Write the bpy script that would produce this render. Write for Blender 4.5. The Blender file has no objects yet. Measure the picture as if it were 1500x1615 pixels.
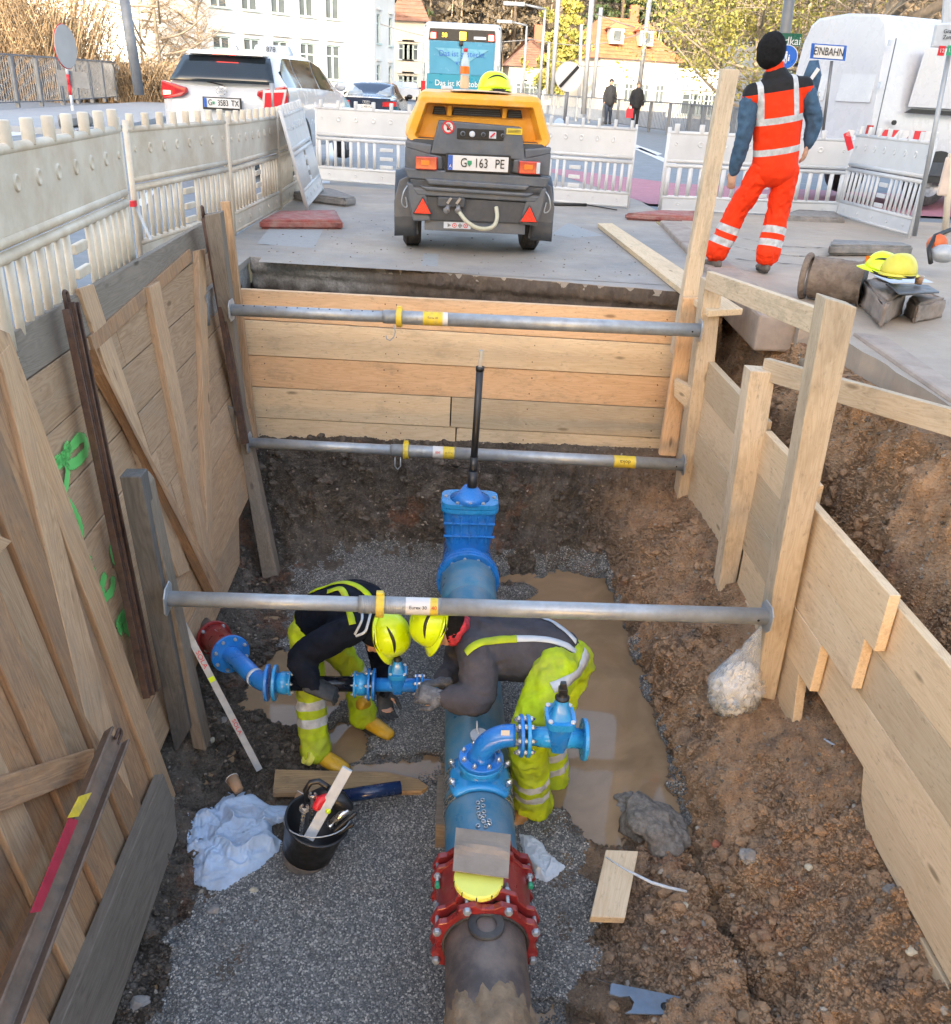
import bpy, bmesh, math, random
import numpy as np
from mathutils import Vector, Matrix
R = math.radians
S = bpy.context.scene
COL = S.collection
rng = random.Random(7)
# ------------------------------------------------------------------ camera
TH = math.atan(671/1400); ROLL = .05; YAW = .0535
Fw = Vector((math.sin(YAW)*math.cos(TH), math.cos(YAW)*math.cos(TH), -math.sin(TH)))
R0 = Vector((math.cos(YAW), -math.sin(YAW), 0)); D0 = Fw.cross(R0)
Rt = R0*math.cos(ROLL) - D0*math.sin(ROLL); Dn = R0*math.sin(ROLL) + D0*math.cos(ROLL)
CAM = Vector((0, 0, 1.4))
cam = bpy.data.objects.new('camera', bpy.data.cameras.new('camera')); COL.objects.link(cam)
cam.data.sensor_fit = 'HORIZONTAL'; cam.data.sensor_width = 36; cam.data.lens = 36*1400/1500
cam.data.clip_start = .05; cam.data.clip_end = 1500
m = Matrix((Rt, -Dn, -Fw)).transposed().to_4x4(); m.translation = CAM
cam.matrix_world = m; S.camera = cam
# ------------------------------------------------------------------ light
SUN_EL, SUN_AZ = 17, 10          # sun behind the camera, slightly to its left; travels towards +Y
W = bpy.data.worlds.new('World'); S.world = W; W.use_nodes = True
nt = W.node_tree; bg = nt.nodes['Background']
sky = nt.nodes.new('ShaderNodeTexSky'); sky.sky_type = 'NISHITA'; sky.sun_disc = False
sky.sun_elevation = R(SUN_EL); sky.sun_rotation = R(180+SUN_AZ); sky.air_density = 1.0; sky.dust_density = 2.2; sky.ozone_density = .7
nt.links.new(sky.outputs[0], bg.inputs[0]); bg.inputs[1].default_value = .15
sl = bpy.data.lights.new('sun', 'SUN'); sl.energy = 1.5; sl.angle = R(.5); sl.color = (1, .93, .82)
so = bpy.data.objects.new('sun', sl); COL.objects.link(so)
sd = Vector((math.sin(R(SUN_AZ))*math.cos(R(SUN_EL)), math.cos(R(SUN_AZ))*math.cos(R(SUN_EL)), -math.sin(R(SUN_EL))))
so.rotation_euler = sd.to_track_quat('-Z', 'Y').to_euler(); so.location = (0, -10, 40)
S.view_settings.view_transform = 'Standard'; S.view_settings.look = 'None'
S.view_settings.exposure = 2.65; S.view_settings.gamma = 1
try:
    S.view_settings.use_white_balance = True
    S.view_settings.white_balance_temperature = 7350; S.view_settings.white_balance_tint = 13
except Exception: pass
try:
    S.cycles.max_bounces = 8; S.cycles.transparent_max_bounces = 12; S.cycles.use_denoising = True
    S.cycles.sample_clamp_indirect = 6
except Exception: pass
# ------------------------------------------------------------------ placing helpers
def ray(x, y): return Fw + Rt*((x-750)/1400) + Dn*((y-807.5)/1400)
def at(x, y, X=None, Y=None, Z=None, D=None):
    r = ray(x, y)
    if Z is not None: t = (Z-CAM.z)/r.z
    elif Y is not None: t = (Y-CAM.y)/r.y
    elif X is not None: t = (X-CAM.x)/r.x
    else: t = D
    return CAM + r*t
def on(x, y, P, N):
    r = ray(x, y); return CAM + r*((P-CAM).dot(N)/r.dot(N))
OFF = {}
def tag(o, label=None, cat=None, group=None, kind=None):
    if label: o['label'] = label
    if cat: o['category'] = cat
    if group: o['group'] = group
    if kind: o['kind'] = kind
    return o
def thing(name, label, cat, loc=(0, 0, 0), rz=None, group=None, mat=None):
    o = bpy.data.objects.new(name, None); COL.objects.link(o); o.empty_display_size = .1
    o.location = loc; tag(o, label, cat, group)
    OFF[o] = Vector(loc)
    if rz is not None: o.rotation_euler = (0, 0, rz); OFF[o] = Vector((0, 0, 0))
    if mat is not None: o.matrix_world = mat; OFF[o] = Vector((0, 0, 0))
    return o
def frame(d, up=(0, 0, 1)):
    d = Vector(d).normalized(); up = Vector(up)
    if abs(d.dot(up.normalized())) > .98: up = Vector((1, 0, 0)) if abs(d.x) < .9 else Vector((0, 1, 0))
    a = up.cross(d).normalized(); b = d.cross(a).normalized()
    return a, b, d
class G:
    def __init__(s): s.v = []; s.f = []; s.m = []; s.s = []
    def add(s, vs, fs, m=0, sm=False):
        k = len(s.v); s.v += [tuple(v) for v in vs]
        for f in fs: s.f.append(tuple(i+k for i in f)); s.m.append(m); s.s.append(sm)
        return s
    def box(s, c, d, m=0, rot=None, taper=None):
        c = Vector(c); hx, hy, hz = d[0]/2, d[1]/2, d[2]/2; vs = []
        for z in (-1, 1):
            tx = taper if (taper and z > 0) else 1
            for x, y in ((-1, -1), (1, -1), (1, 1), (-1, 1)):
                p = Vector((x*hx*tx, y*hy*tx, z*hz))
                if rot is not None: p = rot @ p
                vs.append(c+p)
        return s.add(vs, [(3, 2, 1, 0), (4, 5, 6, 7), (0, 1, 5, 4), (1, 2, 6, 5), (2, 3, 7, 6), (3, 0, 4, 7)], m)
    def bar(s, p0, p1, w, h, m=0, up=(0, 0, 1)):
        p0 = Vector(p0); p1 = Vector(p1); a, b, d = frame(p1-p0, up)
        vs = [p+a*(w/2*x)+b*(h/2*y) for p in (p0, p1) for x, y in ((-1, -1), (1, -1), (1, 1), (-1, 1))]
        return s.add(vs, [(3, 2, 1, 0), (4, 5, 6, 7), (0, 1, 5, 4), (1, 2, 6, 5), (2, 3, 7, 6), (3, 0, 4, 7)], m)
    def tube(s, path, r, n=12, m=0, cap=True, sm=True, round_=False, up=None, r2=None):
        path = [Vector(p) for p in path]; k = len(path)
        rs = list(r) if hasattr(r, '__len__') else [r]*k
        r2s = rs if r2 is None else (list(r2) if hasattr(r2, '__len__') else [r2]*k)
        if round_:
            e0 = (path[0]-path[1]).normalized(); e1 = (path[-1]-path[-2]).normalized(); a0, a1 = min(rs[0], r2s[0]), min(rs[-1], r2s[-1])
            pre = [(path[0]+e0*a0*t, c) for t, c in ((.97, .22), (.75, .66), (.4, .92))]; post = [(path[-1]+e1*a1*t, c) for t, c in ((.4, .92), (.75, .66), (.97, .22))]
            rs = [rs[0]*c for _, c in pre]+rs+[rs[-1]*c for _, c in post]; r2s = [r2s[0]*c for _, c in pre]+r2s+[r2s[-1]*c for _, c in post]
            path = [p for p, _ in pre]+path+[p for p, _ in post]; k = len(path)
        vs = []; a = None
        for i, p in enumerate(path):
            d = (path[min(i+1, k-1)]-path[max(i-1, 0)]).normalized()
            if up is not None: b = Vector(up); b = (b-d*b.dot(d)).normalized(); a = b.cross(d).normalized()
            elif a is None: a, b, _ = frame(d)
            else:
                a = (a-d*a.dot(d)).normalized(); b = d.cross(a).normalized()
            if up is None: b = d.cross(a).normalized()
            for j in range(n):
                t = 2*math.pi*j/n; vs.append(p+a*(rs[i]*math.cos(t))+b*(r2s[i]*math.sin(t)))
        fs = [(i*n+j, i*n+(j+1) % n, (i+1)*n+(j+1) % n, (i+1)*n+j) for i in range(k-1) for j in range(n)]
        s.add(vs, fs, m, sm)
        if cap:
            q = len(s.v)-len(vs)
            s.f.append(tuple(q+j for j in reversed(range(n)))); s.m.append(m); s.s.append(sm and round_)
            s.f.append(tuple(q+(k-1)*n+j for j in range(n))); s.m.append(m); s.s.append(sm and round_)
        return s
    def cyl(s, p0, p1, r, r1=None, n=20, m=0, sm=True): return s.tube([p0, p1], [r, r if r1 is None else r1], n, m, True, sm)
    def lathe(s, prof, o, ax=(0, 0, 1), n=24, m=0, sm=False, squash=1.):
        o = Vector(o); a, b, d = frame(ax); vs = []
        for r, h in prof:
            for j in range(n):
                t = 2*math.pi*j/n; vs.append(o+d*h+a*(r*math.cos(t))+b*(r*math.sin(t)*squash))
        k = len(prof)
        s.add(vs, [(i*n+j, i*n+(j+1) % n, (i+1)*n+(j+1) % n, (i+1)*n+j) for i in range(k-1) for j in range(n)], m, sm); return s
    def prism(s, poly, vec, m=0):
        poly = [Vector(p) for p in poly]; vec = Vector(vec); n = len(poly)
        s.add([p for p in poly]+[p+vec for p in poly], [tuple(range(n)), tuple(n+j for j in reversed(range(n)))]+[(j, n+j, n+(j+1) % n, (j+1) % n) for j in range(n)], m); return s
    def sph(s, c, r, n=14, m=0, rot=None, sm=True, lo=-1., hi=1.):
        c = Vector(c); r = Vector(r) if hasattr(r, '__len__') else Vector((r, r, r)); k = n//2+1; vs = []
        for i in range(k):
            ph = math.asin(lo)+(math.asin(hi)-math.asin(lo))*i/(k-1)
            for j in range(n):
                t = 2*math.pi*j/n; p = Vector((r.x*math.cos(ph)*math.cos(t), r.y*math.cos(ph)*math.sin(t), r.z*math.sin(ph)))
                if rot is not None: p = rot @ p
                vs.append(c+p)
        s.add(vs, [(i*n+j, i*n+(j+1) % n, (i+1)*n+(j+1) % n, (i+1)*n+j) for i in range(k-1) for j in range(n)], m, sm); return s
    def grid(s, pts, m=0, sm=True, closed=False):     # pts[i][j]
        a, b = len(pts), len(pts[0])
        s.add([p for row in pts for p in row], [(i*b+j, i*b+(j+1) % b, (i+1)*b+(j+1) % b, (i+1)*b+j) for i in range(a-1) for j in range(b if closed else b-1)], m, sm); return s
def mesh_of(g, mats, off=Vector((0, 0, 0)), fix=True):
    me = bpy.data.meshes.new('m'); me.from_pydata([(v[0]-off[0], v[1]-off[1], v[2]-off[2]) for v in g.v], [], g.f)
    for mt in (mats if isinstance(mats, (list, tuple)) else [mats]): me.materials.append(mt)
    me.polygons.foreach_set('material_index', g.m); me.polygons.foreach_set('use_smooth', g.s)
    if fix:
        bm = bmesh.new(); bm.from_mesh(me); bmesh.ops.recalc_face_normals(bm, faces=bm.faces); bm.to_mesh(me); bm.free()
    me.update(); return me
def link(name, me, parent=None, loc=(0, 0, 0), bevel=0, **k):
    o = bpy.data.objects.new(name, me); me.name = name; COL.objects.link(o); o.location = loc
    if parent is not None: o.parent = parent; OFF[o] = OFF[parent]
    if bevel:
        b = o.modifiers.new('bevel', 'BEVEL'); b.width = bevel; b.segments = 2; b.limit_method = 'ANGLE'; b.angle_limit = R(35)
    tag(o, **k); return o
def O(name, g, mats, parent=None, bevel=0, fix=True, **k):
    if parent is not None: return link(name, mesh_of(g, mats, OFF[parent], fix), parent, bevel=bevel, **k)
    a = np.array(g.v); lo, hi = a.min(0), a.max(0); c = Vector(((lo[0]+hi[0])/2, (lo[1]+hi[1])/2, lo[2]))
    o = link(name, mesh_of(g, mats, c, fix), None, c, bevel, **k); OFF[o] = c; return o
def copy_tree(o, parent=None):
    c = o.copy(); COL.objects.link(c); OFF[c] = OFF.get(o, Vector((0, 0, 0)))
    if parent is not None: c.parent = parent
    for ch in list(o.children): copy_tree(ch, c)
    return c
def board(name, poly, vec, mat, parent=None, grain=None, bevel=.004, **k):
    """prism with its own frame: local X runs along the grain"""
    poly = [Vector(p) for p in poly]; vec = Vector(vec); o = sum(poly, Vector())/len(poly)
    nrm = vec.normalized(); gx = Vector(grain) if grain is not None else poly[1]-poly[0]
    gx = (gx-nrm*gx.dot(nrm)).normalized(); gy = nrm.cross(gx)
    m3 = Matrix((gx, gy, nrm)).transposed(); mi = m3.transposed()
    g = G(); g.prism([mi @ (p-o) for p in poly], mi @ vec)
    ob = link(name, mesh_of(g, mat), parent, bevel=bevel, **k); ob.parent = parent
    M = m3.to_4x4(); M.translation = o-(OFF[parent] if parent is not None else Vector((0, 0, 0)))
    ob.matrix_basis = M; OFF[ob] = Vector((0, 0, 0)); return ob
def beam(name, p0, p1, w, h, mat, parent=None, up=(0, 0, 1), bevel=.004, **k):
    p0 = Vector(p0); p1 = Vector(p1); a, b, d = frame(p1-p0, up)
    return board(name, [p0-a*w/2-b*h/2, p0+a*w/2-b*h/2, p1+a*w/2-b*h/2, p1-a*w/2-b*h/2], b*h, mat, parent, grain=d, bevel=bevel, **k)
# ------------------------------------------------------------------ numpy noise
def _h(i, j, k, s):
    n = (i*374761393+j*668265263+k*2147483647+s*974711) & 0xffffffff
    n = ((n ^ (n >> 13))*1274126177) & 0xffffffff
    return ((n ^ (n >> 16)) & 0xffff)/65535.*2-1
def vnoise(p, s=0):
    p = np.asarray(p, dtype=float); i = np.floor(p).astype(np.int64); f = p-i; f = f*f*(3-2*f); out = 0
    for a in (0, 1):
        for b in (0, 1):
            for c in (0, 1):
                w = (f[..., 0] if a else 1-f[..., 0])*(f[..., 1] if b else 1-f[..., 1])*(f[..., 2] if c else 1-f[..., 2])
                out = out+w*_h(i[..., 0]+a, i[..., 1]+b, i[..., 2]+c, s)
    return out
def fbm(p, sc, oct=4, s=0, rough=.5):
    p = np.asarray(p, dtype=float)*sc; a = 1; o = 0; t = 0
    for q in range(oct): o = o+a*vnoise(p+q*17.3, s+q); t += a; a *= rough; p = p*2.03
    return o/t
# ------------------------------------------------------------------ materials
def nmat(name):
    m = bpy.data.materials.new(name); m.use_nodes = True; t = m.node_tree; return m, t, t.nodes['Principled BSDF'], t.nodes.new, t.links.new
def c4(c): return (*c, 1) if len(c) == 3 else c
def mixc(t, fac, a, b, mode='MIX'):
    n = t.nodes.new('ShaderNodeMix'); n.data_type = 'RGBA'; n.blend_type = mode
    for s_, v in ((0, fac), (6, a), (7, b)):
        if hasattr(v, 'links'): t.links.new(v, n.inputs[s_])
        else: n.inputs[s_].default_value = v if s_ == 0 else c4(v)
    return n.outputs[2]
def noise(t, co, scale, detail=4, rough=.5, out=0, dist=0):
    n = t.nodes.new('ShaderNodeTexNoise'); n.inputs['Scale'].default_value = scale; n.inputs['Detail'].default_value = detail; n.inputs['Roughness'].default_value = rough; n.inputs['Distortion'].default_value = dist
    if co is not None: t.links.new(co, n.inputs['Vector'])
    return n.outputs[out]
def ramp(t, fac, st):
    n = t.nodes.new('ShaderNodeValToRGB'); t.links.new(fac, n.inputs[0]); e = n.color_ramp.elements
    while len(e) < len(st): e.new(.5)
    for q, (p, c) in zip(e, st): q.position = p; q.color = c4(c) if hasattr(c, '__len__') else (c, c, c, 1)
    return n.outputs[0]
def coord(t, kind='Object', sc=None):
    n = t.nodes.new('ShaderNodeTexCoord'); o = n.outputs[kind]
    if kind == 'World': o = t.nodes.new('ShaderNodeNewGeometry').outputs['Position']
    if sc is not None:
        mp = t.nodes.new('ShaderNodeMapping'); mp.inputs['Scale'].default_value = sc; t.links.new(o, mp.inputs[0]); o = mp.outputs[0]
    return o
def wpos(t, sc=None):
    o = t.nodes.new('ShaderNodeNewGeometry').outputs['Position']
    if sc is not None:
        mp = t.nodes.new('ShaderNodeMapping'); mp.inputs['Scale'].default_value = sc; t.links.new(o, mp.inputs[0]); o = mp.outputs[0]
    return o
def bump(t, b, h, strength=.3, dist=.01):
    n = t.nodes.new('ShaderNodeBump'); n.inputs['Strength'].default_value = strength; n.inputs['Distance'].default_value = dist
    t.links.new(h, n.inputs['Height']); t.links.new(n.outputs[0], b.inputs['Normal']); return n
def math_(t, op, a, b=None):
    n = t.nodes.new('ShaderNodeMath'); n.operation = op
    for i, v in enumerate((a, b)):
        if v is None: continue
        if hasattr(v, 'links'): t.links.new(v, n.inputs[i])
        else: n.inputs[i].default_value = v
    return n.outputs[0]
def simple(name, col, rough=.6, metal=0, var=.25, sc=9, dirt=None, dirt_amt=.35, dirt_sc=5, bmp=.12, bsc=60, bdist=.002, coat=0, spec=None, emit=None):
    m, t, b, N, L = nmat(name); co = wpos(t)
    n1 = noise(t, co, sc, 5, .6); dk = tuple(c*(1-var) for c in col); lt = tuple(min(1, c*(1+var*.6)) for c in col)
    c = ramp(t, n1, [(.3, dk), (.7, lt)])
    if dirt is not None:
        n2 = noise(t, co, dirt_sc, 6, .7); f = ramp(t, n2, [(.62-dirt_amt*.5, 0), (.72, 1)]); f = math_(t, 'MULTIPLY', f, min(1, dirt_amt*1.6)); c = mixc(t, f, c, dirt)
    L(c, b.inputs['Base Color']); b.inputs['Metallic'].default_value = metal
    r = ramp(t, noise(t, co, sc*2.3, 4), [(.3, max(0, rough-.12)), (.7, min(1, rough+.1))]); L(r, b.inputs['Roughness'])
    if bmp: bump(t, b, noise(t, co, bsc, 4), bmp, bdist)
    if coat: b.inputs['Coat Weight'].default_value = coat; b.inputs['Coat Roughness'].default_value = .08
    if spec is not None: b.inputs['Specular IOR Level'].default_value = spec
    if emit: b.inputs['Emission Color'].default_value = c4(emit[0]); b.inputs['Emission Strength'].default_value = emit[1]
    return m
def wood(name, lt, dk, dirt=None, dirt_amt=0, grain=26, knots=True, rough=.75, var=.3, wet=None):
    m, t, b, N, L = nmat(name); oc = coord(t)
    inf = N('ShaderNodeObjectInfo'); rnd = inf.outputs['Random']
    off = N('ShaderNodeVectorMath'); off.operation = 'ADD'; L(oc, off.inputs[0])
    cb = N('ShaderNodeCombineXYZ'); L(math_(t, 'MULTIPLY', rnd, 37.), cb.inputs[0]); L(math_(t, 'MULTIPLY', rnd, 91.), cb.inputs[1]); L(math_(t, 'MULTIPLY', rnd, 13.), cb.inputs[2])
    L(cb.outputs[0], off.inputs[1]); p = off.outputs[0]
    def mp(s_):
        q = N('ShaderNodeMapping'); q.inputs['Scale'].default_value = s_; L(p, q.inputs[0]); return q.outputs[0]
    # growth rings: stretched along the board
    rings = noise(t, mp((.5, 5, 5)), 2.2, 2, .5, dist=.6)
    w = math_(t, 'FRACT', math_(t, 'MULTIPLY', rings, grain*.55)); w = math_(t, 'ABSOLUTE', math_(t, 'SUBTRACT', w, .5))
    fine = noise(t, mp((4, 130, 130)), 1, 5, .7)
    big = noise(t, mp((1.2, 3, 3)), 1.1, 4, .6)
    f = math_(t, 'ADD', math_(t, 'MULTIPLY', w, .6), math_(t, 'MULTIPLY', fine, .7)); f = math_(t, 'ADD', f, math_(t, 'MULTIPLY', big, .55)); f = math_(t, 'SUBTRACT', f, .4)
    c = ramp(t, f, [(.18, lt), (.8, dk)])
    tone = ramp(t, rnd, [(0, tuple(1-var*.9 for _ in range(3))), (.5, (1, 1, 1)), (1, (1+.0*var, 1-.18*var, 1-.4*var))])
    c = mixc(t, 1., c, tone, 'MULTIPLY')
    if knots:
        v = N('ShaderNodeTexVoronoi'); L(mp((2.2, 7.5, 7.5)), v.inputs['Vector']); v.inputs['Scale'].default_value = 1.; v.inputs['Randomness'].default_value = 1
        k = ramp(t, v.outputs['Distance'], [(.06, 1), (.13, 0)]); kk = ramp(t, v.outputs['Color'], [(.45, 0), (.5, 1)])
        c = mixc(t, math_(t, 'MULTIPLY', math_(t, 'MULTIPLY', k, kk), .8), c, tuple(x*.4 for x in dk))
    if dirt is not None:
        d1 = noise(t, mp((1.6, 4, 4)), 1.6, 7, .72); d = ramp(t, d1, [(.6-dirt_amt*.35, 0), (.75, 1)]); c = mixc(t, math_(t, 'MULTIPLY', d, .85), c, dirt)
        d3 = ramp(t, noise(t, mp((14, 40, 40)), 1.3, 6, .75), [(.56, 0), (.7, .7)]); c = mixc(t, math_(t, 'MULTIPLY', d3, .8), c, tuple(x*.55 for x in dirt))
    if wet:   # mud splashed up the foot of the shoring: (height, colour)
        z = N('ShaderNodeSeparateXYZ'); L(wpos(t), z.inputs[0]); zz = math_(t, 'ADD', z.outputs[2], math_(t, 'MULTIPLY', noise(t, wpos(t), 6, 5), .5))
        mr = N('ShaderNodeMapRange'); L(zz, mr.inputs[0]); mr.inputs[1].default_value = wet[0]; mr.inputs[2].default_value = wet[0]+.45; mr.inputs[3].default_value = .85; mr.inputs[4].default_value = 0
        c = mixc(t, mr.outputs[0], c, wet[1])
    L(c, b.inputs['Base Color']); b.inputs['Roughness'].default_value = rough; b.inputs['Specular IOR Level'].default_value = .25
    bump(t, b, math_(t, 'ADD', fine, math_(t, 'MULTIPLY', w, .5)), .35, .003); return m
MT = {}
def mt(k): return MT[k]
MUD = (.20, .135, .085)
MT['pine'] = wood('new_pine', (.70, .50, .33), (.54, .34, .20), (.35, .26, .17), .12)
MT['pine_pale'] = wood('pale_pine', (.70, .58, .42), (.56, .42, .27), (.38, .31, .22), .16)
MT['pine_side'] = wood('fresh_cut_pine', (.74, .58, .40), (.60, .43, .26), (.45, .30, .20), .10, wet=(-1.75, (.36, .22, .11)))
MT['pine_post'] = wood('pine_post', (.66, .54, .40), (.50, .37, .24), (.30, .24, .17), .3, wet=(-2.0, (.36, .22, .10)))
MT['pine_old'] = wood('weathered_pine', (.50, .335, .21), (.28, .165, .09), (.32, .235, .165), .35, wet=(-2.15, (.19, .14, .10)))
MT['pine_grey'] = wood('grey_weathered_timber', (.23, .195, .16), (.11, .09, .072), (.2, .17, .14), .5, wet=(-2.2, (.12, .09, .07)))
MT['pine_dark'] = wood('dark_old_timber', (.13, .125, .12), (.06, .058, .055), (.18, .16, .14), .35)
MT['pine_warm'] = wood('warm_brown_board', (.44, .26, .145), (.24, .125, .065), (.17, .13, .1), .5, wet=(-2.2, (.16, .12, .09)))
MT['galv'] = simple('galvanised_steel', (.36, .40, .44), .42, .4, .22, 14, (.33, .32, .30), .3, 9, .15, 90)
MT['steel'] = simple('bright_steel', (.6, .6, .6), .3, .9, .15, 30)
MT['rust'] = simple('rusty_dark_steel', (.075, .05, .045), .62, .45, .45, 18, (.13, .07, .045), .5, 12, .4, 70, .003)
MT['rust_lt'] = simple('worn_steel_rail', (.17, .125, .10), .55, .5, .4, 12, (.24, .15, .10), .5, 9, .3, 70, .003)
MT['blue'] = simple('blue_epoxy_coating', (.006, .19, .60), .3, 0, .22, 6, (.16, .19, .22), .18, 16, .15, 45, .002, coat=.3)
MT['blue_lt'] = simple('light_blue_coating', (.01, .28, .64), .32, 0, .2, 8, (.18, .21, .23), .16, 16, .15, 45, .002, coat=.3)
MT['pipe_blue'] = simple('blue_plastic_pipe', (.045, .21, .35), .38, 0, .3, 3.5, (.22, .22, .20), .42, 7, .1, 50)
MT['pipe_brown'] = simple('old_iron_pipe', (.10, .082, .078), .6, .2, .4, 6, (.22, .16, .12), .4, 6, .4, 40, .004)
MT['red'] = simple('red_coated_iron', (.25, .022, .022), .36, 0, .3, 8, (.22, .12, .10), .2, 14, .15, 40, .002, coat=.2)
MT['black'] = simple('black_plastic', (.014, .015, .018), .4, 0, .3, 9, (.09, .09, .09), .15)
MT['rubber'] = simple('black_rubber', (.025, .025, .027), .75, 0, .3, 9, (.12, .11, .10), .4)
MT['pe'] = simple('black_pe_pipe', (.008, .009, .014), .22, 0, .2, 5)
MT['hiviz'] = simple('hi_vis_yellow_fabric', (.43, .57, .02), .65, 0, .25, 10, (.27, .29, .08), .42, 7, .4, 30, .004, spec=.12)
MT['helmet'] = simple('hi_vis_helmet_plastic', (.62, .82, .012), .33, 0, .1, 9, (.5, .6, .12), .15, 14, .05, coat=.3)
MT['navy'] = simple('dark_navy_fabric', (.007, .010, .018), .85, 0, .4, 9, bmp=.5, bsc=28, bdist=.004, spec=.12)
MT['shirt'] = simple('grey_brown_sweater', (.068, .066, .078), .9, 0, .25, 9, (.14, .12, .115), .2, 8, .5, 30, .004, spec=.12)
MT['glove'] = simple('grey_work_glove', (.085, .095, .115), .7, 0, .35, 30, (.3, .3, .3), .25, 30, .3, 90)
MT['glove_b'] = simple('dark_work_glove', (.03, .035, .04), .7, 0, .35, 30)
MT['reflect'] = simple('silver_reflective_tape', (.55, .57, .58), .45, .15, .18, 25, (.38, .38, .36), .3)
MT['boot'] = simple('yellow_rubber_boot', (.60, .34, .02), .42, 0, .25, 9, (.22, .15, .08), .3, 12)
MT['boot_br'] = simple('brown_leather_boot', (.36, .17, .05), .5, 0, .35, 9, (.14, .09, .06), .4, 12)
MT['sole'] = simple('dark_sole', (.03, .027, .022), .8)
MT['skin'] = simple('skin', (.50, .28, .19), .5, 0, .12, 30, bmp=.05)
MT['orange'] = simple('orange_hi_vis_fabric', (.80, .045, .012), .7, 0, .12, 9, bmp=.5, bsc=24, bdist=.005, spec=.12)
MT['blackfab'] = simple('black_fabric', (.013, .013, .014), .92, 0, .3, 40, bmp=.6, bsc=120, bdist=.003, spec=.12)
MT['denim'] = simple('blue_grey_sleeve_fabric', (.035, .085, .15), .85, 0, .35, 14, bmp=.4, bsc=30, bdist=.004)
MT['shoe'] = simple('dusty_work_shoe', (.13, .11, .095), .8, 0, .3, 20)
MT['redfab'] = simple('red_scarf_fabric', (.55, .04, .06), .8, 0, .5, 40)
MT['plast'] = simple('off_white_barrier_plastic', (.63, .56, .46), .5, 0, .10, 4, (.44, .33, .22), .42, 4.5, .08, 30)
MT['plast2'] = simple('clean_white_barrier_plastic', (.52, .53, .54), .48, 0, .08, 4, (.50, .48, .43), .12, 4.5, .08, 30)
MT['hood'] = simple('orange_yellow_hood_plastic', (.80, .36, .035), .42, 0, .10, 6, (.70, .55, .40), .22, 5, .06, 40)
MT['dgrey'] = simple('dark_grey_plastic_panel', (.088, .105, .13), .5, 0, .2, 8, (.16, .15, .14), .32, 6, .1, 60)
MT['dgrey2'] = simple('charcoal_plastic', (.045, .054, .068), .55, 0, .2, 8, (.12, .11, .10), .22)
MT['whitep'] = simple('white_car_paint', (.54, .56, .59), .22, 0, .03, 3, bmp=0, coat=.6)
MT['vanw'] = simple('white_van_paint', (.50, .52, .56), .3, 0, .04, 3, (.55, .55, .54), .15, 2, 0, coat=.4)
MT['darkblue'] = simple('dark_blue_car_paint', (.012, .022, .05), .2, .3, .1, 3, bmp=0, coat=.8)
MT['white'] = simple('white_print', (.60, .60, .60), .45, 0, .04, 6, bmp=0)
MT['whitebg'] = simple('white_rag', (.50, .56, .63), .85, 0, .12, 8, (.38, .33, .30), .22, 7, .25, 40, .003)
MT['ragblue'] = simple('light_blue_cloth', (.38, .50, .66), .85, 0, .12, 8, (.33, .27, .26), .30, 6, .25, 40, .003)
MT['blk'] = simple('black_print', (.015, .015, .015), .5, bmp=0)
MT['redp'] = simple('red_print', (.6, .02, .03), .4, 0, .1, 9, bmp=0)
MT['redpl'] = simple('faded_red_rubber_foot', (.33, .085, .075), .75, 0, .3, 12, (.35, .27, .23), .45, 9)
MT['greyfoot'] = simple('grey_recycled_foot', (.20, .19, .18), .85, 0, .25, 12, (.36, .32, .28), .4, 9, .4, 50, .004)
MT['yel'] = simple('yellow_paint', (.70, .52, .04), .5, 0, .15, 30, (.35, .28, .18), .35, 25)
MT['lemon'] = simple('pale_yellow_plastic_cap', (.75, .74, .14), .45, 0, .08, 9)
MT['card'] = simple('worn_cardboard', (.28, .225, .18), .8, 0, .2, 9, (.12, .09, .07), .22, 14)
MT['glass'] = simple('dark_window_glass', (.012, .018, .022), .06, 0, .3, 2, bmp=0, spec=.8)
MT['tail'] = simple('tail_light_red', (.42, .012, .015), .18, 0, .3, 30, bmp=0, coat=.5)
MT['amber'] = simple('amber_lens', (.75, .17, .02), .2, 0, .2, 40, bmp=0)
MT['tailon'] = simple('lit_brake_light', (.8, .05, .04), .3, bmp=0, emit=((1, .08, .06), 4))
MT['amberon'] = simple('amber_display', (.5, .3, .02), .3, bmp=0, emit=((1, .6, .05), 1.3))
MT['rim'] = simple('dirty_wheel_rim', (.30, .30, .31), .45, .5, .25, 20)
MT['conc'] = simple('dusty_concrete', (.33, .28, .235), .85, 0, .22, 3, (.44, .36, .29), .5, 2.2, .5, 60, .004)
MT['kerb'] = simple('granite_kerb', (.33, .265, .225), .85, 0, .25, 6, (.42, .33, .26), .45, 4, .6, 45, .006)
MT['stone'] = simple('rough_stone_block', (.27, .225, .195), .9, 0, .35, 8, (.38, .26, .19), .4, 5, .8, 28, .012)
MT['lump'] = simple('broken_concrete_lump', (.20, .185, .17), .95, 0, .5, 35, (.13, .10, .08), .4, 6, 1, 45, .012)
MT['brick'] = simple('brick_fragment', (.36, .12, .07), .9, 0, .3, 20, bmp=.5)
MT['wall'] = simple('white_render', (.72, .70, .66), .9, 0, .06, 1, (.6, .57, .5), .2, .6, .1, 5)
MT['wallb'] = simple('cream_render', (.62, .56, .46), .9, 0, .08, 1, (.5, .45, .37), .2, .6, .1, 5)
MT['wallg'] = simple('grey_render', (.38, .37, .36), .9, 0, .12, 1)
MT['winf'] = simple('house_window_glass', (.10, .12, .13), .15, 0, .3, 1, bmp=0, spec=.6)
MT['trim'] = simple('window_frame_paint', (.5, .62, .60), .6, bmp=0)
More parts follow.
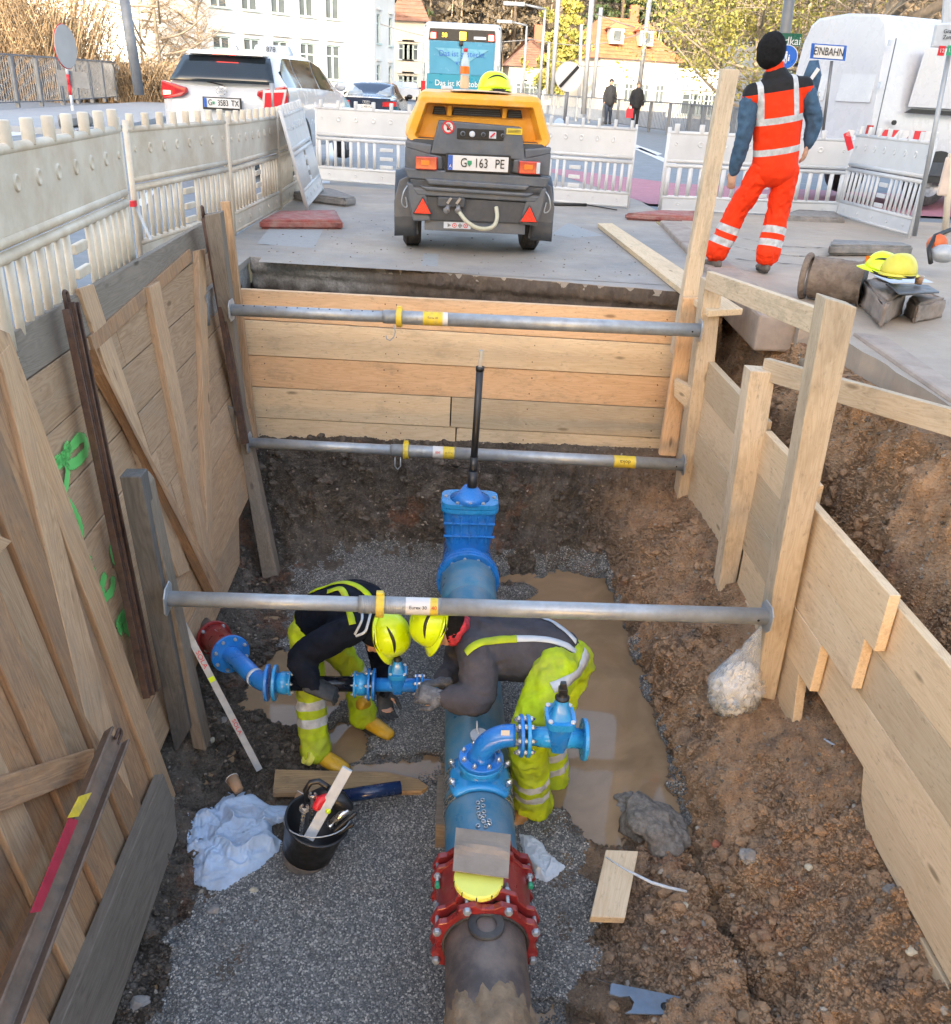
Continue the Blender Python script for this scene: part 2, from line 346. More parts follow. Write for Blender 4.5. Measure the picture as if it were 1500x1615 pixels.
MT['roofo'] = simple('orange_tiled_roof', (.44, .16, .075), .85, 0, .3, 1.5, (.3, .12, .07), .3, 1, .6, 6, .05)
MT['roofb'] = simple('brown_tiled_roof', (.22, .12, .085), .85, 0, .3, 1.5, (.3, .12, .07), .3, 1, .6, 6, .05)
MT['rail'] = simple('grey_painted_railing', (.17, .19, .215), .55, .2, .2, 5)
MT['pole'] = simple('grey_lamp_pole', (.33, .345, .36), .5, .5, .12, 4)
MT['poled'] = simple('dark_sign_post', (.15, .155, .16), .5, .4, .12, 4)
MT['signb'] = simple('blue_sign_face', (.01, .10, .42), .35, 0, .05, 5, bmp=0)
MT['signg'] = simple('dark_green_sign_face', (.012, .09, .055), .35, 0, .05, 5, bmp=0)
MT['turq'] = simple('turquoise_bus_panel', (.01, .21, .31), .35, 0, .08, 2, bmp=0, coat=.3)
MT['turq2'] = simple('pale_blue_bus_window_film', (.06, .24, .37), .2, 0, .08, 2, bmp=0, coat=.3)
MT['turq3'] = simple('light_triangle_print', (.11, .32, .44), .3, 0, .05, 2, bmp=0)
MT['busg'] = simple('dark_green_bus_frame', (.012, .07, .07), .3, bmp=0)
MT['buswhite'] = simple('white_bus_paint', (.48, .52, .54), .3, bmp=0)
MT['magenta'] = simple('magenta_logo', (.7, .02, .2), .4, bmp=0)
MT['bark'] = simple('pale_bark', (.34, .28, .21), .9, 0, .35, 6, (.16, .13, .1), .4, 4, .8, 12, .02)
MT['barkd'] = simple('dark_bark', (.12, .095, .075), .9, 0, .35, 6)
MT['twig'] = simple('dry_twigs', (.33, .235, .14), .9, 0, .4, .8)
MT['cloth_d'] = simple('dark_coat', (.02, .022, .026), .9)
MT['jeans'] = simple('dark_jeans', (.03, .045, .075), .85)
MT['bagred'] = simple('red_bag', (.65, .03, .05), .5)
MT['mint'] = simple('green_bolt_cap', (.02, .30, .16), .4)
MT['clear'] = None
def leafmat(name, a, b_, c_):
    m, t, b, N, L = nmat(name); n = noise(t, wpos(t), .7, 3); n2 = noise(t, wpos(t), 9, 2)
    f = math_(t, 'ADD', math_(t, 'MULTIPLY', n, .5), math_(t, 'MULTIPLY', n2, .5)); L(ramp(t, f, [(.35, a), (.5, b_), (.65, c_)]), b.inputs['Base Color'])
    b.inputs['Roughness'].default_value = .7; b.inputs['Subsurface Weight'].default_value = 0; return m
MT['leaf_y'] = leafmat('yellow_green_leaves', (.13, .15, .03), (.27, .26, .06), (.40, .33, .09))
MT['leaf_g'] = leafmat('dark_conifer_needles', (.02, .04, .018), (.045, .08, .03), (.09, .12, .05))
MT['leaf_h'] = leafmat('autumn_hill_foliage', (.05, .045, .032), (.11, .088, .06), (.17, .135, .09))
MT['leaf_b'] = leafmat('golden_brush', (.17, .12, .075), (.26, .19, .115), (.33, .25, .155))
def glass_clear(name, col, rough=.1, alpha=.35):
    m, t, b, N, L = nmat(name); b.inputs['Base Color'].default_value = c4(col); b.inputs['Roughness'].default_value = rough; b.inputs['Alpha'].default_value = alpha; return m
MT['film'] = glass_clear('thin_clear_plastic_film', (.75, .78, .8), .2, .3)
MT['pet'] = glass_clear('clear_bottle_plastic', (.8, .85, .8), .08, .35)
MT['drink'] = simple('orange_drink', (.85, .33, .01), .2, bmp=0)
MT['film'].node_tree.nodes['Principled BSDF'].inputs['Specular IOR Level'].default_value = .8
def text(s, size, pos, xdir, up, mat, parent, name='lettering', depth=.0015, align='CENTER', proud=.004, sx=1., shear=0.):
    cu = bpy.data.curves.new('t', 'FONT'); cu.body = s; cu.size = size; cu.align_x = align; cu.align_y = 'CENTER'; cu.extrude = depth; cu.shear = shear; cu.resolution_u = 3
    o = bpy.data.objects.new('t', cu); COL.objects.link(o); dg = bpy.context.evaluated_depsgraph_get(); me = bpy.data.meshes.new_from_object(o.evaluated_get(dg)); bpy.data.objects.remove(o)
    xd = Vector(xdir).normalized(); u = Vector(up); u = (u-xd*u.dot(xd)).normalized(); n = xd.cross(u)
    M = Matrix((xd*sx, u, n)).transposed().to_4x4(); M.translation = Vector(pos)+n*proud-(OFF[parent] if parent is not None else Vector((0, 0, 0)))
    me.transform(M); me.materials.clear(); me.materials.append(mat)
    return link(name, me, parent)
# ------------------------------------------------------------------ ground materials
def soilmat():
    m, t, b, N, L = nmat('excavated_soil'); p = wpos(t)
    sep = N('ShaderNodeSeparateXYZ'); L(p, sep.inputs[0])
    n1 = noise(t, p, 1.3, 5, .65); n2 = noise(t, p, 9, 6, .75); n3 = noise(t, p, 45, 5, .7); n4 = noise(t, p, 4, 6, .7)
    mx = N('ShaderNodeMapRange'); L(math_(t, 'SUBTRACT', math_(t, 'ADD', sep.outputs[0], math_(t, 'MULTIPLY', n1, 1.1)), math_(t, 'MULTIPLY', math_(t, 'MAXIMUM', math_(t, 'SUBTRACT', sep.outputs[1], 5.2), 0.), .55)), mx.inputs[0])
    mx.inputs[1].default_value = 1.05; mx.inputs[2].default_value = 1.9
    grey = ramp(t, n2, [(.3, (.062, .052, .044)), (.5, (.12, .10, .082)), (.72, (.20, .17, .145))])
    och = ramp(t, n2, [(.25, (.25, .155, .095)), (.5, (.39, .24, .14)), (.75, (.50, .34, .215))])
    c = mixc(t, mx.outputs[0], grey, och)
    c = mixc(t, ramp(t, n4, [(.52, 0), (.68, .65)]), c, (.14, .115, .10))
    c = mixc(t, ramp(t, noise(t, p, 2.3, 6, .7), [(.56, 0), (.66, .8)]), c, (.24, .12, .075))
    c = mixc(t, ramp(t, n3, [(.60, 0), (.68, .8)]), c, (.34, .29, .24))
    c = mixc(t, ramp(t, n3, [(.32, .75), (.4, 0)]), c, (.05, .035, .025))
    wz = N('ShaderNodeMapRange'); L(math_(t, 'ADD', sep.outputs[2], math_(t, 'MULTIPLY', n2, .03)), wz.inputs[0]); wz.inputs[1].default_value = -2.085; wz.inputs[2].default_value = -2.03; wz.inputs[3].default_value = .55; wz.inputs[4].default_value = 0
    c = mixc(t, wz.outputs[0], c, (.035, .027, .02)); L(c, b.inputs['Base Color']); L(math_(t, 'SUBTRACT', .85, math_(t, 'MULTIPLY', wz.outputs[0], .8)), b.inputs['Roughness']); b.inputs['Specular IOR Level'].default_value = .3
    h = math_(t, 'ADD', math_(t, 'MULTIPLY', noise(t, p, 22, 8, .72), 1.), math_(t, 'MULTIPLY', n3, .4)); bump(t, b, h, 1., .022); return m
MT['soil'] = soilmat()
def asphalt(name, a, b_, dust, amt):
    m, t, b, N, L = nmat(name); p = wpos(t); n1 = noise(t, p, 90, 4, .8); n2 = noise(t, p, .8, 6, .7); n3 = noise(t, p, 3.5, 6, .72)
    c = ramp(t, n1, [(.3, a), (.7, b_)]); c = mixc(t, ramp(t, n2, [(.62-amt*.4, 0), (.7, .85)]), c, dust); c = mixc(t, ramp(t, n3, [(.55, 0), (.75, .5)]), c, tuple(x*.8 for x in dust))
    c = mixc(t, ramp(t, noise(t, p, 14, 6, .8), [(.66, 0), (.72, .8)]), c, (.055, .045, .038))
    L(c, b.inputs['Base Color']); L(ramp(t, n3, [(.3, .55), (.7, .9)]), b.inputs['Roughness']); bump(t, b, n1, .5, .003); return m
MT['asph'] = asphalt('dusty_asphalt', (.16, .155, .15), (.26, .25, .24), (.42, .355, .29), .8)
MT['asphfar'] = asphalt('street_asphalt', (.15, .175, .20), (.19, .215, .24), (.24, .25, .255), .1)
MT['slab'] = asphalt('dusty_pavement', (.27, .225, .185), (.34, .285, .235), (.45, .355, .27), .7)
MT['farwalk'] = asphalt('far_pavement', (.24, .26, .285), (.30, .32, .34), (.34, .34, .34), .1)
def cutface():
    m, t, b, N, L = nmat('cut_asphalt_edge'); p = wpos(t); q = wpos(t, (14, 14, 4)); s = noise(t, q, 1, 6, .75); n = noise(t, p, 40, 5, .7)
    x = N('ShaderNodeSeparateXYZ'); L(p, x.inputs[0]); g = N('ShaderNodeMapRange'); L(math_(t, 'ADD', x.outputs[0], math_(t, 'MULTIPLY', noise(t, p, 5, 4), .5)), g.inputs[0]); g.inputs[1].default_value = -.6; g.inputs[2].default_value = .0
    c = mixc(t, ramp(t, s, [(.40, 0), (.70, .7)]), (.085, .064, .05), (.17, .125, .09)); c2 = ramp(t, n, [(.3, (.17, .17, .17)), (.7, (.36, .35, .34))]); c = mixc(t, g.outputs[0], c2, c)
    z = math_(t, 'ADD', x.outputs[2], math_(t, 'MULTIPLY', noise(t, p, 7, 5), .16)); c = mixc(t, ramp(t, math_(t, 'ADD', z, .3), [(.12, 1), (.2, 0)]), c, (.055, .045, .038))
    L(c, b.inputs['Base Color']); b.inputs['Roughness'].default_value = .85; bump(t, b, math_(t, 'ADD', n, math_(t, 'MULTIPLY', s, .6)), .8, .012); return m
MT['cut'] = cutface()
def puddle():
    m, t, b, N, L = nmat('muddy_water'); p = wpos(t)
    L(ramp(t, noise(t, p, 1.6, 5, .6, dist=.6), [(.35, (.20, .135, .08)), (.65, (.31, .21, .13))]), b.inputs['Base Color'])
    b.inputs['IOR'].default_value = 1.4; fo = ramp(t, noise(t, p, 30, 3, .6), [(.73, 0), (.75, .5)]); b.inputs['Roughness'].default_value = .04; b.inputs['Specular IOR Level'].default_value = .5
    bump(t, b, noise(t, p, 5, 3, .5), .08, .01); return m
MT['puddle'] = puddle()
# ------------------------------------------------------------------ pit floor, banks and slopes as one sculpted sheet
def ss(a, b, x): t = np.clip((x-a)/(b-a), 0, 1); return t*t*(3-2*t)
xs = np.concatenate([np.arange(-2.6, -1.5, .04), np.arange(-1.5, 2.2, .0165), np.arange(2.2, 3.2, .025)]); ys = np.concatenate([np.arange(.9, 6.2, .0175), np.arange(6.2, 7.6, .03)])
Xg, Yg = np.meshgrid(xs, ys, indexing='ij'); P0 = np.stack([Xg, Yg, Xg*0], -1)
lo_ = fbm(P0, 1.4, 3, 3); md = fbm(P0, 4.5, 4, 9); ch = fbm(P0, 11, 4, 21, .6)
WATER = -2.105
Z = -2.075+.028*lo_+.012*md
def basin(cx, cy, rx, ry, d, rot=0):
    c, s = math.cos(rot), math.sin(rot); u = ((Xg-cx)*c+(Yg-cy)*s)/rx; v = (-(Xg-cx)*s+(Yg-cy)*c)/ry
    return -d*(1-ss(.75, 1.1, np.sqrt(u*u+v*v)+.16*md+.1*lo_))
Z = Z+np.minimum.reduce([basin(1.05, 4.1, .52, .85, .06), basin(1.22, 5.1, .42, 1.1, .06), basin(1.0, 5.95, .75, .3, .055), basin(-.83, 4.65, .33, .42, .06), basin(-.1, 3.85, .62, .16, .05, .1), basin(-.5, 4.1, .2, .2, .045), basin(.55, 2.35, .22, .12, .045)])
for ix, iy, ir in ((.75, 5.35, .17), (.83, 4.97, .16), (.9, 4.7, .1), (.62, 5.9, .2)): Z += .055*np.exp(-(((Xg-ix)/ir)**2+((Yg-iy)/(ir*.6))**2))
# right bank: floor edge -> ledge under the boards -> up to the kerb
edge = 1.42+.05*md+.10*lo_; fr = 1-ss(2.5, 3.7, Yg)
zb = -1.62+.22*ss(3.6, 5.4, Yg)+.08*lo_
r1 = ss(edge-.03, edge+.16, Xg)*.30+ss(edge+.05, 2.05, Xg)*(zb+2.1-.30)
r1f = ss(.72, 1.15, Xg+.15*md)*.13-.17*np.exp(-((Xg-1.42-.12*lo_-.12*(3-Yg))/.06)**2)+.06*np.exp(-((Xg-1.24-.1*lo_)/.10)**2)+ss(1.30, 1.75, Xg+.08*md)*.20+ss(1.7, 2.1, Xg)*(zb+2.1-.33)
r = r1*(1-fr)+r1f*fr
Z = np.where(Xg > .6, Z*(1-ss(edge-.05, edge+.1, Xg))+(-2.08)*ss(edge-.05, edge+.1, Xg), Z)+r
kx = 2.42
Z = Z+ss(2.06, kx+.1, Xg)*(-.14-(zb))*(Xg > 2.0)
# left bank under the leaning shoring
lw = -1.16-.04*md-.07*lo_+.10*ss(4.2, 6, Yg)*-1
lb = ss(0, .28, lw-Xg); Z = Z*(1-lb)+lb*(-1.86+.1*lo_); Z = np.where(Xg < -1.55, Z+ss(1.55, 1.75, -Xg)*(1.75), Z)
# back bank
bk = ss(6.22, 6.98, Yg+.12*md+.10*lo_+.06*(Xg-.2)); Z = np.maximum(Z, Z*(1-bk)+bk*(-1.30)); Z = np.where(Yg > 7.1, Z+ss(7.1, 7.25, Yg)*.9*(Z < -.6), Z)
wet = 1-ss(WATER-.005, WATER+.02, Z)
slope = np.hypot(*np.gradient(Z, xs, ys)); rough = np.clip(ss(.15, .7, slope)+.55*ss(.75, 1.1, Xg)*(Yg < 3.7)+.6*ss(-.95, -1.1, Xg), 0, 1)
Z = np.clip(Z, -2.4, -.1)
P = np.stack([Xg, Yg, Z], -1)
n3a = fbm(P, 7, 5, 33, .6); n3b = fbm(P, 19, 4, 41, .6); n3c = np.abs(fbm(P, 11, 4, 55, .6))
gx, gy = np.gradient(Z, xs, ys); nn = np.stack([-gx, -gy, np.ones_like(Z)], -1); nn /= np.linalg.norm(nn, axis=-1, keepdims=True)
amp = (.012+.085*rough)*(1-wet*.9); dsp = n3a*amp+n3b*amp*.5-n3c*amp*.7
P = P+nn*dsp[..., None]
nx, ny = len(xs), len(ys); idx = np.arange(nx*ny).reshape(nx, ny)
F_ = np.stack([idx[:-1, :-1], idx[1:, :-1], idx[1:, 1:], idx[:-1, 1:]], -1).reshape(-1, 4)
def npmesh(name, V_, F4, mats, smooth=True):
    me = bpy.data.meshes.new(name); me.vertices.add(len(V_)); me.vertices.foreach_set('co', np.ascontiguousarray(V_, dtype=np.float32).ravel())
    k = F4.shape[1]; me.loops.add(F4.size); me.loops.foreach_set('vertex_index', F4.astype(np.int32).ravel()); me.polygons.add(len(F4)); me.polygons.foreach_set('loop_start', np.arange(0, F4.size, k, dtype=np.int32)); me.polygons.foreach_set('loop_total', np.full(len(F4), k, dtype=np.int32))
    me.polygons.foreach_set('use_smooth', np.full(len(F4), smooth)); me.update(calc_edges=True)
    for m_ in (mats if isinstance(mats, (list, tuple)) else [mats]): me.materials.append(m_)
    return me
keep = ~((Xg[:-1, :-1].reshape(-1) > 2.9))
pit = link('pit_ground', npmesh('pit_ground', P.reshape(-1, 3), F_[keep], MT['soil']), kind='structure')
from bisect import bisect
def zfloor(x, y):
    i = min(nx-1, max(0, int(np.searchsorted(xs, x)))); j = min(ny-1, max(0, int(np.searchsorted(ys, y)))); return float(P[i, j, 2])
g = G(); g.add([(-1.5, 1, WATER), (1.9, 1, WATER), (1.9, 6.6, WATER), (-1.5, 6.6, WATER)], [(0, 1, 2, 3)])
link('puddle_water', mesh_of(g, MT['puddle']), kind='structure')
# ------------------------------------------------------------------ gravel and clods (geometry nodes: real stones)
def stone_mesh(name, mat, seed, rough=.35, flat=.7, sub=1):
    bm = bmesh.new(); bmesh.ops.create_icosphere(bm, subdivisions=sub, radius=.5); rr = random.Random(seed)
    off = Vector((seed*3.1, seed*1.7, 0))
    for v in bm.verts:
        v.co *= 1+rr.uniform(-rough, rough)*.6; v.co.z *= flat; v.co.x *= 1.15
    me = bpy.data.meshes.new(name); bm.to_mesh(me); bm.free(); me.materials.append(mat); return me
def instmat(name, st, rough=.75, hue=None):
    m, t, b, N, L = nmat(name); i = N('ShaderNodeObjectInfo'); c = ramp(t, i.outputs['Random'], st); c = mixc(t, .35, c, ramp(t, noise(t, coord(t), 3, 3), [(.3, (.5, .5, .5)), (.7, (1, 1, 1))]), 'MULTIPLY')
    sp = N('ShaderNodeSeparateXYZ'); L(wpos(t), sp.inputs[0]); wz = N('ShaderNodeMapRange'); L(sp.outputs[2], wz.inputs[0]); wz.inputs[1].default_value = -2.10; wz.inputs[2].default_value = -2.075; wz.inputs[3].default_value = .55; wz.inputs[4].default_value = 0
    c = mixc(t, wz.outputs[0], c, (.03, .026, .022)); L(c, b.inputs['Base Color']); b.inputs['Roughness'].default_value = rough; b.inputs['Specular IOR Level'].default_value = .4; return m
MT['grav'] = instmat('crushed_gravel', [(0, (.06, .062, .065)), (.35, (.12, .122, .12)), (.62, (.20, .195, .185)), (.85, (.31, .30, .28)), (.97, (.48, .46, .42))], .5)
MT['clod'] = instmat('soil_pebbles', [(0, (.10, .075, .055)), (.5, (.2, .16, .125)), (.9, (.32, .27, .22)), (.97, (.42, .37, .31))], .9)
STORE = bpy.data.collections.new('stone_shapes')      # instance sources only, never linked to the scene
def scatter(name, V_, F4, mat, density, smin, smax, seed, under, kind='stuff', power=1., sink=.0, protos=4, flat=.7):
    me = npmesh(name, V_, F4, under); o = link(name, me, kind=kind)
    col = bpy.data.collections.new(name+'_shapes')
    for q in range(protos):
        so_ = bpy.data.objects.new('stone_shape', stone_mesh('stone_shape', mat, seed*10+q, flat=flat)); col.objects.link(so_)
    ng = bpy.data.node_groups.new(name, 'GeometryNodeTree'); ng.interface.new_socket('Geometry', in_out='INPUT', socket_type='NodeSocketGeometry'); ng.interface.new_socket('Geometry', in_out='OUTPUT', socket_type='NodeSocketGeometry')
    N = ng.nodes.new; L = ng.links.new; gi = N('NodeGroupInput'); go = N('NodeGroupOutput')
    d = N('GeometryNodeDistributePointsOnFaces'); d.inputs['Density'].default_value = density; d.inputs['Seed'].default_value = seed; L(gi.outputs[0], d.inputs['Mesh'])
    ip = N('GeometryNodeInstanceOnPoints'); ci = N('GeometryNodeCollectionInfo'); ci.inputs['Collection'].default_value = col; ci.inputs['Separate Children'].default_value = True; ci.inputs['Reset Children'].default_value = True
    L(d.outputs['Points'], ip.inputs['Points']); L(ci.outputs[0], ip.inputs['Instance']); ip.inputs['Pick Instance'].default_value = True
    rv = N('FunctionNodeRandomValue'); rv.data_type = 'FLOAT_VECTOR'; rv.inputs[0].default_value = (-.5, -.5, 0); rv.inputs[1].default_value = (.5, .5, 6.28); L(rv.outputs[0], ip.inputs['Rotation'])
    rs = N('FunctionNodeRandomValue'); rs.data_type = 'FLOAT'; rs.inputs[2].default_value = 0; rs.inputs[3].default_value = 1; rs.inputs['Seed'].default_value = 5
    pw = N('ShaderNodeMath'); pw.operation = 'POWER'; L(rs.outputs[1], pw.inputs[0]); pw.inputs[1].default_value = power
    ma = N('ShaderNodeMath'); ma.operation = 'MULTIPLY_ADD'; L(pw.outputs[0], ma.inputs[0]); ma.inputs[1].default_value = smax-smin; ma.inputs[2].default_value = smin; L(ma.outputs[0], ip.inputs['Scale'])
    jg = N('GeometryNodeJoinGeometry'); L(ip.outputs[0], jg.inputs[0]); L(gi.outputs[0], jg.inputs[0]); L(jg.outputs[0], go.inputs[0])
    md_ = o.modifiers.new('scatter', 'NODES'); md_.node_group = ng; return o
Pf = P.reshape(-1, 3); fc = P[:-1, :-1].reshape(-1, 3); fx, fy, fz = fc[:, 0], fc[:, 1], fc[:, 2]; rf = rough[:-1, :-1].reshape(-1); nf = fbm(fc*[1, 1, 0], 1.7, 3, 77)+.6*fbm(fc*[1, 1, 0], 9, 4, 78)
gm = (fz > WATER-.022) & (fz < -1.98) & (fx > -1.02+.2*nf-.15*(fy < 3)) & (fx < 1.42) & ~((fy < 3.5) & (fx > .78+.25*nf)) & (fy < 6.4+.5*nf) & (fy > 1.5) & ~((fx < -.6) & (fy < 4.4) & (fy > 3.3+.3*nf))
def sub(mask, dz=0):
    f = F_[mask]; u, inv = np.unique(f, return_inverse=True); v = Pf[u].copy(); v[:, 2] += dz; return v, inv.reshape(f.shape)
MT['gravbed'] = simple('gravel_bed', (.13, .135, .138), .8, 0, .5, 60, bmp=1, bsc=110, bdist=.01)
scatter('gravel', *sub(gm, .004), MT['grav'], 26000, .0045, .0135, 1, MT['gravbed'], power=1.3)
cm = (~gm) & (fz < -.12) & (fx < 2.75) & (fx > -1.5) & (fz > WATER-.01) & (fy > 1.3)
cmx = cm | (gm & (fbm(fc*[1, 1, 0], 6, 4, 79) > .22) & ((fx < -.75) | (fx > .6)))
scatter('soil_clods', *sub(cmx, .003), MT['soil'], 7000, .005, .022, 2, MT['soil'], power=2.)
cm2 = cm & (fbm(fc*[1, 1, 1], 2.2, 3, 91) > .02)
scatter('soil_lumps', *sub(cm2, .003), MT['soil'], 300, .015, .08, 4, MT['soil'], power=4.)
scatter('soil_pebbles', *sub(cm, .002), MT['clod'], 300, .006, .032, 3, MT['soil'], power=3.)
# loose cobbles one can tell apart
MT['cob1'] = simple('grey_cobble', (.24, .225, .21), .8, 0, .3, 20, bmp=.3); MT['cob2'] = simple('brown_cobble', (.24, .165, .105), .85, 0, .3, 20, bmp=.3); MT['cob3'] = simple('pale_cobble', (.45, .40, .30), .8, 0, .3, 20, bmp=.3)
def rock(px, py, r, mat, lab, name='loose_stone', cat='stone', z=None, sq=(1, 1, .7), seed=0, group=None, sub_=3, amp=.22, Y=None):
    p = at(px, py, Z=-2.05 if z is None else z) if Y is None else at(px, py, Y=Y)
    for _ in range(6):
        if Y is None: zz = zfloor(p.x, p.y); p = at(px, py, Z=zz+r*.25)
    bm = bmesh.new(); bmesh.ops.create_icosphere(bm, subdivisions=sub_, radius=r); a = np.array([v.co[:] for v in bm.verts]); nz = fbm(a, 1.4/r, 4, seed+3)+.5*np.sign(fbm(a, .8/r, 2, seed))*.2
    for v, n_ in zip(bm.verts, nz): v.co *= 1+amp*n_*1.6; v.co = Vector((v.co.x*sq[0], v.co.y*sq[1], v.co.z*sq[2]))
    bmesh.ops.rotate(bm, verts=bm.verts, matrix=Matrix.Rotation(seed*1.3, 3, 'Z')); me = bpy.data.meshes.new(name); bm.to_mesh(me); bm.free(); me.materials.append(mat)
    for f in me.polygons: f.use_smooth = sub_ > 3
    return link(name, me, None, p, label=lab, cat=cat, group=group)
rock(1035, 1305, .165, MT['lump'], 'big broken lump of grey concrete on the gravel beside the puddle', 'concrete_lump', 'lump', sq=(1.15, .9, .75), seed=4, sub_=4, amp=.5)
rock(990, 1268, .075, MT['lump'], 'small dark concrete lump half in the muddy puddle', 'concrete_lump', 'lump', seed=7, sub_=4, amp=.5)
for i, (px, py, r, k, lab) in enumerate([
    (1165, 1388, .028, 'brick', 'small red brick fragment below the grey cobble in the rubble'), (1130, 1332, .022, 'brick', 'small orange brick chip upper edge of the rubble'), (1180, 1350, .04, 'cob1', 'grey rounded stone in the middle of the rubble'), (1178, 1428, .022, 'cob3', 'pale yellowish pebble below the red brick fragment'),
    (1080, 1428, .018, 'cob3', 'pale flat pebble right of the short board'), (1105, 1458, .022, 'cob1', 'small grey stone below the pale pebble'), (1410, 1410, .045, 'cob1', 'round grey cobble on the slope below the new boards'), (1275, 1368, .018, 'cob3', 'cluster of white pebbles on the trench edge'),
    (1170, 1606, .035, 'cob2', 'reddish stone at the bottom edge right of the pipe'), (968, 1586, .028, 'cob2', 'small brown stone beside the grey metal plate'), (1440, 1408, .03, 'brick', 'reddish stone right of the round cobble'), (1385, 1335, .04, 'cob2', 'brown stone set in the clay slope'),
    (222, 1585, .04, 'cob1', 'dark rounded cobble at the left foot of the gravel'), (337, 1435, .028, 'cob1', 'small grey stone below the pale cloth'), (352, 1138, .028, 'cob1', 'round grey green stone under the level'), (333, 1168, .022, 'cob3', 'pale stone at the foot of the dark timber'),
    (1440, 1500, .03, 'cob3', 'small pale stone low on the clay slope'), (400, 1405, .02, 'cob3', 'small pale pebble just below the cloth')]): rock(px, py, r, MT[k], lab, seed=i+11, amp=.3)
# ------------------------------------------------------------------ road and pavements
def sheet(name, poly, z, mat, kind='structure', thick=0, side=None):
    g = G(); poly = [(p[0], p[1]) for p in poly]; a = [(x, y, z) for x, y in poly]
    if thick:
        g.prism(a, (0, 0, -thick)); me = mesh_of(g, [mat, side or mat])
        for f in me.polygons:
            if abs(f.normal.z) < .5: f.material_index = 1
    else: g.add(a, [tuple(range(len(a)))]); me = mesh_of(g, mat)
    return link(name, me, kind=kind)
def wavy(p0, p1, n=30, a=.018, s=1):
    q = np.array([np.array(p0)*(1-i/n)+np.array(p1)*i/n for i in range(n+1)]); w = fbm(np.c_[q*7, q[:, :1]*0], 1, 3, s)
    d = (np.array(p1)-np.array(p0)); nrm = np.array([-d[1], d[0]])/np.hypot(*d); return [tuple(q[i]+nrm*w[i]*a*(0 < i < n)) for i in range(n+1)]
back_edge = wavy((-1.62, 7.84), (2.0, 7.05), 50, .03, 5)
sheet('road', [(-1.95, 6.3), (-1.64, 6.3)]+back_edge+[(2.3, 7.0), (2.55, 9.5), (2.62, 11.2), (2.9, 12.4), (2.9, 16), (-1.8, 16), (-1.95, 9), (-1.95, 7.9)], 0, MT['asph'], thick=.05, side=MT['asph'])
be = np.array(wavy((-1.62, 7.84), (2.0, 7.05), 260, .03, 5)); nb = np.array([-.213, -.977]); rows_ = []
for k, z in enumerate(np.linspace(-.003, -.40, 16)):
    q = np.c_[be, np.full(len(be), z)]; d = .030*fbm(q*[1, 1, 1.8], 6, 4, 61, .65)+.018*fbm(q, 25, 3, 62)+(.012 if z > -.13 else -.018)+(.03*max(0, (-z-.25)/.15)); d = d*min(1, k/2) if k < 2 else d; rows_.append([(x+nb[0]*e, y+nb[1]*e, z) for (x, y), e in zip(be, d)])
rows2 = []
for z in np.linspace(-.003, -.40, 12): q = np.c_[np.full(40, -1.635), np.linspace(6.3, 7.86, 40), np.full(40, z)]; d = .025*fbm(q, 6, 4, 63, .65); rows2.append([(x+e, y, z) for (x, y, _), e in zip(q, d)])
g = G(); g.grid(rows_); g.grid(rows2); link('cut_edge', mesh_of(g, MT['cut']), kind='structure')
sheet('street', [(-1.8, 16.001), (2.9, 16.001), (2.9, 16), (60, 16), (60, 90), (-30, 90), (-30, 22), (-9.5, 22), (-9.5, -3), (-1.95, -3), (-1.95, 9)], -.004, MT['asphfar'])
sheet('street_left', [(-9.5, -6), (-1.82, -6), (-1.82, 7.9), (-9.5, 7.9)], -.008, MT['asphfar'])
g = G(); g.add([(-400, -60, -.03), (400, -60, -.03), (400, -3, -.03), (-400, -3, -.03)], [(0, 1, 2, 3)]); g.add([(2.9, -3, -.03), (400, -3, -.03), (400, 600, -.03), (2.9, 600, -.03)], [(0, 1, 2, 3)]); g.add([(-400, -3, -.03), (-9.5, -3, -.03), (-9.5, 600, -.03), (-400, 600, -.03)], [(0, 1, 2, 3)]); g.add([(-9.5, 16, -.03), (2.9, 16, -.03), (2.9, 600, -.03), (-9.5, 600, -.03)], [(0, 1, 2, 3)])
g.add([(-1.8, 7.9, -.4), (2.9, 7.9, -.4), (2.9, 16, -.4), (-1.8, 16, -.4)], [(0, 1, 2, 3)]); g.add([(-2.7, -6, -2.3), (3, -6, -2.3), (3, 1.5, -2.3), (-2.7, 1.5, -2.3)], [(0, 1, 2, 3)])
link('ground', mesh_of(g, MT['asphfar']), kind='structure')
# pavement right of the pit: slabs and kerb stones, each its own piece
sheet('pavement', wavy((2.66, 4.0), (2.62, 6.0), 14, .02, 8)+wavy((2.5, 6.01), (2.86, 10.9), 8, .0, 3)+[(3.2, 12.2), (40, 12.2), (40, 1), (3.0, 1)], .03, MT['slab'], thick=.28, side=MT['conc'])
pv = thing('paving_edge', 'row of long worn granite kerb stones between the asphalt and the dusty pavement', 'kerb', (2.4, 8, 0))
ks = [((2.24, 6.1), (2.36, 7.95)), ((2.365, 7.97), (2.47, 9.35)), ((2.475, 9.37), (2.62, 11.0))]
for i, (a, b) in enumerate(ks):
    a = Vector((*a, 0)); b = Vector((*b, 0)); s_ = Vector((.27, -.02, 0))
    board('kerb_stone', [a+Vector((0, 0, .055)), b+Vector((0, 0, .055)), b+s_+Vector((0, 0, .06)), a+s_+Vector((0, 0, .06))], (0, 0, -.26), MT['kerb'], pv, bevel=.02)
board('kerb_stone', [at(1345, 522, Z=.055), at(1500, 628, Z=.055), at(1560, 640, Z=.055), at(1400, 530, Z=.055)], (0, 0, -.26), MT['kerb'], pv, bevel=.02)
board('kerb_stone', [at(1500, 632, Z=.052), at(1700, 760, Z=.052), at(1770, 760, Z=.052), at(1560, 645, Z=.052)], (0, 0, -.26), MT['kerb'], pv, bevel=.02)
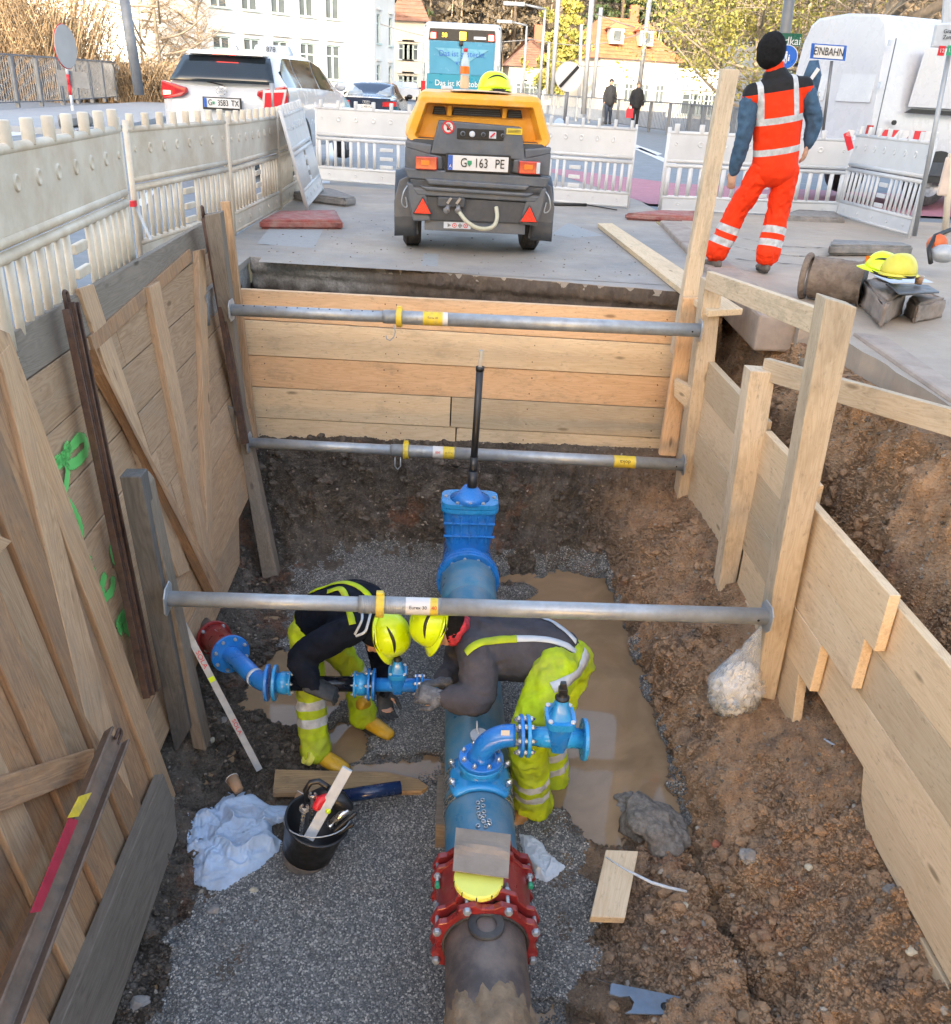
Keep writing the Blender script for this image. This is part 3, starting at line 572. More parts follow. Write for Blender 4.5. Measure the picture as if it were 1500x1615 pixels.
sheet('road_marking', [at(405, 385, Z=0).xy, at(425, 360, Z=0).xy, at(510, 362, Z=0).xy, at(495, 392, Z=0).xy], .004, simple('worn_white_marking', (.36, .37, .37), .8, 0, .2, 14, (.2, .2, .2), .5, 14))
sheet('road_marking', [at(870, 370, Z=0).xy, at(895, 352, Z=0).xy, at(952, 372, Z=0).xy, at(905, 376, Z=0).xy], .004, bpy.data.materials['worn_white_marking'])
sheet('road_marking', [at(665, 420, Z=0).xy, at(668, 400, Z=0).xy, at(692, 401, Z=0).xy, at(690, 421, Z=0).xy], .004, bpy.data.materials['worn_white_marking'])
MT['pink'] = simple('red_cycle_lane_paint', (.38, .16, .20), .8, 0, .1, 4); MT['mark'] = simple('white_road_paint', (.55, .57, .6), .7, 0, .1, 5)
sheet('cycle_lane', [(2.95, 13.2), (9, 13.2), (9, 16.6), (4.2, 16.6), (2.4, 18.6), (1.9, 18.6)], .002, MT['pink'])
for q in ([(955, 215), (960, 213), (1045, 243), (1035, 246)], [(1000, 235), (1010, 233), (1075, 262), (1062, 263)], [(940, 232), (1000, 232), (1002, 237), (938, 237)], [(520, 225), (530, 225), (520, 290), (505, 290)], [(0, 207), (40, 205), (60, 212), (0, 216)], [(215, 320), (235, 300), (245, 302), (228, 330)]):
    sheet('lane_marking', [at(x, y, Z=0).xy for x, y in q], .006, MT['mark'])
# raised pavement on the far left, along the bridge railing
wl = [at(0, 197, Z=.13), at(120, 205, Z=.13), at(200, 196, Z=.13), at(275, 180, Z=.13), at(277, 157, Z=.13), at(0, 174, Z=.13), at(-200, 180, Z=.13), at(-200, 203, Z=.13)]
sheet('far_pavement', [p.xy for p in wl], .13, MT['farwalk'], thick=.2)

g = G(); g.add([(-1.5, 7.6, .003), (1.9, 7.3, .003), (2.2, 10.5, .003), (-1.7, 10.5, .003)], [(0, 1, 2, 3)]); me_ = mesh_of(g, MT['asph'])
scatter('road_crumbs', np.array([v.co[:] for v in me_.vertices]), np.array([[0, 1, 2, 3]]), MT['clod'], 45, .004, .022, 9, MT['asph'], power=4.)
# ------------------------------------------------------------------ back shoring
def bp(x, y): return at(x, y, Y=7.02-.03*(x-385)/345)
bw = thing('back_shoring_wall', 'back wall of the pit clad in wide new horizontal pine boards', 'shoring wall', (.2, 7.0, -1.4))
L_ = [(383, 455), (388, 503), (393, 559), (398, 609), (402, 657), (405, 710)]; M_ = [(707, 472), (707, 522), (707, 577), (707, 627), (707, 676), (707, 728)]; Rr = [(1078, 492), (1068, 545), (1062, 596), (1052, 645), (1044, 692), (1036, 745)]
def bpl(pl, pr): return bp(*pl), bp(*pr)
bt = [None]*6
for i in range(5):
    tl, tr, bl, br = bp(*L_[i]), bp(*Rr[i]), bp(*L_[i+1]), bp(*Rr[i+1])
    n = (tr-tl).cross(bl-tl).normalized(); n = n if n.y > 0 else -n; e = (tl-bl).normalized()*.003
    mt_ = MT[('pine', 'pine_pale', 'pine', 'pine_pale', 'pine_pale')[i]]; pf = Vector((0, -.006*(i % 2), 0))
    ext = Vector((.22, 0, 0))
    if i in (3, 4):
        fr_ = .475 if i == 3 else .49
        for a, b in ((0, fr_-.0015), (fr_+.0015, 1)):
            q = [tl.lerp(tr, a)-e, tl.lerp(tr, b)-e, bl.lerp(br, b)+e, bl.lerp(br, a)+e]
            if a == 0: q[0] -= ext; q[3] -= ext
            else: q[1] += ext; q[2] += ext
            board('plank', [p+pf for p in q], n*.05, mt_, bw)
    else: board('plank', [tl-e-ext+pf, tr-e+ext+pf, br+e+ext+pf, bl+e-ext+pf], n*.05, mt_, bw)
g = G()
for i in range(5):
    tl, tr, bl, br = bp(*L_[i]), bp(*Rr[i]), bp(*L_[i+1]), bp(*Rr[i+1])
    for u_ in (.03, .32, .35, .66, .97):
        for v_ in (.25, .75): c = tl.lerp(tr, u_+.008*math.sin(i*7+u_*30)).lerp(bl.lerp(br, u_), v_); g.cyl(c+Vector((0, -.010, 0)), c+Vector((0, .01, 0)), .0045, n=7)
tag(O('nail_heads', g, MT['rust'], bw), kind='stuff')
# ------------------------------------------------ left shoring: leaning wall
PL0 = Vector((-1.75, 3, .4)); dwn = Vector((.43, 0, -2.5)).normalized(); NL = Vector((2.5, 0, .43)).normalized()
def lp(Y, s): return Vector((PL0.x, Y, PL0.z))+dwn*s
def lw_(x, y, off=0.): return on(x, y, PL0+NL*off, NL)
ldn = thing('left_shoring_wall', 'left wall of the pit, leaning wide weathered boards sprayed with green marks', 'shoring wall', (-1.7, 5.4, -1.5))
rg = random.Random(3)
s0 = 0
hs = [.20, .25, .26, .25, .24, .25, .26, .25, .25]; vary = [6.95, 6.95, 6.95, 6.95, 6.95, 6.93, 6.9, 6.7, 6.2]
for i, h in enumerate(hs):
    cuts = [3.25, rg.uniform(4.55, 5.0) if i else 4.42, vary[i]]
    if i == 8: cuts = [3.25, 4.9, 5.9]
    for a, b in zip(cuts, cuts[1:]):
        pr = rg.uniform(0, .008)
        q = [lp(a+.002, s0+.002), lp(b-.002, s0+.002), lp(b-.002-(.25 if i == 8 and b > 5 else 0), s0+h-.003), lp(a+.002, s0+h-.003)]
        board('plank', [p+NL*pr for p in q], -NL*.05, MT['pine_old' if i else 'pine_grey'] if not (i == 3 and a < 4) else MT['pine_old'], ldn, grain=(0, 1, 0))
    s0 += h
# battens and braces on the leaning wall
def lbat(pts, th, mat, name='batten', off=.02, parent=None, **k):
    P4 = [lw_(x, y, off+th) for x, y in pts]; d = (P4[3]-P4[0]); return board(name, P4, -NL*th, MT[mat], parent or ldn, grain=d, **k)
lbat([(235, 453), (252, 443), (338, 895), (322, 903)], .05, 'pine_old', 'upright_batten', -.005)
lbat([(313, 395), (324, 392), (338, 865), (328, 872)], .05, 'pine_old', 'upright_batten', -.005)
lbat([(150, 550), (165, 590), (352, 925), (338, 935)], .06, 'pine_warm', 'diagonal_brace', .012)
lbat([(125, 455), (148, 448), (300, 900), (282, 910)], .025, 'pine_old', 'wide_upright_board', -.005)
lbat([(143, 530), (300, 392), (303, 412), (150, 555)], .02, 'pine_warm', 'thin_batten', .001)
# green spray marks: soft-edged paint on the boards
def spraymat():
    m, t, b, N, L = nmat('green_spray_paint'); a = N('ShaderNodeAttribute'); a.attribute_name = 'edge'; n = noise(t, wpos(t), 60, 4, .8); n2 = noise(t, wpos(t), 9, 3)
    f = math_(t, 'ADD', a.outputs['Fac'], math_(t, 'MULTIPLY', math_(t, 'SUBTRACT', n, .5), 1.3)); f = math_(t, 'ADD', f, math_(t, 'MULTIPLY', math_(t, 'SUBTRACT', n2, .5), .9))
    L(ramp(t, f, [(.24, 0), (.68, .88)]), b.inputs['Alpha']); b.inputs['Base Color'].default_value = (.10, .52, .13, 1); b.inputs['Roughness'].default_value = .7; return m
MT['spray'] = spraymat()
def spray(path, w, closed=False):
    pts = []
    for a, b in zip(path, path[1:]):
        for q in range(6): pts.append((a[0]+(b[0]-a[0])*q/6, a[1]+(b[1]-a[1])*q/6))
    pts.append(path[-1]); W3 = [lw_(x, y, .0125) for x, y in pts]
    for _ in range(3): W3 = [W3[0]]+[(W3[i-1]+W3[i]*2+W3[i+1])/4 for i in range(1, len(W3)-1)]+[W3[-1]]
    vs = []; ed = []; fs = []
    for i, p in enumerate(W3):
        d = (W3[min(i+1, len(W3)-1)]-W3[max(0, i-1)]).normalized(); s_ = d.cross(NL).normalized(); e0 = min(1, i/2, (len(W3)-1-i)/2)
        for k, e in ((-1, 0), (-.45, 1), (.45, 1), (1, 0)): vs.append(p+s_*w*k); ed.append(e*e0)
    for i in range(len(W3)-1):
        for k in range(3): fs.append((i*4+k, i*4+k+1, i*4+k+5, i*4+k+4))
    g = G(); g.add(vs, fs); me = mesh_of(g, MT['spray'], OFF[ldn], fix=False); at_ = me.attributes.new('edge', 'FLOAT', 'POINT'); at_.data.foreach_set('value', ed); return link('spray_mark', me, ldn)
spray([(88, 738), (100, 722), (112, 706), (125, 690), (135, 692), (137, 712), (122, 728), (108, 733), (104, 708), (112, 700)], .035)
spray([(88, 750), (88, 725), (98, 722), (108, 740), (104, 770), (100, 800), (104, 825)], .028)
spray([(88, 745), (94, 775), (112, 795), (126, 820), (130, 845), (120, 853), (112, 848)], .028)
spray([(173, 820), (180, 835), (183, 860)], .028); spray([(186, 858), (176, 865), (180, 885), (190, 890), (192, 920)], .032)
spray([(142, 873), (140, 890), (136, 915), (138, 935), (148, 915), (146, 890)], .030); spray([(168, 900), (160, 925), (166, 945), (178, 930), (178, 905)], .032); spray([(134, 892), (137, 940)], .038)
spray([(163, 1000), (166, 985), (178, 990), (182, 1010), (176, 1040)], .038); spray([(205, 950), (196, 968), (186, 985), (195, 1000)], .038); spray([(186, 972), (212, 1000)], .064); spray([(178, 1010), (170, 1040)], .050)
# near panel of upright boards
npn = thing('near_left_panel', 'nearest left shoring panel of upright brown boards behind the steel rail', 'shoring panel', (-1.5, 2.9, -2))
def vb(pt, pb, pt2, pb2, off, th, mat, name='upright_board'):
    P4 = [lw_(*pt, off), lw_(*pt2, off), lw_(*pb2, off), lw_(*pb, off)]; return board(name, P4, -NL*th, MT[mat], npn, grain=P4[3]-P4[0])
vb((0, 560), (135, 1130), (16, 543), (212, 1262), .055, .05, 'pine_old')
rows = [(-30, 700, 20, 1010, 100, 1230), ]
yb = [3.72, 3.56, 3.40, 3.22, 3.03, 2.86, 2.68, 2.50, 2.33, 2.14, 1.95, 1.76, 1.6]
for i, (a, b) in enumerate(zip(yb[1:], yb[2:])):
    o_ = .03 if i % 2 else .052; mid = 1.78+.0*i
    board('upright_board', [lp(a-.004, -.02 if i < 1 else -.1)+NL*o_, lp(b+.004, -.1)+NL*o_, lp(b+.004, 2.42)+NL*o_, lp(a-.004, 2.42)+NL*o_], -NL*.045, MT['pine_warm' if i % 3 else 'pine_old'], npn, grain=dwn)
board('cross_batten', [lw_(-20, 1232, .085), lw_(150, 1180, .085), lw_(145, 1222, .085), lw_(-20, 1290, .085)], -NL*.03, MT['pine_warm'], npn)
board('cross_batten', [lw_(-10, 840, .085), lw_(20, 853, .085), lw_(-5, 880, .085), lw_(-30, 880, .085)], -NL*.03, MT['pine_old'], npn)
board('foot_board', [lp(3.42, 2.16)+NL*.1, lp(1.6, 2.16)+NL*.1, lp(1.6, 2.46)+NL*.13, lp(3.3, 2.46)+NL*.12, lp(3.40, 2.34)+NL*.11], -NL*.05, MT['pine_grey'], npn, grain=(0, 1, 0))
# steel rail with lifting loop lying against the near panel
def channel(name, a, b, w, d, mat, parent, up):
    a = Vector(a); b = Vector(b); ax = (b-a).normalized(); n = Vector(up); n = (n-ax*n.dot(ax)).normalized(); s_ = ax.cross(n)
    pr = [(-w/2, 0), (-w/2, d), (-w/2+.012, d), (-w/2+.012, .012), (w/2-.012, .012), (w/2-.012, d), (w/2, d), (w/2, 0)]
    g = G(); g.prism([a+s_*x+n*y for x, y in pr], b-a); return O(name, g, MT[mat], parent, bevel=.003)
def loop(name, c, ax, side, r, h, mat, parent, t=.008):
    ax = Vector(ax).normalized(); side = Vector(side).normalized(); c = Vector(c)
    pts = [c+side*r]+[c+ax*h+side*(r*math.cos(a))+ax*(r*math.sin(a)) for a in [math.pi*k/8 for k in range(9)]]+[c-side*r]
    g = G(); g.tube(pts, t, 8); return O(name, g, MT[mat], parent)
sr = thing('steel_rail', 'long rusty steel rail with lifting loop leaning across the near left panel', 'steel rail', tuple(lw_(60, 1400, .12)))
a = lw_(178, 1165, .20); b = lw_(-60, 1760, .26); channel('rail_profile', a, b, .10, .05, 'rust_lt', sr, NL+Vector((0, 0, .6)))
ax = (b-a).normalized(); loop('lifting_loop', a+ax*.02+NL*.02, -ax, NL.cross(ax), .016, .05, 'rust', sr, .007)
c = lw_(190, 1178, .15); d = lw_(-20, 1700, .2); channel('rail_flange', c, d, .05, .02, 'rust_lt', sr, NL)
board('red_tape_strip', [lw_(108, 1290, .262), lw_(122, 1294, .262), lw_(62, 1438, .275), lw_(47, 1440, .275)], NL*.004, simple('red_tape', (.42, .03, .06), .5), sr, bevel=0)
board('yellow_tape_strip', [lw_(124, 1256, .262), lw_(143, 1250, .262), lw_(122, 1288, .265), lw_(106, 1290, .265)], NL*.005, MT['yel'], sr, bevel=0)
# two rusty channels with loops, driven along the wall
def stake(lbl, top, bot, w, offt, offb, **k):
    t_ = thing('steel_stake', lbl, 'steel stake', tuple(lw_(*bot, offb))); A = lw_(*top, offt); B = lw_(*bot, offb); n = NL
    channel('stake_profile', A, B, w, .05, 'rust', t_, n); ax = (B-A).normalized(); s_ = ax.cross(n)
    channel('stake_profile', A+s_*(w*.8)+ax*.03, B+s_*(w*.8), w*.6, .035, 'rust', t_, n)
    loop('lifting_loop', A+ax*.03+s_*.03+n*.02, -ax, s_, .02, .06, 'rust', t_, .008); return t_
stake('dark rusty steel stake with a loop beside the green spray marks', (104, 478), (232, 1095), .055, .07, .05)
stake('thin dark steel stake with a loop hugging the far grey timber post', (318, 338), (382, 700), .03, .08, .05)
# timber posts standing against the left wall (each one holds a prop)
def post(lbl, pts, Yd, mat, name='timber_post', th=None, group=None, dy=(0, .12, 0), cat='post'):
    o = board(name, [at(x, y, Y=Yy) for (x, y), Yy in zip(pts, Yd)], dy, MT[mat], None, grain=at(*pts[3], Y=Yd[3])-at(*pts[0], Y=Yd[0]), bevel=.005); tag(o, lbl, cat, group); return o
post('short dark square timber post under the near prop', [(188, 752), (222, 752), (300, 1150), (276, 1190)], [3.74, 3.74, 3.82, 3.82], 'pine_dark', dy=(0, .10, 0))
post('lighter timber behind the dark square post, running down to the mud', [(222, 757), (232, 770), (325, 1185), (304, 1180)], [3.80, 3.80, 3.86, 3.86], 'pine_grey', dy=(0, .12, 0))
post('grey weathered timber post at the far left corner beside the upper prop', [(322, 340), (347, 335), (385, 655), (368, 650)], [6.48, 6.48, 6.42, 6.42], 'pine_grey')
post('long old timber post carrying the lower prop, foot in the mud', [(368, 645), (385, 650), (443, 932), (418, 936)], [6.48, 6.48, 5.95, 5.95], 'pine_grey')
post('thin grey lath below the far grey timber post', [(356, 640), (368, 645), (386, 793), (376, 795)], [6.3, 6.3, 6.35, 6.35], 'pine_grey', dy=(0, .03, 0), cat='lath')
post('brown board standing in the left rear corner', [(347, 318), (362, 318), (410, 735), (396, 728)], [6.95, 6.95, 6.9, 6.9], 'pine_old', dy=(0, .05, 0), cat='board')
post('narrow edge board in the left rear corner next to the new planks', [(349, 380), (352, 390), (398, 705), (390, 700)], [6.8, 6.8, 6.8, 6.8], 'pine_old', dy=(0, .04, 0), cat='board')
# ------------------------------------------------------------------ right shoring: boards, posts, rails
XR = 1.99
def rp(x, y, off=0.): return at(x, y, X=XR+off)
rw = thing('right_shoring_wall', 'right wall of the pit of fresh wide pine boards stepping down towards the viewer', 'shoring wall', (2.0, 4, -1.6))
def rb(Y0, Y1, z0, z1, off=0, th=.05, mat='pine_side', poly=None, z0b=None):
    q = poly or [(Y0, z1), (Y1, z1), (Y1, z0), (Y0, z0)]
    return board('plank', [Vector((XR+off, y, z)) for y, z in q], (th, 0, 0), MT[mat], rw, grain=(0, 1, 0))
rg = random.Random(11)
for i, (zt, zb_) in enumerate([(-.34, -.605), (-.608, -.875), (-.878, -1.13), (-1.133, -1.42)]):
    q = [(6.75, zt), (5.02, zt-.01), (5.02, zb_-.01), (6.75, zb_)]
    if i == 3: q = [(6.75, zt), (4.95, zt), (4.95, zb_-.12), (5.3, zb_-.08), (6.75, zb_)]
    rb(0, 0, 0, 0, .0+.004*(i % 2), poly=q)
for i, (zt, zb_) in enumerate([(-.40, -.665), (-.668, -.93), (-.933, -1.19), (-1.193, -1.45), (-1.453, -1.68)]):
    y0 = 5.0; y1 = 4.18-.02*i
    rb(0, 0, 0, 0, .004*(i % 2), poly=[(y0, zt), (y1, zt), (y1, zb_), (y0, zb_)])
for i, (zt, zb_, y1) in enumerate([(-.46, -.745, 3.17), (-.748, -1.02, 3.27), (-1.023, -1.30, 3.62), (-1.303, -1.50, 3.68)]):
    q = [(4.17, zt), (y1, zt), (y1+.0, zb_), (4.17, zb_)]
    if i == 3: q = [(4.17, zt), (3.78, zt), (3.70, zb_-.16), (3.84, zb_-.15), (4.17, zb_+.0)]
    rb(0, 0, 0, 0, -.05+.004*(i % 2), poly=q)
for i, (zt, zb_, y0) in enumerate([(-.53, -.80, 3.155), (-.803, -1.06, 3.255), (-1.063, -1.33, 3.60)]):
    rb(0, 0, 0, 0, .01, poly=[(y0+.2, zt), (1.0, zt), (1.0, zb_), (y0+.1, zb_)])
rb(0, 0, 0, 0, .012, poly=[(3.10, -1.333), (1.0, -1.333), (1.0, -1.60), (2.95, -1.56), (3.05, -1.47)])
rb(0, 0, 0, 0, .012, poly=[(2.62, -1.603), (1.0, -1.603), (1.0, -1.8), (2.1, -1.72)])
def rpost(lbl, face, Yd, w, dx, mat='pine_post', cat='post', dy=.08, name='timber_post'):
    """face: pixel corners of the side that faces the viewer (TL, TR, BR, BL)"""
    P4 = [at(x, y, Y=Yd) for x, y in face]; o = board(name, P4, (0, dy, 0), MT[mat], None, grain=P4[3]-P4[0], bevel=.005); tag(o, lbl, cat); return o
rpost('tall square timber post rising above the road in the rear right corner', [(1141, 108), (1167, 110), (1108, 500), (1063, 840)][:2]+[(1085, 560), (1060, 560)], 6.62, 0, 0, dy=.09)
rpost('orange brown upright board at the right end of the back wall', [(1078, 470), (1104, 470), (1066, 720), (1040, 718)], 6.56, 0, 0, 'pine', cat='board', dy=.05)
rpost('double timber post holding the right ends of both rear props', [(1113, 442), (1140, 446), (1100, 845), (1062, 840)], 6.28, 0, 0, dy=.14)
board_ = board('timber_block', [at(1063, 598, Y=6.45), at(1090, 612, Y=6.3), at(1088, 650, Y=6.3), at(1063, 625, Y=6.45)], (.04, .05, 0), MT['pine_post'], None); tag(board_, 'small timber block wedged between the rear right posts', 'block')
rpost('shorter timber post with a splintered top in the middle of the right wall', [(1184, 585), (1224, 588), (1150, 1045), (1114, 1058)], 4.98, 0, 0, dy=.13)
rpost('thick tall pale timber post holding the right end of the near prop', [(1303, 470), (1352, 485), (1222, 1105), (1190, 1098)], 3.94, 0, 0, dy=.12)
def rbeam(lbl, p0, p1, Y0, Y1, h, th, mat='pine_post'):
    a0, a1 = at(*p0, Y=Y0), at(*p1, Y=Y1); d = (a1-a0).normalized(); up = Vector((0, 0, 1)); n = d.cross(up).normalized()
    if n.y > 0: n = -n
    o = board('timber_rail', [a0, a1, a1-up*h, a0-up*h], -n*th, MT[mat], None, grain=d, bevel=.004); tag(o, lbl, 'rail'); return o
rbeam('upper timber rail nailed from the rear post to the thick pale post', (1126, 428), (1318, 492), 6.30, 4.14, .125, .05)
rbeam('lower timber rail from the short post past the thick post to the right edge', (1205, 565), (1560, 662), 5.05, 3.75, .13, .045)
# shovel handle sticking out of the soil behind the boards
g = G(); g.tube([at(1265, 570, Y=5.1), at(1268, 600, Y=5.08), at(1272, 700, Y=5.0)], [.019, .017, .017], 10, round_=True); tag(O('shovel_handle', g, MT['pine_grey']), 'worn grey shovel handle standing between the short post and the thick post', 'handle')
# loose new board lying across the corner of the asphalt
a = at(945, 352, Z=.03); b = at(1172, 486, Z=.04); c_ = at(1120, 494, Z=.04)
bo = board('loose_board', [at(943, 352, Z=.05), at(966, 352, Z=.05), at(1172, 487, Z=.05), at(1118, 490, Z=.05)], (0, 0, -.045), MT['pine_pale'], None, grain=b-a); tag(bo, 'long pale new board lying loose across the right corner of the asphalt', 'board')
# ------------------------------------------------------------------ steel props
def prop(lbl, pl, pr, Yl, Yr, nutx, stick, hook=0, lab2=None, holes=True, r=.031, zt=None):
    A = at(*pl, Y=Yl); B = at(*pr, Y=Yr); t_ = thing('steel_prop', lbl, 'prop', tuple((A+B)/2), group='telescopic steel props across the pit'); ax = (B-A).normalized(); up = Vector((0, 0, 1)); tw = Vector((0, -1, .55)).normalized(); L = (B-A).length
    def pt(f): return A+ax*(L*f)
    fn = (nutx-pl[0])/(pr[0]-pl[0])
    g = G(); g.cyl(A, pt(fn+.02), r*.88, n=24); g2 = G()
    O('inner_tube', g, MT['galv'], t_)
    g = G(); g.cyl(pt(fn-.035), pt(fn+.1), r*1.01, n=24)
    k = 26
    for q in range(k): c = pt(fn-.03+.072*q/k); g.cyl(c, c+ax*(L*.0014), r*1.05, n=24)
    O('threaded_sleeve', g, MT['galv'], t_)
    g = G(); g.cyl(pt(fn+.1), B, r*1.02, n=28); O('outer_tube', g, MT['galv'], t_)
    for e, s_ in ((A, -1), (B, 1)):
        g = G(); hh = .075; a_, b_, _ = frame(ax); oc = [e+a_*(hh*x)+b_*(hh*y) for x, y in ((-.55, -1), (.55, -1), (1, -.55), (1, .55), (.55, 1), (-.55, 1), (-1, .55), (-1, -.55))]
        g.prism(oc, ax*s_*.008); O('end_plate', g, MT['galv'], t_, bevel=.002)
    c = pt(fn); g = G(); g.lathe([(r*1.05, -.02), (r*1.45, -.02), (r*1.5, 0), (r*1.45, .02), (r*1.05, .02)], c, ax, 20); g.box(c+tw*.0+Vector((0, 0, r*1.5)), (.035, .03, .02)); O('adjusting_nut', g, MT['yel'], t_, bevel=.002)
    if holes and pl[0] < 380:
        u2 = (Vector((0, -.35, 1))).normalized(); u2 = (u2-ax*u2.dot(ax)).normalized()
        for q in range(13): c = pt(.015+(fn-.06)*(q+.5)/13); g = G(); g.cyl(c+u2*(r*.80), c+u2*(r*.895), .006, n=10); O('pin_hole', g, MT['blk'], t_)
    d = Vector((0, -1, 0)); c = pt(.982); g = G(); g.cyl(c+d*r*.95, c+d*r*1.035, .0065, n=12); O('pin_hole', g, MT['blk'], t_)
    for s0, s1, mk, tx in stick:
        f0 = (s0-pl[0])/(pr[0]-pl[0]); f1 = (s1-pl[0])/(pr[0]-pl[0]); g = G(); a_, b_, _ = frame(ax, up)
        rows_ = [[pt(f)+(a_*math.cos(th)+b_*math.sin(th))*(r*1.02+.0012) for th in [R(x) for x in range(80, 290, 12)]] for f in (f0, f1)]
        # wrap round the half facing the viewer
        rows_ = [[pt(f)+(Vector((0, -1, 0))*math.cos(th)+up*math.sin(th))*(r*1.02+.0014) for th in [R(x) for x in range(-80, 101, 12)]] for f in (f0, f1)]
        g.grid(rows_); O('sticker', g, MT[mk], t_)
        if tx: text(tx[0], tx[1], pt((f0+f1)/2)+Vector((0, -.94, .34)).normalized()*(r*1.02+.003), ax*tx[3], Vector((0, .34, .94))*tx[3], MT[tx[2]], t_, proud=.001, depth=.0004)
    if hook:
        g = G(); c = pt(fn-.012); hk = [c+Vector((0, -.03, -r)), c+Vector((.012, -.035, -r-.05)), c+Vector((.0, -.035, -r-.09)), c+Vector((-.025, -.035, -r-.115)), c+Vector((-.05, -.035, -r-.105)), c+Vector((-.055, -.035, -r-.08))] if hook == 1 else [c+Vector((0, -.03, -r)), c+Vector((.0, -.035, -r-.07)), c+Vector((-.022, -.035, -r-.1)), c+Vector((-.045, -.035, -r-.07)), c+Vector((-.042, -.035, -r-.0))]
        g.tube(hk, .005, 8); O('locking_pin', g, MT['galv'], t_)
    return t_
prop('upper rear steel prop across the back wall, hook hanging from its yellow nut', (366, 489), (1103, 521), 6.42, 6.22, 631, [(668, 699, 'yel', ('Eurex 30', .02, 'blk', 1)), (699, 707, 'white', None)], 1, r=.047)
prop('lower rear steel prop at the foot of the back wall, yellow sticker at right', (394, 698), (1077, 733), 6.36, 6.2, 640, [(682, 698, 'white', ('300', .026, 'redp', -1)), (698, 716, 'yel', ('Eurex 30', .014, 'blk', -1)), (967, 1001, 'yel', ('doka', .042, 'blk', -1))], 2, holes=False, r=.045)
prop('near steel prop crossing right above the two bent workers', (266, 944), (1208, 972), 3.72, 3.86, 584, [(624, 662, 'white', ('Eurex 30', .024, 'blk', 1)), (662, 674, 'yel', ('40', .028, 'redp', 1))], 0, holes=False, r=.043)
# ------------------------------------------------------------------ main water pipe
PX, PZ, PR_ = .262, -1.75, .165
def pc(Y, z=PZ): return Vector((PX, Y, z))
def hexbolt(g, c, ax, r=.011, h=.012, m=0): g.lathe([(0, 0), (r, 0), (r, h*.8), (r*.85, h), (0, h)], c, ax, 6, m)
def flange(parent, c, ax, r, th, mat, nb=8, br=None, boltmat='galv', name='flange', bolts=True, bs=.012, rot=0., both=False):
    c = Vector(c); ax = Vector(ax).normalized(); g = G(); g.lathe([(0, -th/2), (r*.97, -th/2), (r, -th/2+.003), (r, th/2-.003), (r*.97, th/2), (0, th/2)], c, ax, 40, 0, True)
    o = O(name, g, MT[mat], parent, bevel=0)
    for p in o.data.polygons: p.use_smooth = False
    if bolts:
        a, b, _ = frame(ax); br = br or r*.82
        for k in range(nb):
            t = 2*math.pi*(k+.5)/nb+rot; q = c+a*(br*math.cos(t))+b*(br*math.sin(t)); g = G(); hexbolt(g, q+ax*th/2, ax, bs, bs*1.1); hexbolt(g, q-ax*th/2, -ax, bs, bs*1.1)
            g.cyl(q-ax*(th/2+bs*1.9), q+ax*(th/2+bs*1.9), bs*.5, n=8)
            O('bolt', g, MT[boltmat], parent)
    return o
AY = Vector((0, 1, 0)); AX = Vector((1, 0, 0)); AZ = Vector((0, 0, 1))
op = thing('old_iron_pipe', 'old dark iron water pipe crusted with mud at the bottom edge', 'pipe', tuple(pc(1.8, -1.9)))
g = G(); g.tube([pc(y) for y in (.8, 1.5, 2.2, 2.75)], PR_, 48, cap=False); O('pipe_wall', g, MT['pipe_brown'], op)
rows_ = []
for i in range(60):
    y = 1.0+1.22*i/59; row = []
    for j in range(56):
        t = R(-25+230*j/55); e = 1-ss(2.10+.02*math.sin(j*.35)+.02*math.sin(j*.9), 2.24+.03*math.sin(j*.35)+.03*math.sin(j*1.3), y); row.append((t, y, float(e)))
    rows_.append(row)
aa = np.array([[(math.cos(t)*PR_*1.3, y, math.sin(t)*PR_*1.3) for t, y, e in r_] for r_ in rows_]); nz = fbm(aa, 11, 5, 5, .65); n2_ = fbm(aa, 38, 3, 8)
pts = [[pc(y)+Vector((math.cos(t), 0, math.sin(t)))*(PR_-.006+e*(.018+.030*nz[i, j]+.012*n2_[i, j])) for j, (t, y, e) in enumerate(r_)] for i, r_ in enumerate(rows_)]
MT['mud'] = simple('dried_pale_mud', (.235, .165, .105), .92, 0, .35, 14, (.13, .09, .06), .4, 9, .9, 40, .012)
g = G(); g.grid(pts); O('mud_crust', g, MT['mud'], op)
g = G(); c = at(767, 1458, Z=-1.583); g.lathe([(.040, 0), (.042, .012), (.070, .012), (.074, .006), (.074, 0), (.040, 0)], c+Vector((0, 0, -.004)), (0, 0, 1), 40); tag(O('rubber_gasket', g, MT['rubber']), 'black rubber ring gasket lying on the old iron pipe', 'gasket')
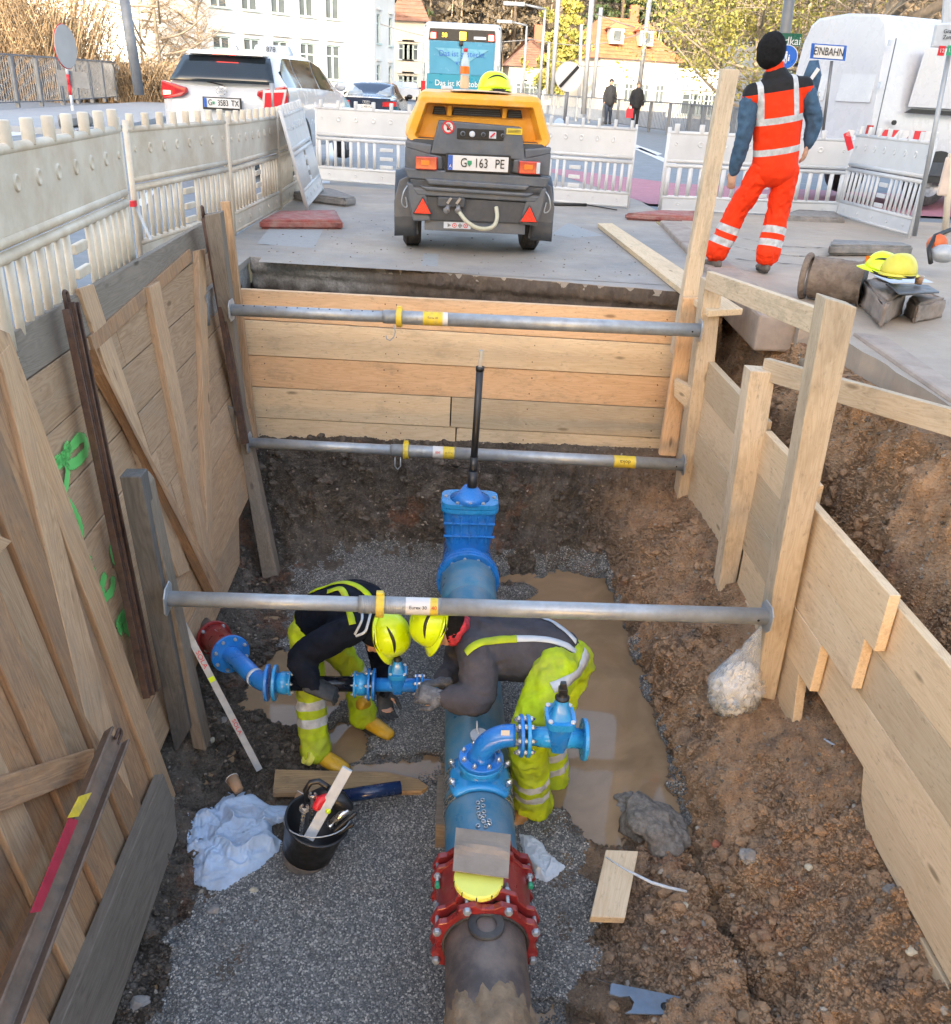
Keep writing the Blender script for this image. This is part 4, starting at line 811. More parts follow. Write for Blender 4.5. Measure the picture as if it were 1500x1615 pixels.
# red wide-range coupling
yf = at(768, 1412, Z=-1.53).y; yr = at(765, 1335, Z=-1.53).y
rc = thing('pipe_coupling', 'big red wide range coupling joining the old iron pipe to the blue pipe', 'coupling', tuple(pc((yf+yr)/2, -1.95)))
g = G(); g.tube([pc(yf+.03), pc((yf+yr)/2), pc(yr-.02)], [.205, .198, .205], 48, cap=False); O('sleeve', g, MT['red'], rc)
def lugring(y, r, lug, n, rot, th):
    poly = []
    for k in range(n):
        t = 2*math.pi*(k+.5)/n+rot
        for dt, rr in ((-.27, r*1.0), (-.15, r+lug), (.15, r+lug), (.27, r*1.0)): poly.append((t+dt, rr))
    prof = [Vector((PX+math.cos(t)*rr, y, PZ+math.sin(t)*rr)) for t, rr in poly]; inn = [Vector((PX+math.cos(t)*PR_*1.07, y, PZ+math.sin(t)*PR_*1.07)) for t, rr in poly]; m_ = len(prof)
    g = G(); v = prof+inn+[p+AY*th for p in prof]+[p+AY*th for p in inn]; f = []
    for i in range(m_):
        j = (i+1) % m_; f += [(i, j, m_+j, m_+i), (2*m_+i, 3*m_+i, 3*m_+j, 2*m_+j), (i, 2*m_+i, 2*m_+j, j), (m_+i, m_+j, 3*m_+j, 3*m_+i)]
    g.add(v, f); return g
NB = 8; rot0 = 0
O('end_ring', lugring(yf-.055, .205, .024, NB, rot0, .03), MT['red'], rc, bevel=.005); O('end_ring', lugring(yf+.012, .212, .022, NB, rot0, .022), MT['red'], rc, bevel=.004)
O('end_ring', lugring(yr-.03, .212, .022, NB, rot0, .022), MT['red'], rc, bevel=.004); O('end_ring', lugring(yr+.03, .205, .024, NB, rot0, .03), MT['red'], rc, bevel=.005)
g = G(); g.lathe([(PR_*1.0, 0), (PR_*1.06, -.012), (PR_*1.09, 0)], pc(yf-.05), AY, 48, 0, True); O('rubber_seal', g, MT['rubber'], rc)
for k in range(NB):
    t = 2*math.pi*(k+.5)/NB+rot0; q = Vector((PX+math.cos(t)*.216, 0, PZ+math.sin(t)*.216))
    g = G(); p0 = Vector((q.x, yf-.055, q.z)); p1 = Vector((q.x, yf+.075, q.z)); g.cyl(p0-AY*.02, p1, .008, n=10); hexbolt(g, p0, -AY, .017, .018); hexbolt(g, p0+AY*.09, AY, .015, .014); O('bolt', g, MT['galv'], rc)
    g = G(); p0 = Vector((q.x, yr+.06, q.z)); g.cyl(p0+AY*.01, p0-AY*.13, .008, n=10); hexbolt(g, p0-AY*.09, -AY, .016, .014); O('bolt', g, MT['galv'], rc)
    g = G(); g.cyl(p0-AY*.13, p0-AY*.155, .011, n=10); O('bolt_cap', g, MT['mint'], rc)
g = G(); c = at(755, 1384, Z=-1.515); g.cyl(Vector((c.x, c.y, -1.59)), Vector((c.x, c.y, -1.535)), .092, n=40); O('outlet', g, MT['red'], rc)
g = G(); g.lathe([(0, .024), (.096, .024), (.102, .018), (.102, 0), (.09, 0)], Vector((c.x, c.y, -1.538)), (0, 0, 1), 44, 0, False)
cp = O('outlet_cap', g, MT['lemon']); tag(cp, 'flat pale yellow plastic cap half under the cardboard on the red coupling', 'cap')
for k in range(10):
    t = 2*math.pi*k/10+.2; d = Vector((math.cos(t), math.sin(t), 0)); g = G(); g.box(Vector((c.x, c.y, -1.526))+d*.1022, (.004, .004, .02), rot=Matrix.Rotation(t, 3, 'Z')); O('notch', g, MT['blk'], cp)
cb = [at(719, 1305, Z=-1.475), at(806, 1315, Z=-1.475), at(802, 1384, Z=-1.49), at(714, 1373, Z=-1.49)]
g = G(); nn_ = 14; pts = []
for i in range(nn_):
    row = []
    for j in range(nn_): p = cb[0].lerp(cb[1], j/(nn_-1)).lerp(cb[3].lerp(cb[2], j/(nn_-1)), i/(nn_-1)); row.append(p+Vector((0, 0, .012*math.exp(-((i-5-.12*(j-7)**2*.3)/1.2)**2)-.004*j/14)))
    pts.append(row)
g.grid(pts, sm=False); o = O('cardboard_piece', g, MT['card']); sm_ = o.modifiers.new('thick', 'SOLIDIFY'); sm_.thickness = .004; tag(o, 'creased piece of brown cardboard lying on top of the red coupling', 'cardboard')
# blue pipe
bp_ = thing('blue_pipe', 'long blue plastic coated water pipe running under the workers to the big valve', 'pipe', tuple(pc(4.2, -1.9)))
g = G(); g.tube([pc(yr+.02), pc(3.5), pc(4.3), pc(5.35)], PR_, 56, cap=False); O('pipe_wall', g, MT['pipe_blue'], bp_)
g = G(); g.lathe([(PR_, -.02), (.182, 0), (.19, .06), (.194, .28)], pc(5.12), AY, 48, 0, True); O('flange_adapter', g, MT['pipe_blue'], bp_)
k_ = thing('timber_block', 'grey timber block wedged under the left side of the blue pipe', 'block', (.06, 3.3, -2.07))
board('block_wood', [at(690, 1222, Z=-1.9), at(704, 1222, Z=-1.9), at(704, 1300, Z=-1.9), at(687, 1300, Z=-1.9)], (0, 0, -.2), MT['pine_grey'], k_)
# big gate valve with spindle
VY = 5.56
gv = thing('gate_valve', 'large blue gate valve on the blue pipe below the back wall', 'gate valve', (PX, VY+.2, -1.95))
flange(gv, pc(VY-.12), AY, .222, .03, 'blue', 12, bs=.013, bolts=True, rot=.1); flange(gv, pc(VY-.08), AY, .222, .028, 'blue', bolts=False)
g = G(); g.tube([pc(VY-.1), pc(VY+.08), pc(VY+.4)], [.17, .185, .17], 40); O('valve_body', g, MT['blue'], gv)
g = G()
def ring_(z, hx, hy, y0=VY+.16): return [Vector((PX+hx*math.copysign(abs(math.cos(t))**.45, math.cos(t)), y0+hy*math.copysign(abs(math.sin(t))**.45, math.sin(t)), z)) for t in [2*math.pi*k/32 for k in range(32)]]
zt_ = at(740, 800, Y=VY+.05).z
g.grid([ring_(-1.75, .13, .12), ring_(-1.55, .165, .13), ring_(zt_-.10, .19, .12), ring_(zt_-.04, .19, .12)], closed=True); O('valve_bonnet', g, MT['blue'], gv)
g = G()
for s_ in (-.12, -.06, 0, .06, .12): g.box((PX+s_, VY+.032, zt_-.17), (.012, .022, .2))
for zz in (zt_-.22, zt_-.12): g.box((PX, VY+.03, zz), (.36, .02, .014))
tag(O('bonnet_ribs', g, MT['blue'], gv, bevel=.003), kind='stuff')
g = G()
for z0, hx in ((zt_-.045, .205), (zt_-.008, .20)):
    g.grid([ring_(z0, hx, .135), ring_(z0+.032, hx, .135)], closed=True); g.add(ring_(z0+.032, hx, .135), [tuple(range(32))])
O('bonnet_flange', g, MT['blue_lt'], gv, bevel=.003)
g = G(); g.tube([Vector((PX, VY+.16, zt_+.02)), Vector((PX, VY+.16, zt_+.05)), Vector((PX, VY+.16, zt_+.11))], [.15, .09, .05], 28); O('valve_neck', g, MT['blue'], gv)
for x_, y_ in ((-.17, 0), (-.09, -.11), (.09, -.11), (.17, 0), (0, -.115)):
    g = G(); hexbolt(g, Vector((PX+x_, VY+.16+y_, zt_+.02)), AZ, .014, .018); O('bolt', g, MT['galv'], gv)
sx = VY+.16
def sp_(y): 
    q = at(748, y, Y=sx); return Vector((PX+.01-(y-785)*.00008, sx, q.z))
g = G(); g.tube([sp_(790), sp_(742)], [.036, .034], 20); g.tube([sp_(742), sp_(738), sp_(720)], [.034, .028, .027], 20); O('spindle_socket', g, MT['black'], gv)
g = G(); g.tube([sp_(790), sp_(578)], .0245, 20); g.cyl(sp_(584), sp_(578), .029, n=20); O('spindle_tube', g, MT['black'], gv)
g = G(); g.bar(sp_(580), sp_(552), .024, .024, up=(0, 1, 0)); O('spindle_square', g, MT['galv'], gv, bevel=.002)
# ------------------------------------------------------------------ small gate valve builder
def small_valve(parent, c, ax, s=1., top='cap'):
    c = Vector(c); ax = Vector(ax).normalized(); g = G()
    g.tube([c-ax*.1*s, c-ax*.03*s, c+ax*.03*s, c+ax*.1*s], [.046*s, .052*s, .052*s, .046*s], 28); O('valve_body', g, MT['blue_lt'], parent)
    side = ax.cross(AZ).normalized()
    def rg_(z, a, b): return [c+AZ*z*s+ax*(a*s*math.copysign(abs(math.cos(t))**.5, math.cos(t)))+side*(b*s*math.copysign(abs(math.sin(t))**.5, math.sin(t))) for t in [2*math.pi*k/28 for k in range(28)]]
    g = G(); g.grid([rg_(-.055, .035, .05), rg_(0, .045, .065), rg_(.06, .055, .07), rg_(.10, .058, .07)], closed=True); g.add(rg_(-.055, .035, .05), [tuple(range(28))]); O('valve_bonnet', g, MT['blue'], parent)
    g = G()
    for k in (-.03, -.01, .01, .03): g.bar(c+ax*k*s-side*.069*s-AZ*.03*s, c+ax*k*s-side*.073*s+AZ*.095*s, .006*s, .006*s)
    tag(O('bonnet_ribs', g, MT['blue'], parent), kind='stuff')
    g = G(); g.grid([rg_(.10, .07, .085), rg_(.135, .07, .085)], closed=True); g.add(rg_(.135, .07, .085), [tuple(range(28))]); g.grid([rg_(.135, .055, .06), rg_(.20, .032, .032), rg_(.225, .028, .028)], closed=True); g.add(rg_(.225, .028, .028), [tuple(range(28))]); O('bonnet_cover', g, MT['blue_lt'], parent, bevel=.002)
    for a in (-1, 1):
        for b in (-1, 1):
            g = G(); g.cyl(c+AZ*.135*s+ax*.052*s*a+side*.062*s*b, c+AZ*.145*s+ax*.052*s*a+side*.062*s*b, .011*s, n=12); O('bolt', g, MT['white'], parent)
    g = G(); z = .225; g.tube([c+AZ*z*s, c+AZ*(z+.012)*s, c+AZ*(z+.02)*s, c+AZ*(z+.03)*s], [.034*s, .034*s, .022*s, .022*s], 20)
    if top == 'cap': g.box(c+AZ*(z+.045)*s, (.04*s, .04*s, .035*s)); g.box(c+AZ*(z+.075)*s, (.032*s, .032*s, .035*s), taper=.8)
    O('spindle_cap', g, MT['black'], parent, bevel=.003)
# front tapping saddle with elbow and valve
SY = 3.30
sd_ = thing('tapping_saddle', 'blue tapping saddle with elbow and gate valve on the near part of the blue pipe', 'pipe fitting', (PX, SY, -1.6))
g = G(); rows_ = []
for i in range(9):
    y = SY-.12+.24*i/8; w = 42+10*math.sin(math.pi*i/8)
    rows_.append([Vector((PX+math.sin(R(a))*(PR_+.016), y, PZ+math.cos(R(a))*(PR_+.016))) for a in np.linspace(-w, w, 21)])
g.grid(rows_); o = O('saddle_plate', g, MT['blue_lt'], sd_); q = o.modifiers.new('t', 'SOLIDIFY'); q.thickness = .022; q.offset = 0
for y in (SY-.085, SY+.02, SY+.1):
    g = G()
    for k in (-.018, .018):
        rows_ = [[Vector((PX+math.sin(R(a))*(PR_+.004), y+k+d, PZ+math.cos(R(a))*(PR_+.004))) for a in np.linspace(38, 322, 50)] for d in (-.011, .011)]
        g.grid(rows_)
    o = O('steel_strap', g, MT['steel'], sd_); q = o.modifiers.new('t', 'SOLIDIFY'); q.thickness = .002; q.offset = 1
for sx_ in (-1, 1):
    for y in (SY-.06, SY+.07):
        g = G(); a = R(40)*sx_; c = Vector((PX+math.sin(a)*(PR_+.03), y, PZ+math.cos(a)*(PR_+.03))); d = Vector((math.sin(a*.6), 0, math.cos(a*.6))); g.cyl(c-d*.02, c+d*.045, .009, n=10); hexbolt(g, c+d*.02, d, .017, .016); O('bolt', g, MT['steel'], sd_)
zf = PZ+PR_+.075
g = G(); g.tube([Vector((PX, SY, PZ+PR_-.01)), Vector((PX, SY, PZ+PR_+.03)), Vector((PX, SY, zf))], [.105, .075, .07], 32); O('saddle_neck', g, MT['blue_lt'], sd_)
flange(sd_, (PX, SY, zf), AZ, .108, .022, 'blue_lt', 8, bolts=False); flange(sd_, (PX, SY, zf+.026), AZ, .108, .022, 'blue', 8, boltmat='steel', bs=.012)
pe = at(812, 1160, Y=SY); ze = pe.z
el = []
for k in range(13):
    a = R(90*k/12); rr = .115; el.append(Vector((PX+.02+rr-rr*math.cos(a)-.02*(1-k/12), SY, ze-rr+rr*math.sin(a))))
el = [Vector((PX, SY, zf+.03))]+el+[Vector((pe.x, SY, ze))]
g = G(); g.tube(el, [.075]+[.054]*(len(el)-1), 30); O('elbow', g, MT['blue'], sd_)
text('BAIO', .018, at(797, 1160, Y=SY-.055), (1, 0, 0), (0, -.5, 1), MT['blk'], sd_, depth=.0005) if False else None
g = G(); c = at(797, 1155, Y=SY-.052); g.grid([[c+Vector((dx, -.004-abs(dz)*0, dz)) for dx in (-.02, .02)] for dz in (-.016, .016)], sm=False); O('paper_label', g, MT['white'], sd_, fix=False)
fx1 = at(822, 1160, Y=SY).x; fx2 = at(836, 1160, Y=SY).x
flange(sd_, (fx1, SY, ze), AX, .10, .018, 'blue', 8, boltmat='steel', bs=.012); flange(sd_, (fx1+.032, SY, ze-.002), AX, .10, .018, 'blue_lt', 8, boltmat='steel', bs=.012)
vx = at(880, 1163, Y=SY); ve = at(921, 1166, Y=SY)
g = G(); g.tube([Vector((fx1+.03, SY, ze)), Vector((ve.x, SY, ve.z))], .046, 28); O('valve_tube', g, MT['blue_lt'], sd_)
small_valve(sd_, (vx.x, SY, vx.z), (1, 0, -.02), 1.0)
flange(sd_, (ve.x, SY, ve.z), (1, 0, -.03), .10, .02, 'blue_lt', 8, bolts=False)
g = G(); g.lathe([(0, .0105), (.036, .0105)], (ve.x, SY, ve.z), (1, 0, -.03), 24); O('bore', g, MT['blk'], sd_)
# loose nuts on the pipe
for i, (x, y) in enumerate([(754, 1270), (761, 1266), (754, 1278), (762, 1275), (755, 1287), (763, 1284), (757, 1293), (763, 1291), (762, 1299), (771, 1298), (754, 1306), (763, 1305), (772, 1307), (766, 1312)]):
    p = at(x, y-3 if i < 11 else y-8, Z=PZ+PR_+.003); dx = p.x-PX; p.z = PZ+math.sqrt(max(0, PR_**2-dx*dx))+.0005; g = G(); g.lathe([(.0065, .001), (.011, 0), (.0118, .002), (.0118, .009), (.010, .011), (.0065, .010), (.0065, .001)], p, Vector((dx, 0, .16)), 6)
    tag(O('hex_nut', g, MT['steel']), 'loose steel nut in the double row lying on the blue pipe', 'nut', 'loose nuts on the blue pipe')
g = G(); c = at(756, 1162, Z=PZ+PR_+.004); g.lathe([(0, .02), (.045, .02), (.048, .014), (.046, 0)], c, AZ, 30); g.tube([c+Vector((-.005, 0, .02)), c+Vector((-.012, .02, .035)), c+Vector((-.015, .03, .075))], .005, 8); tag(O('round_lid', g, MT['whitebg']), 'round white lid lying on the blue pipe behind the elbow', 'lid')
# ------------------------------------------------------------------ branch line
BY = 3.95
bl = thing('branch_line', 'blue and black branch pipe with red coupling that the two workers are fitting', 'pipe fitting', tuple(at(500, 1085, Y=BY)))
zb_ = at(500, 1078, Y=BY).z
def bx(x): return Vector((at(x, 1075, Y=BY).x, BY, zb_))
q0 = at(318, 985, Y=4.75); q1 = at(340, 1008, Y=4.5); q2 = at(362, 1030, Y=4.28); q3 = at(386, 1052, Y=4.1)
ad = (q3-q1).normalized()
g = G(); g.tube([q0, q1], .055, 24); O('old_branch_pipe', g, MT['pipe_brown'], bl)
g = G(); g.tube([q1-ad*.02, q1+ad*.02, q2-ad*.02, q2], [.088, .08, .08, .09], 30); O('red_coupling_sleeve', g, MT['red'], bl)
flange(bl, q1-ad*.03, ad, .105, .018, 'red', 4, bs=.012, name='coupling_ring'); flange(bl, q2-ad*.01, ad, .108, .016, 'red', bolts=False, name='coupling_ring')
g = G(); g.grid([[q1+ad*t+Vector((.0, -.84, .54)).lerp(Vector((-.1, 0, 1)), s_).normalized()*.083 for s_ in (0, .33, .66, 1)] for t in (.03, .10)]); O('paper_label', g, MT['white'], bl)
flange(bl, q2+ad*.015, ad, .112, .018, 'blue', 8, bs=.011)
e1 = bx(422); p3 = [q2+ad*.02, q3-ad*.0+Vector((0, 0, -.0)), q3.lerp(e1, .5)+Vector((-.01, -.005, -.012)), e1-AX*.02, e1]
for _ in range(2):
    p3 = [p3[0]]+[v for i in range(len(p3)-1) for v in (p3[i].lerp(p3[i+1], .25), p3[i].lerp(p3[i+1], .75))]+[p3[-1]]
g = G(); g.tube(p3, .05, 26); O('elbow', g, MT['blue'], bl)
g = G(); c = p3[len(p3)//2]; d = (p3[len(p3)//2+1]-p3[len(p3)//2-1]).normalized(); g.cyl(c-d*.012, c+d*.012, .0512, n=26); O('paper_band', g, MT['whitebg'], bl)
flange(bl, e1, AX, .10, .018, 'blue', bolts=False); flange(bl, bx(434), AX, .098, .018, 'blue_lt', bolts=False)
g = G(); g.tube([bx(436), bx(444), bx(457)], [.05, .062, .062], 26); O('socket_adapter', g, MT['blue_lt'], bl); flange(bl, bx(458), AX, .068, .012, 'blue_lt', 6, bs=.008, bolts=True)
g = G(); g.tube([bx(455), bx(562)], .042, 28); O('black_pipe', g, MT['pe'], bl)
flange(bl, bx(560), AX, .072, .012, 'blue_lt', 6, bs=.008); g = G(); g.tube([bx(560), bx(580)], [.064, .06], 26)
O('socket_adapter', g, MT['blue_lt'], bl); flange(bl, bx(582), AX, .088, .014, 'blue', 6, bs=.01); flange(bl, bx(590), AX, .088, .014, 'blue', bolts=False)
g = G(); g.tube([bx(590), bx(662)], .038, 24); O('valve_tube', g, MT['blue'], bl)
small_valve(bl, bx(627), AX, .72, 'flat')
flange(bl, bx(658), AX, .06, .012, 'blue', 4, boltmat='steel', bs=.009); flange(bl, bx(666), AX, .06, .012, 'blue', 4, boltmat='steel', bs=.009)
p3 = [bx(664), bx(684)+Vector((0, .0, .0)), Vector((bx(706).x, BY+.0, zb_-.04)), Vector((PX-.02, BY, PZ+.12))]
for _ in range(2): p3 = [p3[0]]+[v for i in range(len(p3)-1) for v in (p3[i].lerp(p3[i+1], .25), p3[i].lerp(p3[i+1], .75))]+[p3[-1]]
g = G(); g.tube(p3, .036, 24); O('outlet_elbow', g, MT['blue'], bl)
# ------------------------------------------------------------------ things on the pit floor
def inpoly(pts, x, y):
    c = False; j = len(pts)-1
    for i in range(len(pts)):
        if (pts[i][1] > y) != (pts[j][1] > y) and x < (pts[j][0]-pts[i][0])*(y-pts[i][1])/(pts[j][1]-pts[i][1]+1e-9)+pts[i][0]: c = not c
        j = i
    return c
def cloth(name, px, mat, h, lab, seed=0, zb=None, nr=44, na=130, fold=1.):
    W3 = []; n = len(px)
    for i in range(na):
        t = i/na*n; k = int(t); f = t-k; a, b = px[k % n], px[(k+1) % n]; W3.append((a[0]*(1-f)+b[0]*f, a[1]*(1-f)+b[1]*f))
    z0 = zb if zb is not None else -2.05
    pts = np.array([at(x, y, Z=z0)[:] for x, y in W3]); c = pts.mean(0); V_ = np.array([[c+(p-c)*(i/nr) for p in pts] for i in range(nr+1)]); V_[..., 2] = 0
    q = V_.copy(); q += .035*np.stack([fbm(V_, 9, 3, seed+2), fbm(V_, 9, 3, seed+5), 0*V_[..., 0]], -1)
    ridge = (1-np.abs(fbm(q, 4.5, 2, seed+1))*4.2).clip(0, 1)**1.5*.030+(1-np.abs(fbm(q, 10, 2, seed+8))*4.).clip(0, 1)**1.5*.012+(1-np.abs(fbm(q, 24, 2, seed+3))*3.).clip(0, 1)*.004
    rr = (np.arange(nr+1)/nr)[:, None]; dome = h*(1-rr**2.6)*(.5+1.1*fbm(V_, 3.2, 2, seed+9)+.2)
    hz = (dome+ridge*fold*(1-rr**8)+.006*(1-rr**12)+.004).clip(.002, 1)
    xy = V_[..., :2]+.005*np.stack([fbm(V_, 26, 2, seed), fbm(V_, 26, 2, seed+6)], -1)*rr[..., None]
    gz = np.array([[zfloor(x, y) if zb is None else zb for x, y in r_] for r_ in xy]) if zb is None else z0
    g = G(); vs = np.concatenate([xy, (gz+hz)[..., None]], -1); g.grid([[tuple(p) for p in r_] for r_ in vs], closed=True); o = O(name, g, MT[mat]); s_ = o.modifiers.new('t', 'SOLIDIFY'); s_.thickness = .004; tag(o, lab, 'cloth'); return o
cloth('work_cloth', [(298, 1290), (310, 1278), (335, 1262), (360, 1242), (385, 1240), (405, 1248), (425, 1262), (455, 1262), (470, 1268), (462, 1282), (440, 1292), (428, 1296), (430, 1312), (445, 1320), (440, 1335), (420, 1352), (405, 1368), (385, 1382), (368, 1392), (350, 1402), (325, 1397), (305, 1388), (302, 1360), (305, 1348), (293, 1335), (295, 1312)], 'ragblue', .034, 'crumpled light blue cloth spread on the mud left of the black bucket', 3, nr=70, na=220, fold=1.2)
cloth('white_rag', [(818, 1312), (838, 1312), (856, 1325), (864, 1340), (880, 1352), (893, 1364), (878, 1378), (862, 1386), (845, 1380), (838, 1360), (826, 1345)], 'whitebg', .03, 'small white rag on the gravel right of the red coupling', 8)
# boards and bits
gb = board('ground_board', [at(434, 1213, Z=-2.035), at(610, 1217, Z=-2.03), at(660, 1228, Z=-2.03), at(676, 1240, Z=-2.03), at(665, 1247, Z=-2.03), at(430, 1250, Z=-2.03)], (0, 0, -.035), wood('wet_splintered_board', (.42, .30, .17), (.24, .15, .08), (.15, .11, .08), .5), None, grain=(1, 0, 0)); tag(gb, 'wet splintered board lying on the floor behind the black bucket', 'board')
sb = board('short_board', [at(956, 1340, Z=-1.90), at(1007, 1342, Z=-1.88), at(986, 1448, Z=-1.95), at(931, 1446, Z=-1.97)], (0, .012, -.05), MT['pine_pale'], None, grain=at(931, 1446, Z=-1.95)-at(956, 1340, Z=-1.9)); tag(sb, 'short sawn piece of pale pine board lying on the rubble', 'board')
g = G(); g.tube([at(956, 1352, Z=-1.885), at(985, 1371, Z=-1.87), at(1000, 1378, Z=-1.86), at(1028, 1392, Z=-1.86), at(1055, 1400, Z=-1.87), at(1083, 1406, Z=-1.89)], [.003, .004, .006, .007, .007, .006], 8); tag(O('white_cable', g, MT['whitebg']), 'bent end of off white cable lying over the short board', 'cable')
g = G(); g.tube([at(1278, 1152, Z=-1.60), at(1310, 1172, Z=-1.56), at(1345, 1190, Z=-1.52), at(1375, 1203, Z=-1.50)], .006, 8); tag(O('white_cable', g, MT['whitebg']), 'thin off white cable running behind the right hand boards', 'cable')
zp = -1.975
pl_ = [(963, 1550), (1000, 1557), (1073, 1572), (1073, 1601), (985, 1598), (996, 1592), (1000, 1580), (993, 1571), (978, 1572), (962, 1568)]
P3 = [at(x, y, Z=zp) for x, y in pl_]; g = G(); g.prism(P3, (0, 0, -.008)); mp_ = O('steel_plate', g, simple('blue_grey_steel_plate', (.15, .20, .26), .4, .6, .2, 14, (.2, .17, .14), .35), None, bevel=.001, label='blue grey notched steel plate lying at the bottom edge', cat='metal plate')
c = at(1050, 1588, Z=zp); g = G(); g.lathe([(0, 0), (.013, 0)], c+Vector((0, 0, .001)), AZ, 16); g.lathe([(.013, .001), (.017, .004), (.021, .001)], c, AZ, 16); O('bolt_hole', g, MT['blk'], mp_)
g = G(); g.tube([at(937, 1543, Z=zp+.01), at(950, 1548, Z=zp+.02), at(964, 1551, Z=zp+.01)], .004, 6); tag(O('black_wire', g, MT['rubber']), 'short black wire end beside the blue grey steel plate', 'wire')
# paper cups
def cup(lab, base, top, r0, r1, mat='card', cat='paper cup', z=None):
    a, b = Vector(base), Vector(top); t_ = thing('paper_cup', lab, cat, tuple(a)); L_ = (b-a).length; g = G(); g.lathe([(0, 0), (r0, 0), (r1, L_), (r1-.002, L_), (r0-.002, .003), (0, .003)], a, b-a, 28, 0, True); O('cup_wall', g, MT[mat], t_)
    g = G(); pts = []; ax, by, _ = frame(b-a); g.tube([b+ax*(r1*math.cos(t))+by*(r1*math.sin(t)) for t in [2*math.pi*k/24 for k in range(25)]], .0022, 6, cap=False); O('rolled_rim', g, MT['white'], t_); return t_
MT['cupb'] = simple('brown_paper', (.36, .22, .13), .7)
cup('brown paper coffee cup lying on its side above the light blue cloth', at(377, 1247, Z=-2.0), at(366, 1228, Z=-1.985), .026, .034, 'cupb')
cup('brown paper cup tipped over between the cloth and the bucket', at(470, 1266, Z=-2.0), at(478, 1252, Z=-1.97), .026, .034, 'cupb')
g = G(); c = at(486, 1196, Z=-2.03); d = Vector((-.6, -.2, .5)).normalized(); g.lathe([(.022, -.018), (.038, -.018), (.038, .018), (.022, .018), (.022, -.018)], c, d, 24); tag(O('tape_roll', g, MT['lemon']), 'pale yellow roll of tape beside the yellow boot', 'tape roll')
# long spirit level leaning in the left corner
ll = thing('spirit_level', 'long silver spirit level leaning from the near prop down to the mud', 'spirit level', tuple(at(408, 1212, Z=-2.05)))
a = at(277, 962, Y=4.0); b = at(409, 1214, Z=-2.05); ax = (b-a).normalized(); vw = (CAM-(a+b)/2).normalized(); wd = ax.cross(vw).normalized()
g = G(); g.bar(a, b, .03, .05, up=wd); MT['alu'] = simple('aluminium_profile', (.40, .42, .44), .45, .2, .15, 30, (.3, .28, .25), .3); g = G(); g.bar(a, b, .036, .02, up=vw); O('profile', g, MT['alu'], ll, bevel=.002)
text('SOLA', .034, a+(b-a)*.30+vw*.012, ax, wd if wd.x > 0 else -wd, MT['redp'], ll, depth=.0005, proud=.0, sx=1.3)
g = G(); c = a+(b-a)*.42+vw*.011; g.bar(c-ax*.014, c+ax*.014, .03, .006, up=vw); O('level_vial', g, MT['helmet'], ll)
text('SOLA', .03, a+(b-a)*.72+vw*.012, ax, wd if wd.x > 0 else -wd, MT['redp'], ll, depth=.0005, proud=.0, sx=1.3)
# bucket with tools
bb = at(482, 1350, Z=-2.07); bt_ = at(501, 1292, Z=-1.80); axb = (bt_-bb).normalized(); LB = (bt_-bb).length
bk_ = thing('mortar_bucket', 'black mortar bucket with a dusty base full of tools', 'bucket', tuple(bb))
g = G(); g.lathe([(0, 0), (.105, 0), (.118, .004), (.15, LB-.01), (.158, LB-.01), (.158, LB), (.146, LB), (.113, .012), (0, .012)], bb, axb, 44, 0, True); O('bucket_wall', g, MT['black'], bk_)
g = G(); g.lathe([(.119, .003), (.1265, .062)], bb, axb, 44, 0, True); O('dusty_base_band', g, simple('dried_mortar_film', (.12, .12, .13), .8, 0, .3, 30), bk_)
ca, cb_, _ = frame(axb, (0, 1, 0)); hp = []
for k in range(15):
    t = math.pi*k/14; hp.append(bt_+Vector((-1, 0, .0))*(.158*math.cos(t))+Vector((0, -.93, .10))*(.15*math.sin(t))+Vector((0, 0, .01)))
g = G(); g.tube(hp, .0035, 6); O('wire_handle', g, MT['galv'], bk_)
def px3(x, y, z): return at(x, y, Z=z)
a, b = px3(487, 1322, -1.86), px3(548, 1212, -1.52); t_ = thing('box_level', 'short white grey box level standing in the black bucket', 'spirit level', tuple(a)); vw = (CAM-(a+b)/2).normalized(); g = G(); g.bar(a, b, .052, .022, up=vw); MT['pale'] = simple('pale_grey_enamel', (.46, .50, .54), .45, 0, .12, 20); O('profile', g, MT['pale'], t_, bevel=.003)
c = a.lerp(b, .42); g = G(); g.sph(c+vw*.008+(b-a).normalized().cross(vw)*.02, .014, 14); O('level_vial', g, MT['helmet'], t_)
def wrench(lab, p0, p1, w, r):
    t_ = thing('wrench', lab, 'wrench', tuple(p0)); ax = (p1-p0).normalized(); vw = (CAM-p0).normalized(); s_ = ax.cross(vw).normalized(); n = s_.cross(ax); g = G(); g.bar(p0, p1, w, .008, up=n); O('wrench_shaft', g, MT['steel'], t_, bevel=.002)
    out = [p1+ax*(r*math.cos(t))+s_*(r*math.sin(t)) for t in [R(25+310*k/16) for k in range(17)]]; inn = [p1+ax*(r*.48*math.cos(t)+r*.2)+s_*(r*.45*math.sin(t)) for t in [R(335-310*k/10) for k in range(11)]]; g = G(); g.prism([q-n*.006 for q in out+inn], n*.012); O('open_jaw', g, MT['steel'], t_, bevel=.001)
wrench('steel open end wrench standing in the bucket left of the level', px3(474, 1318, -1.86), px3(480, 1275, -1.70), .019, .024)
wrench('second steel wrench behind the first in the bucket', px3(490, 1300, -1.86), px3(493, 1255, -1.66), .017, .022)
def gz(pts, r, n=12, **k): g = G(); g.tube([px3(*p) for p in pts], r, n, **k); return g
tl_ = thing('power_tool', 'black and red power tool with a looped handle in the bucket', 'power tool', tuple(px3(505, 1275, -1.8)))
O('loop_handle', gz([(485, 1262, -1.72), (482, 1246, -1.66), (490, 1234, -1.62), (503, 1232, -1.62), (515, 1240, -1.64)], .014, 12, round_=True), MT['black'], tl_)
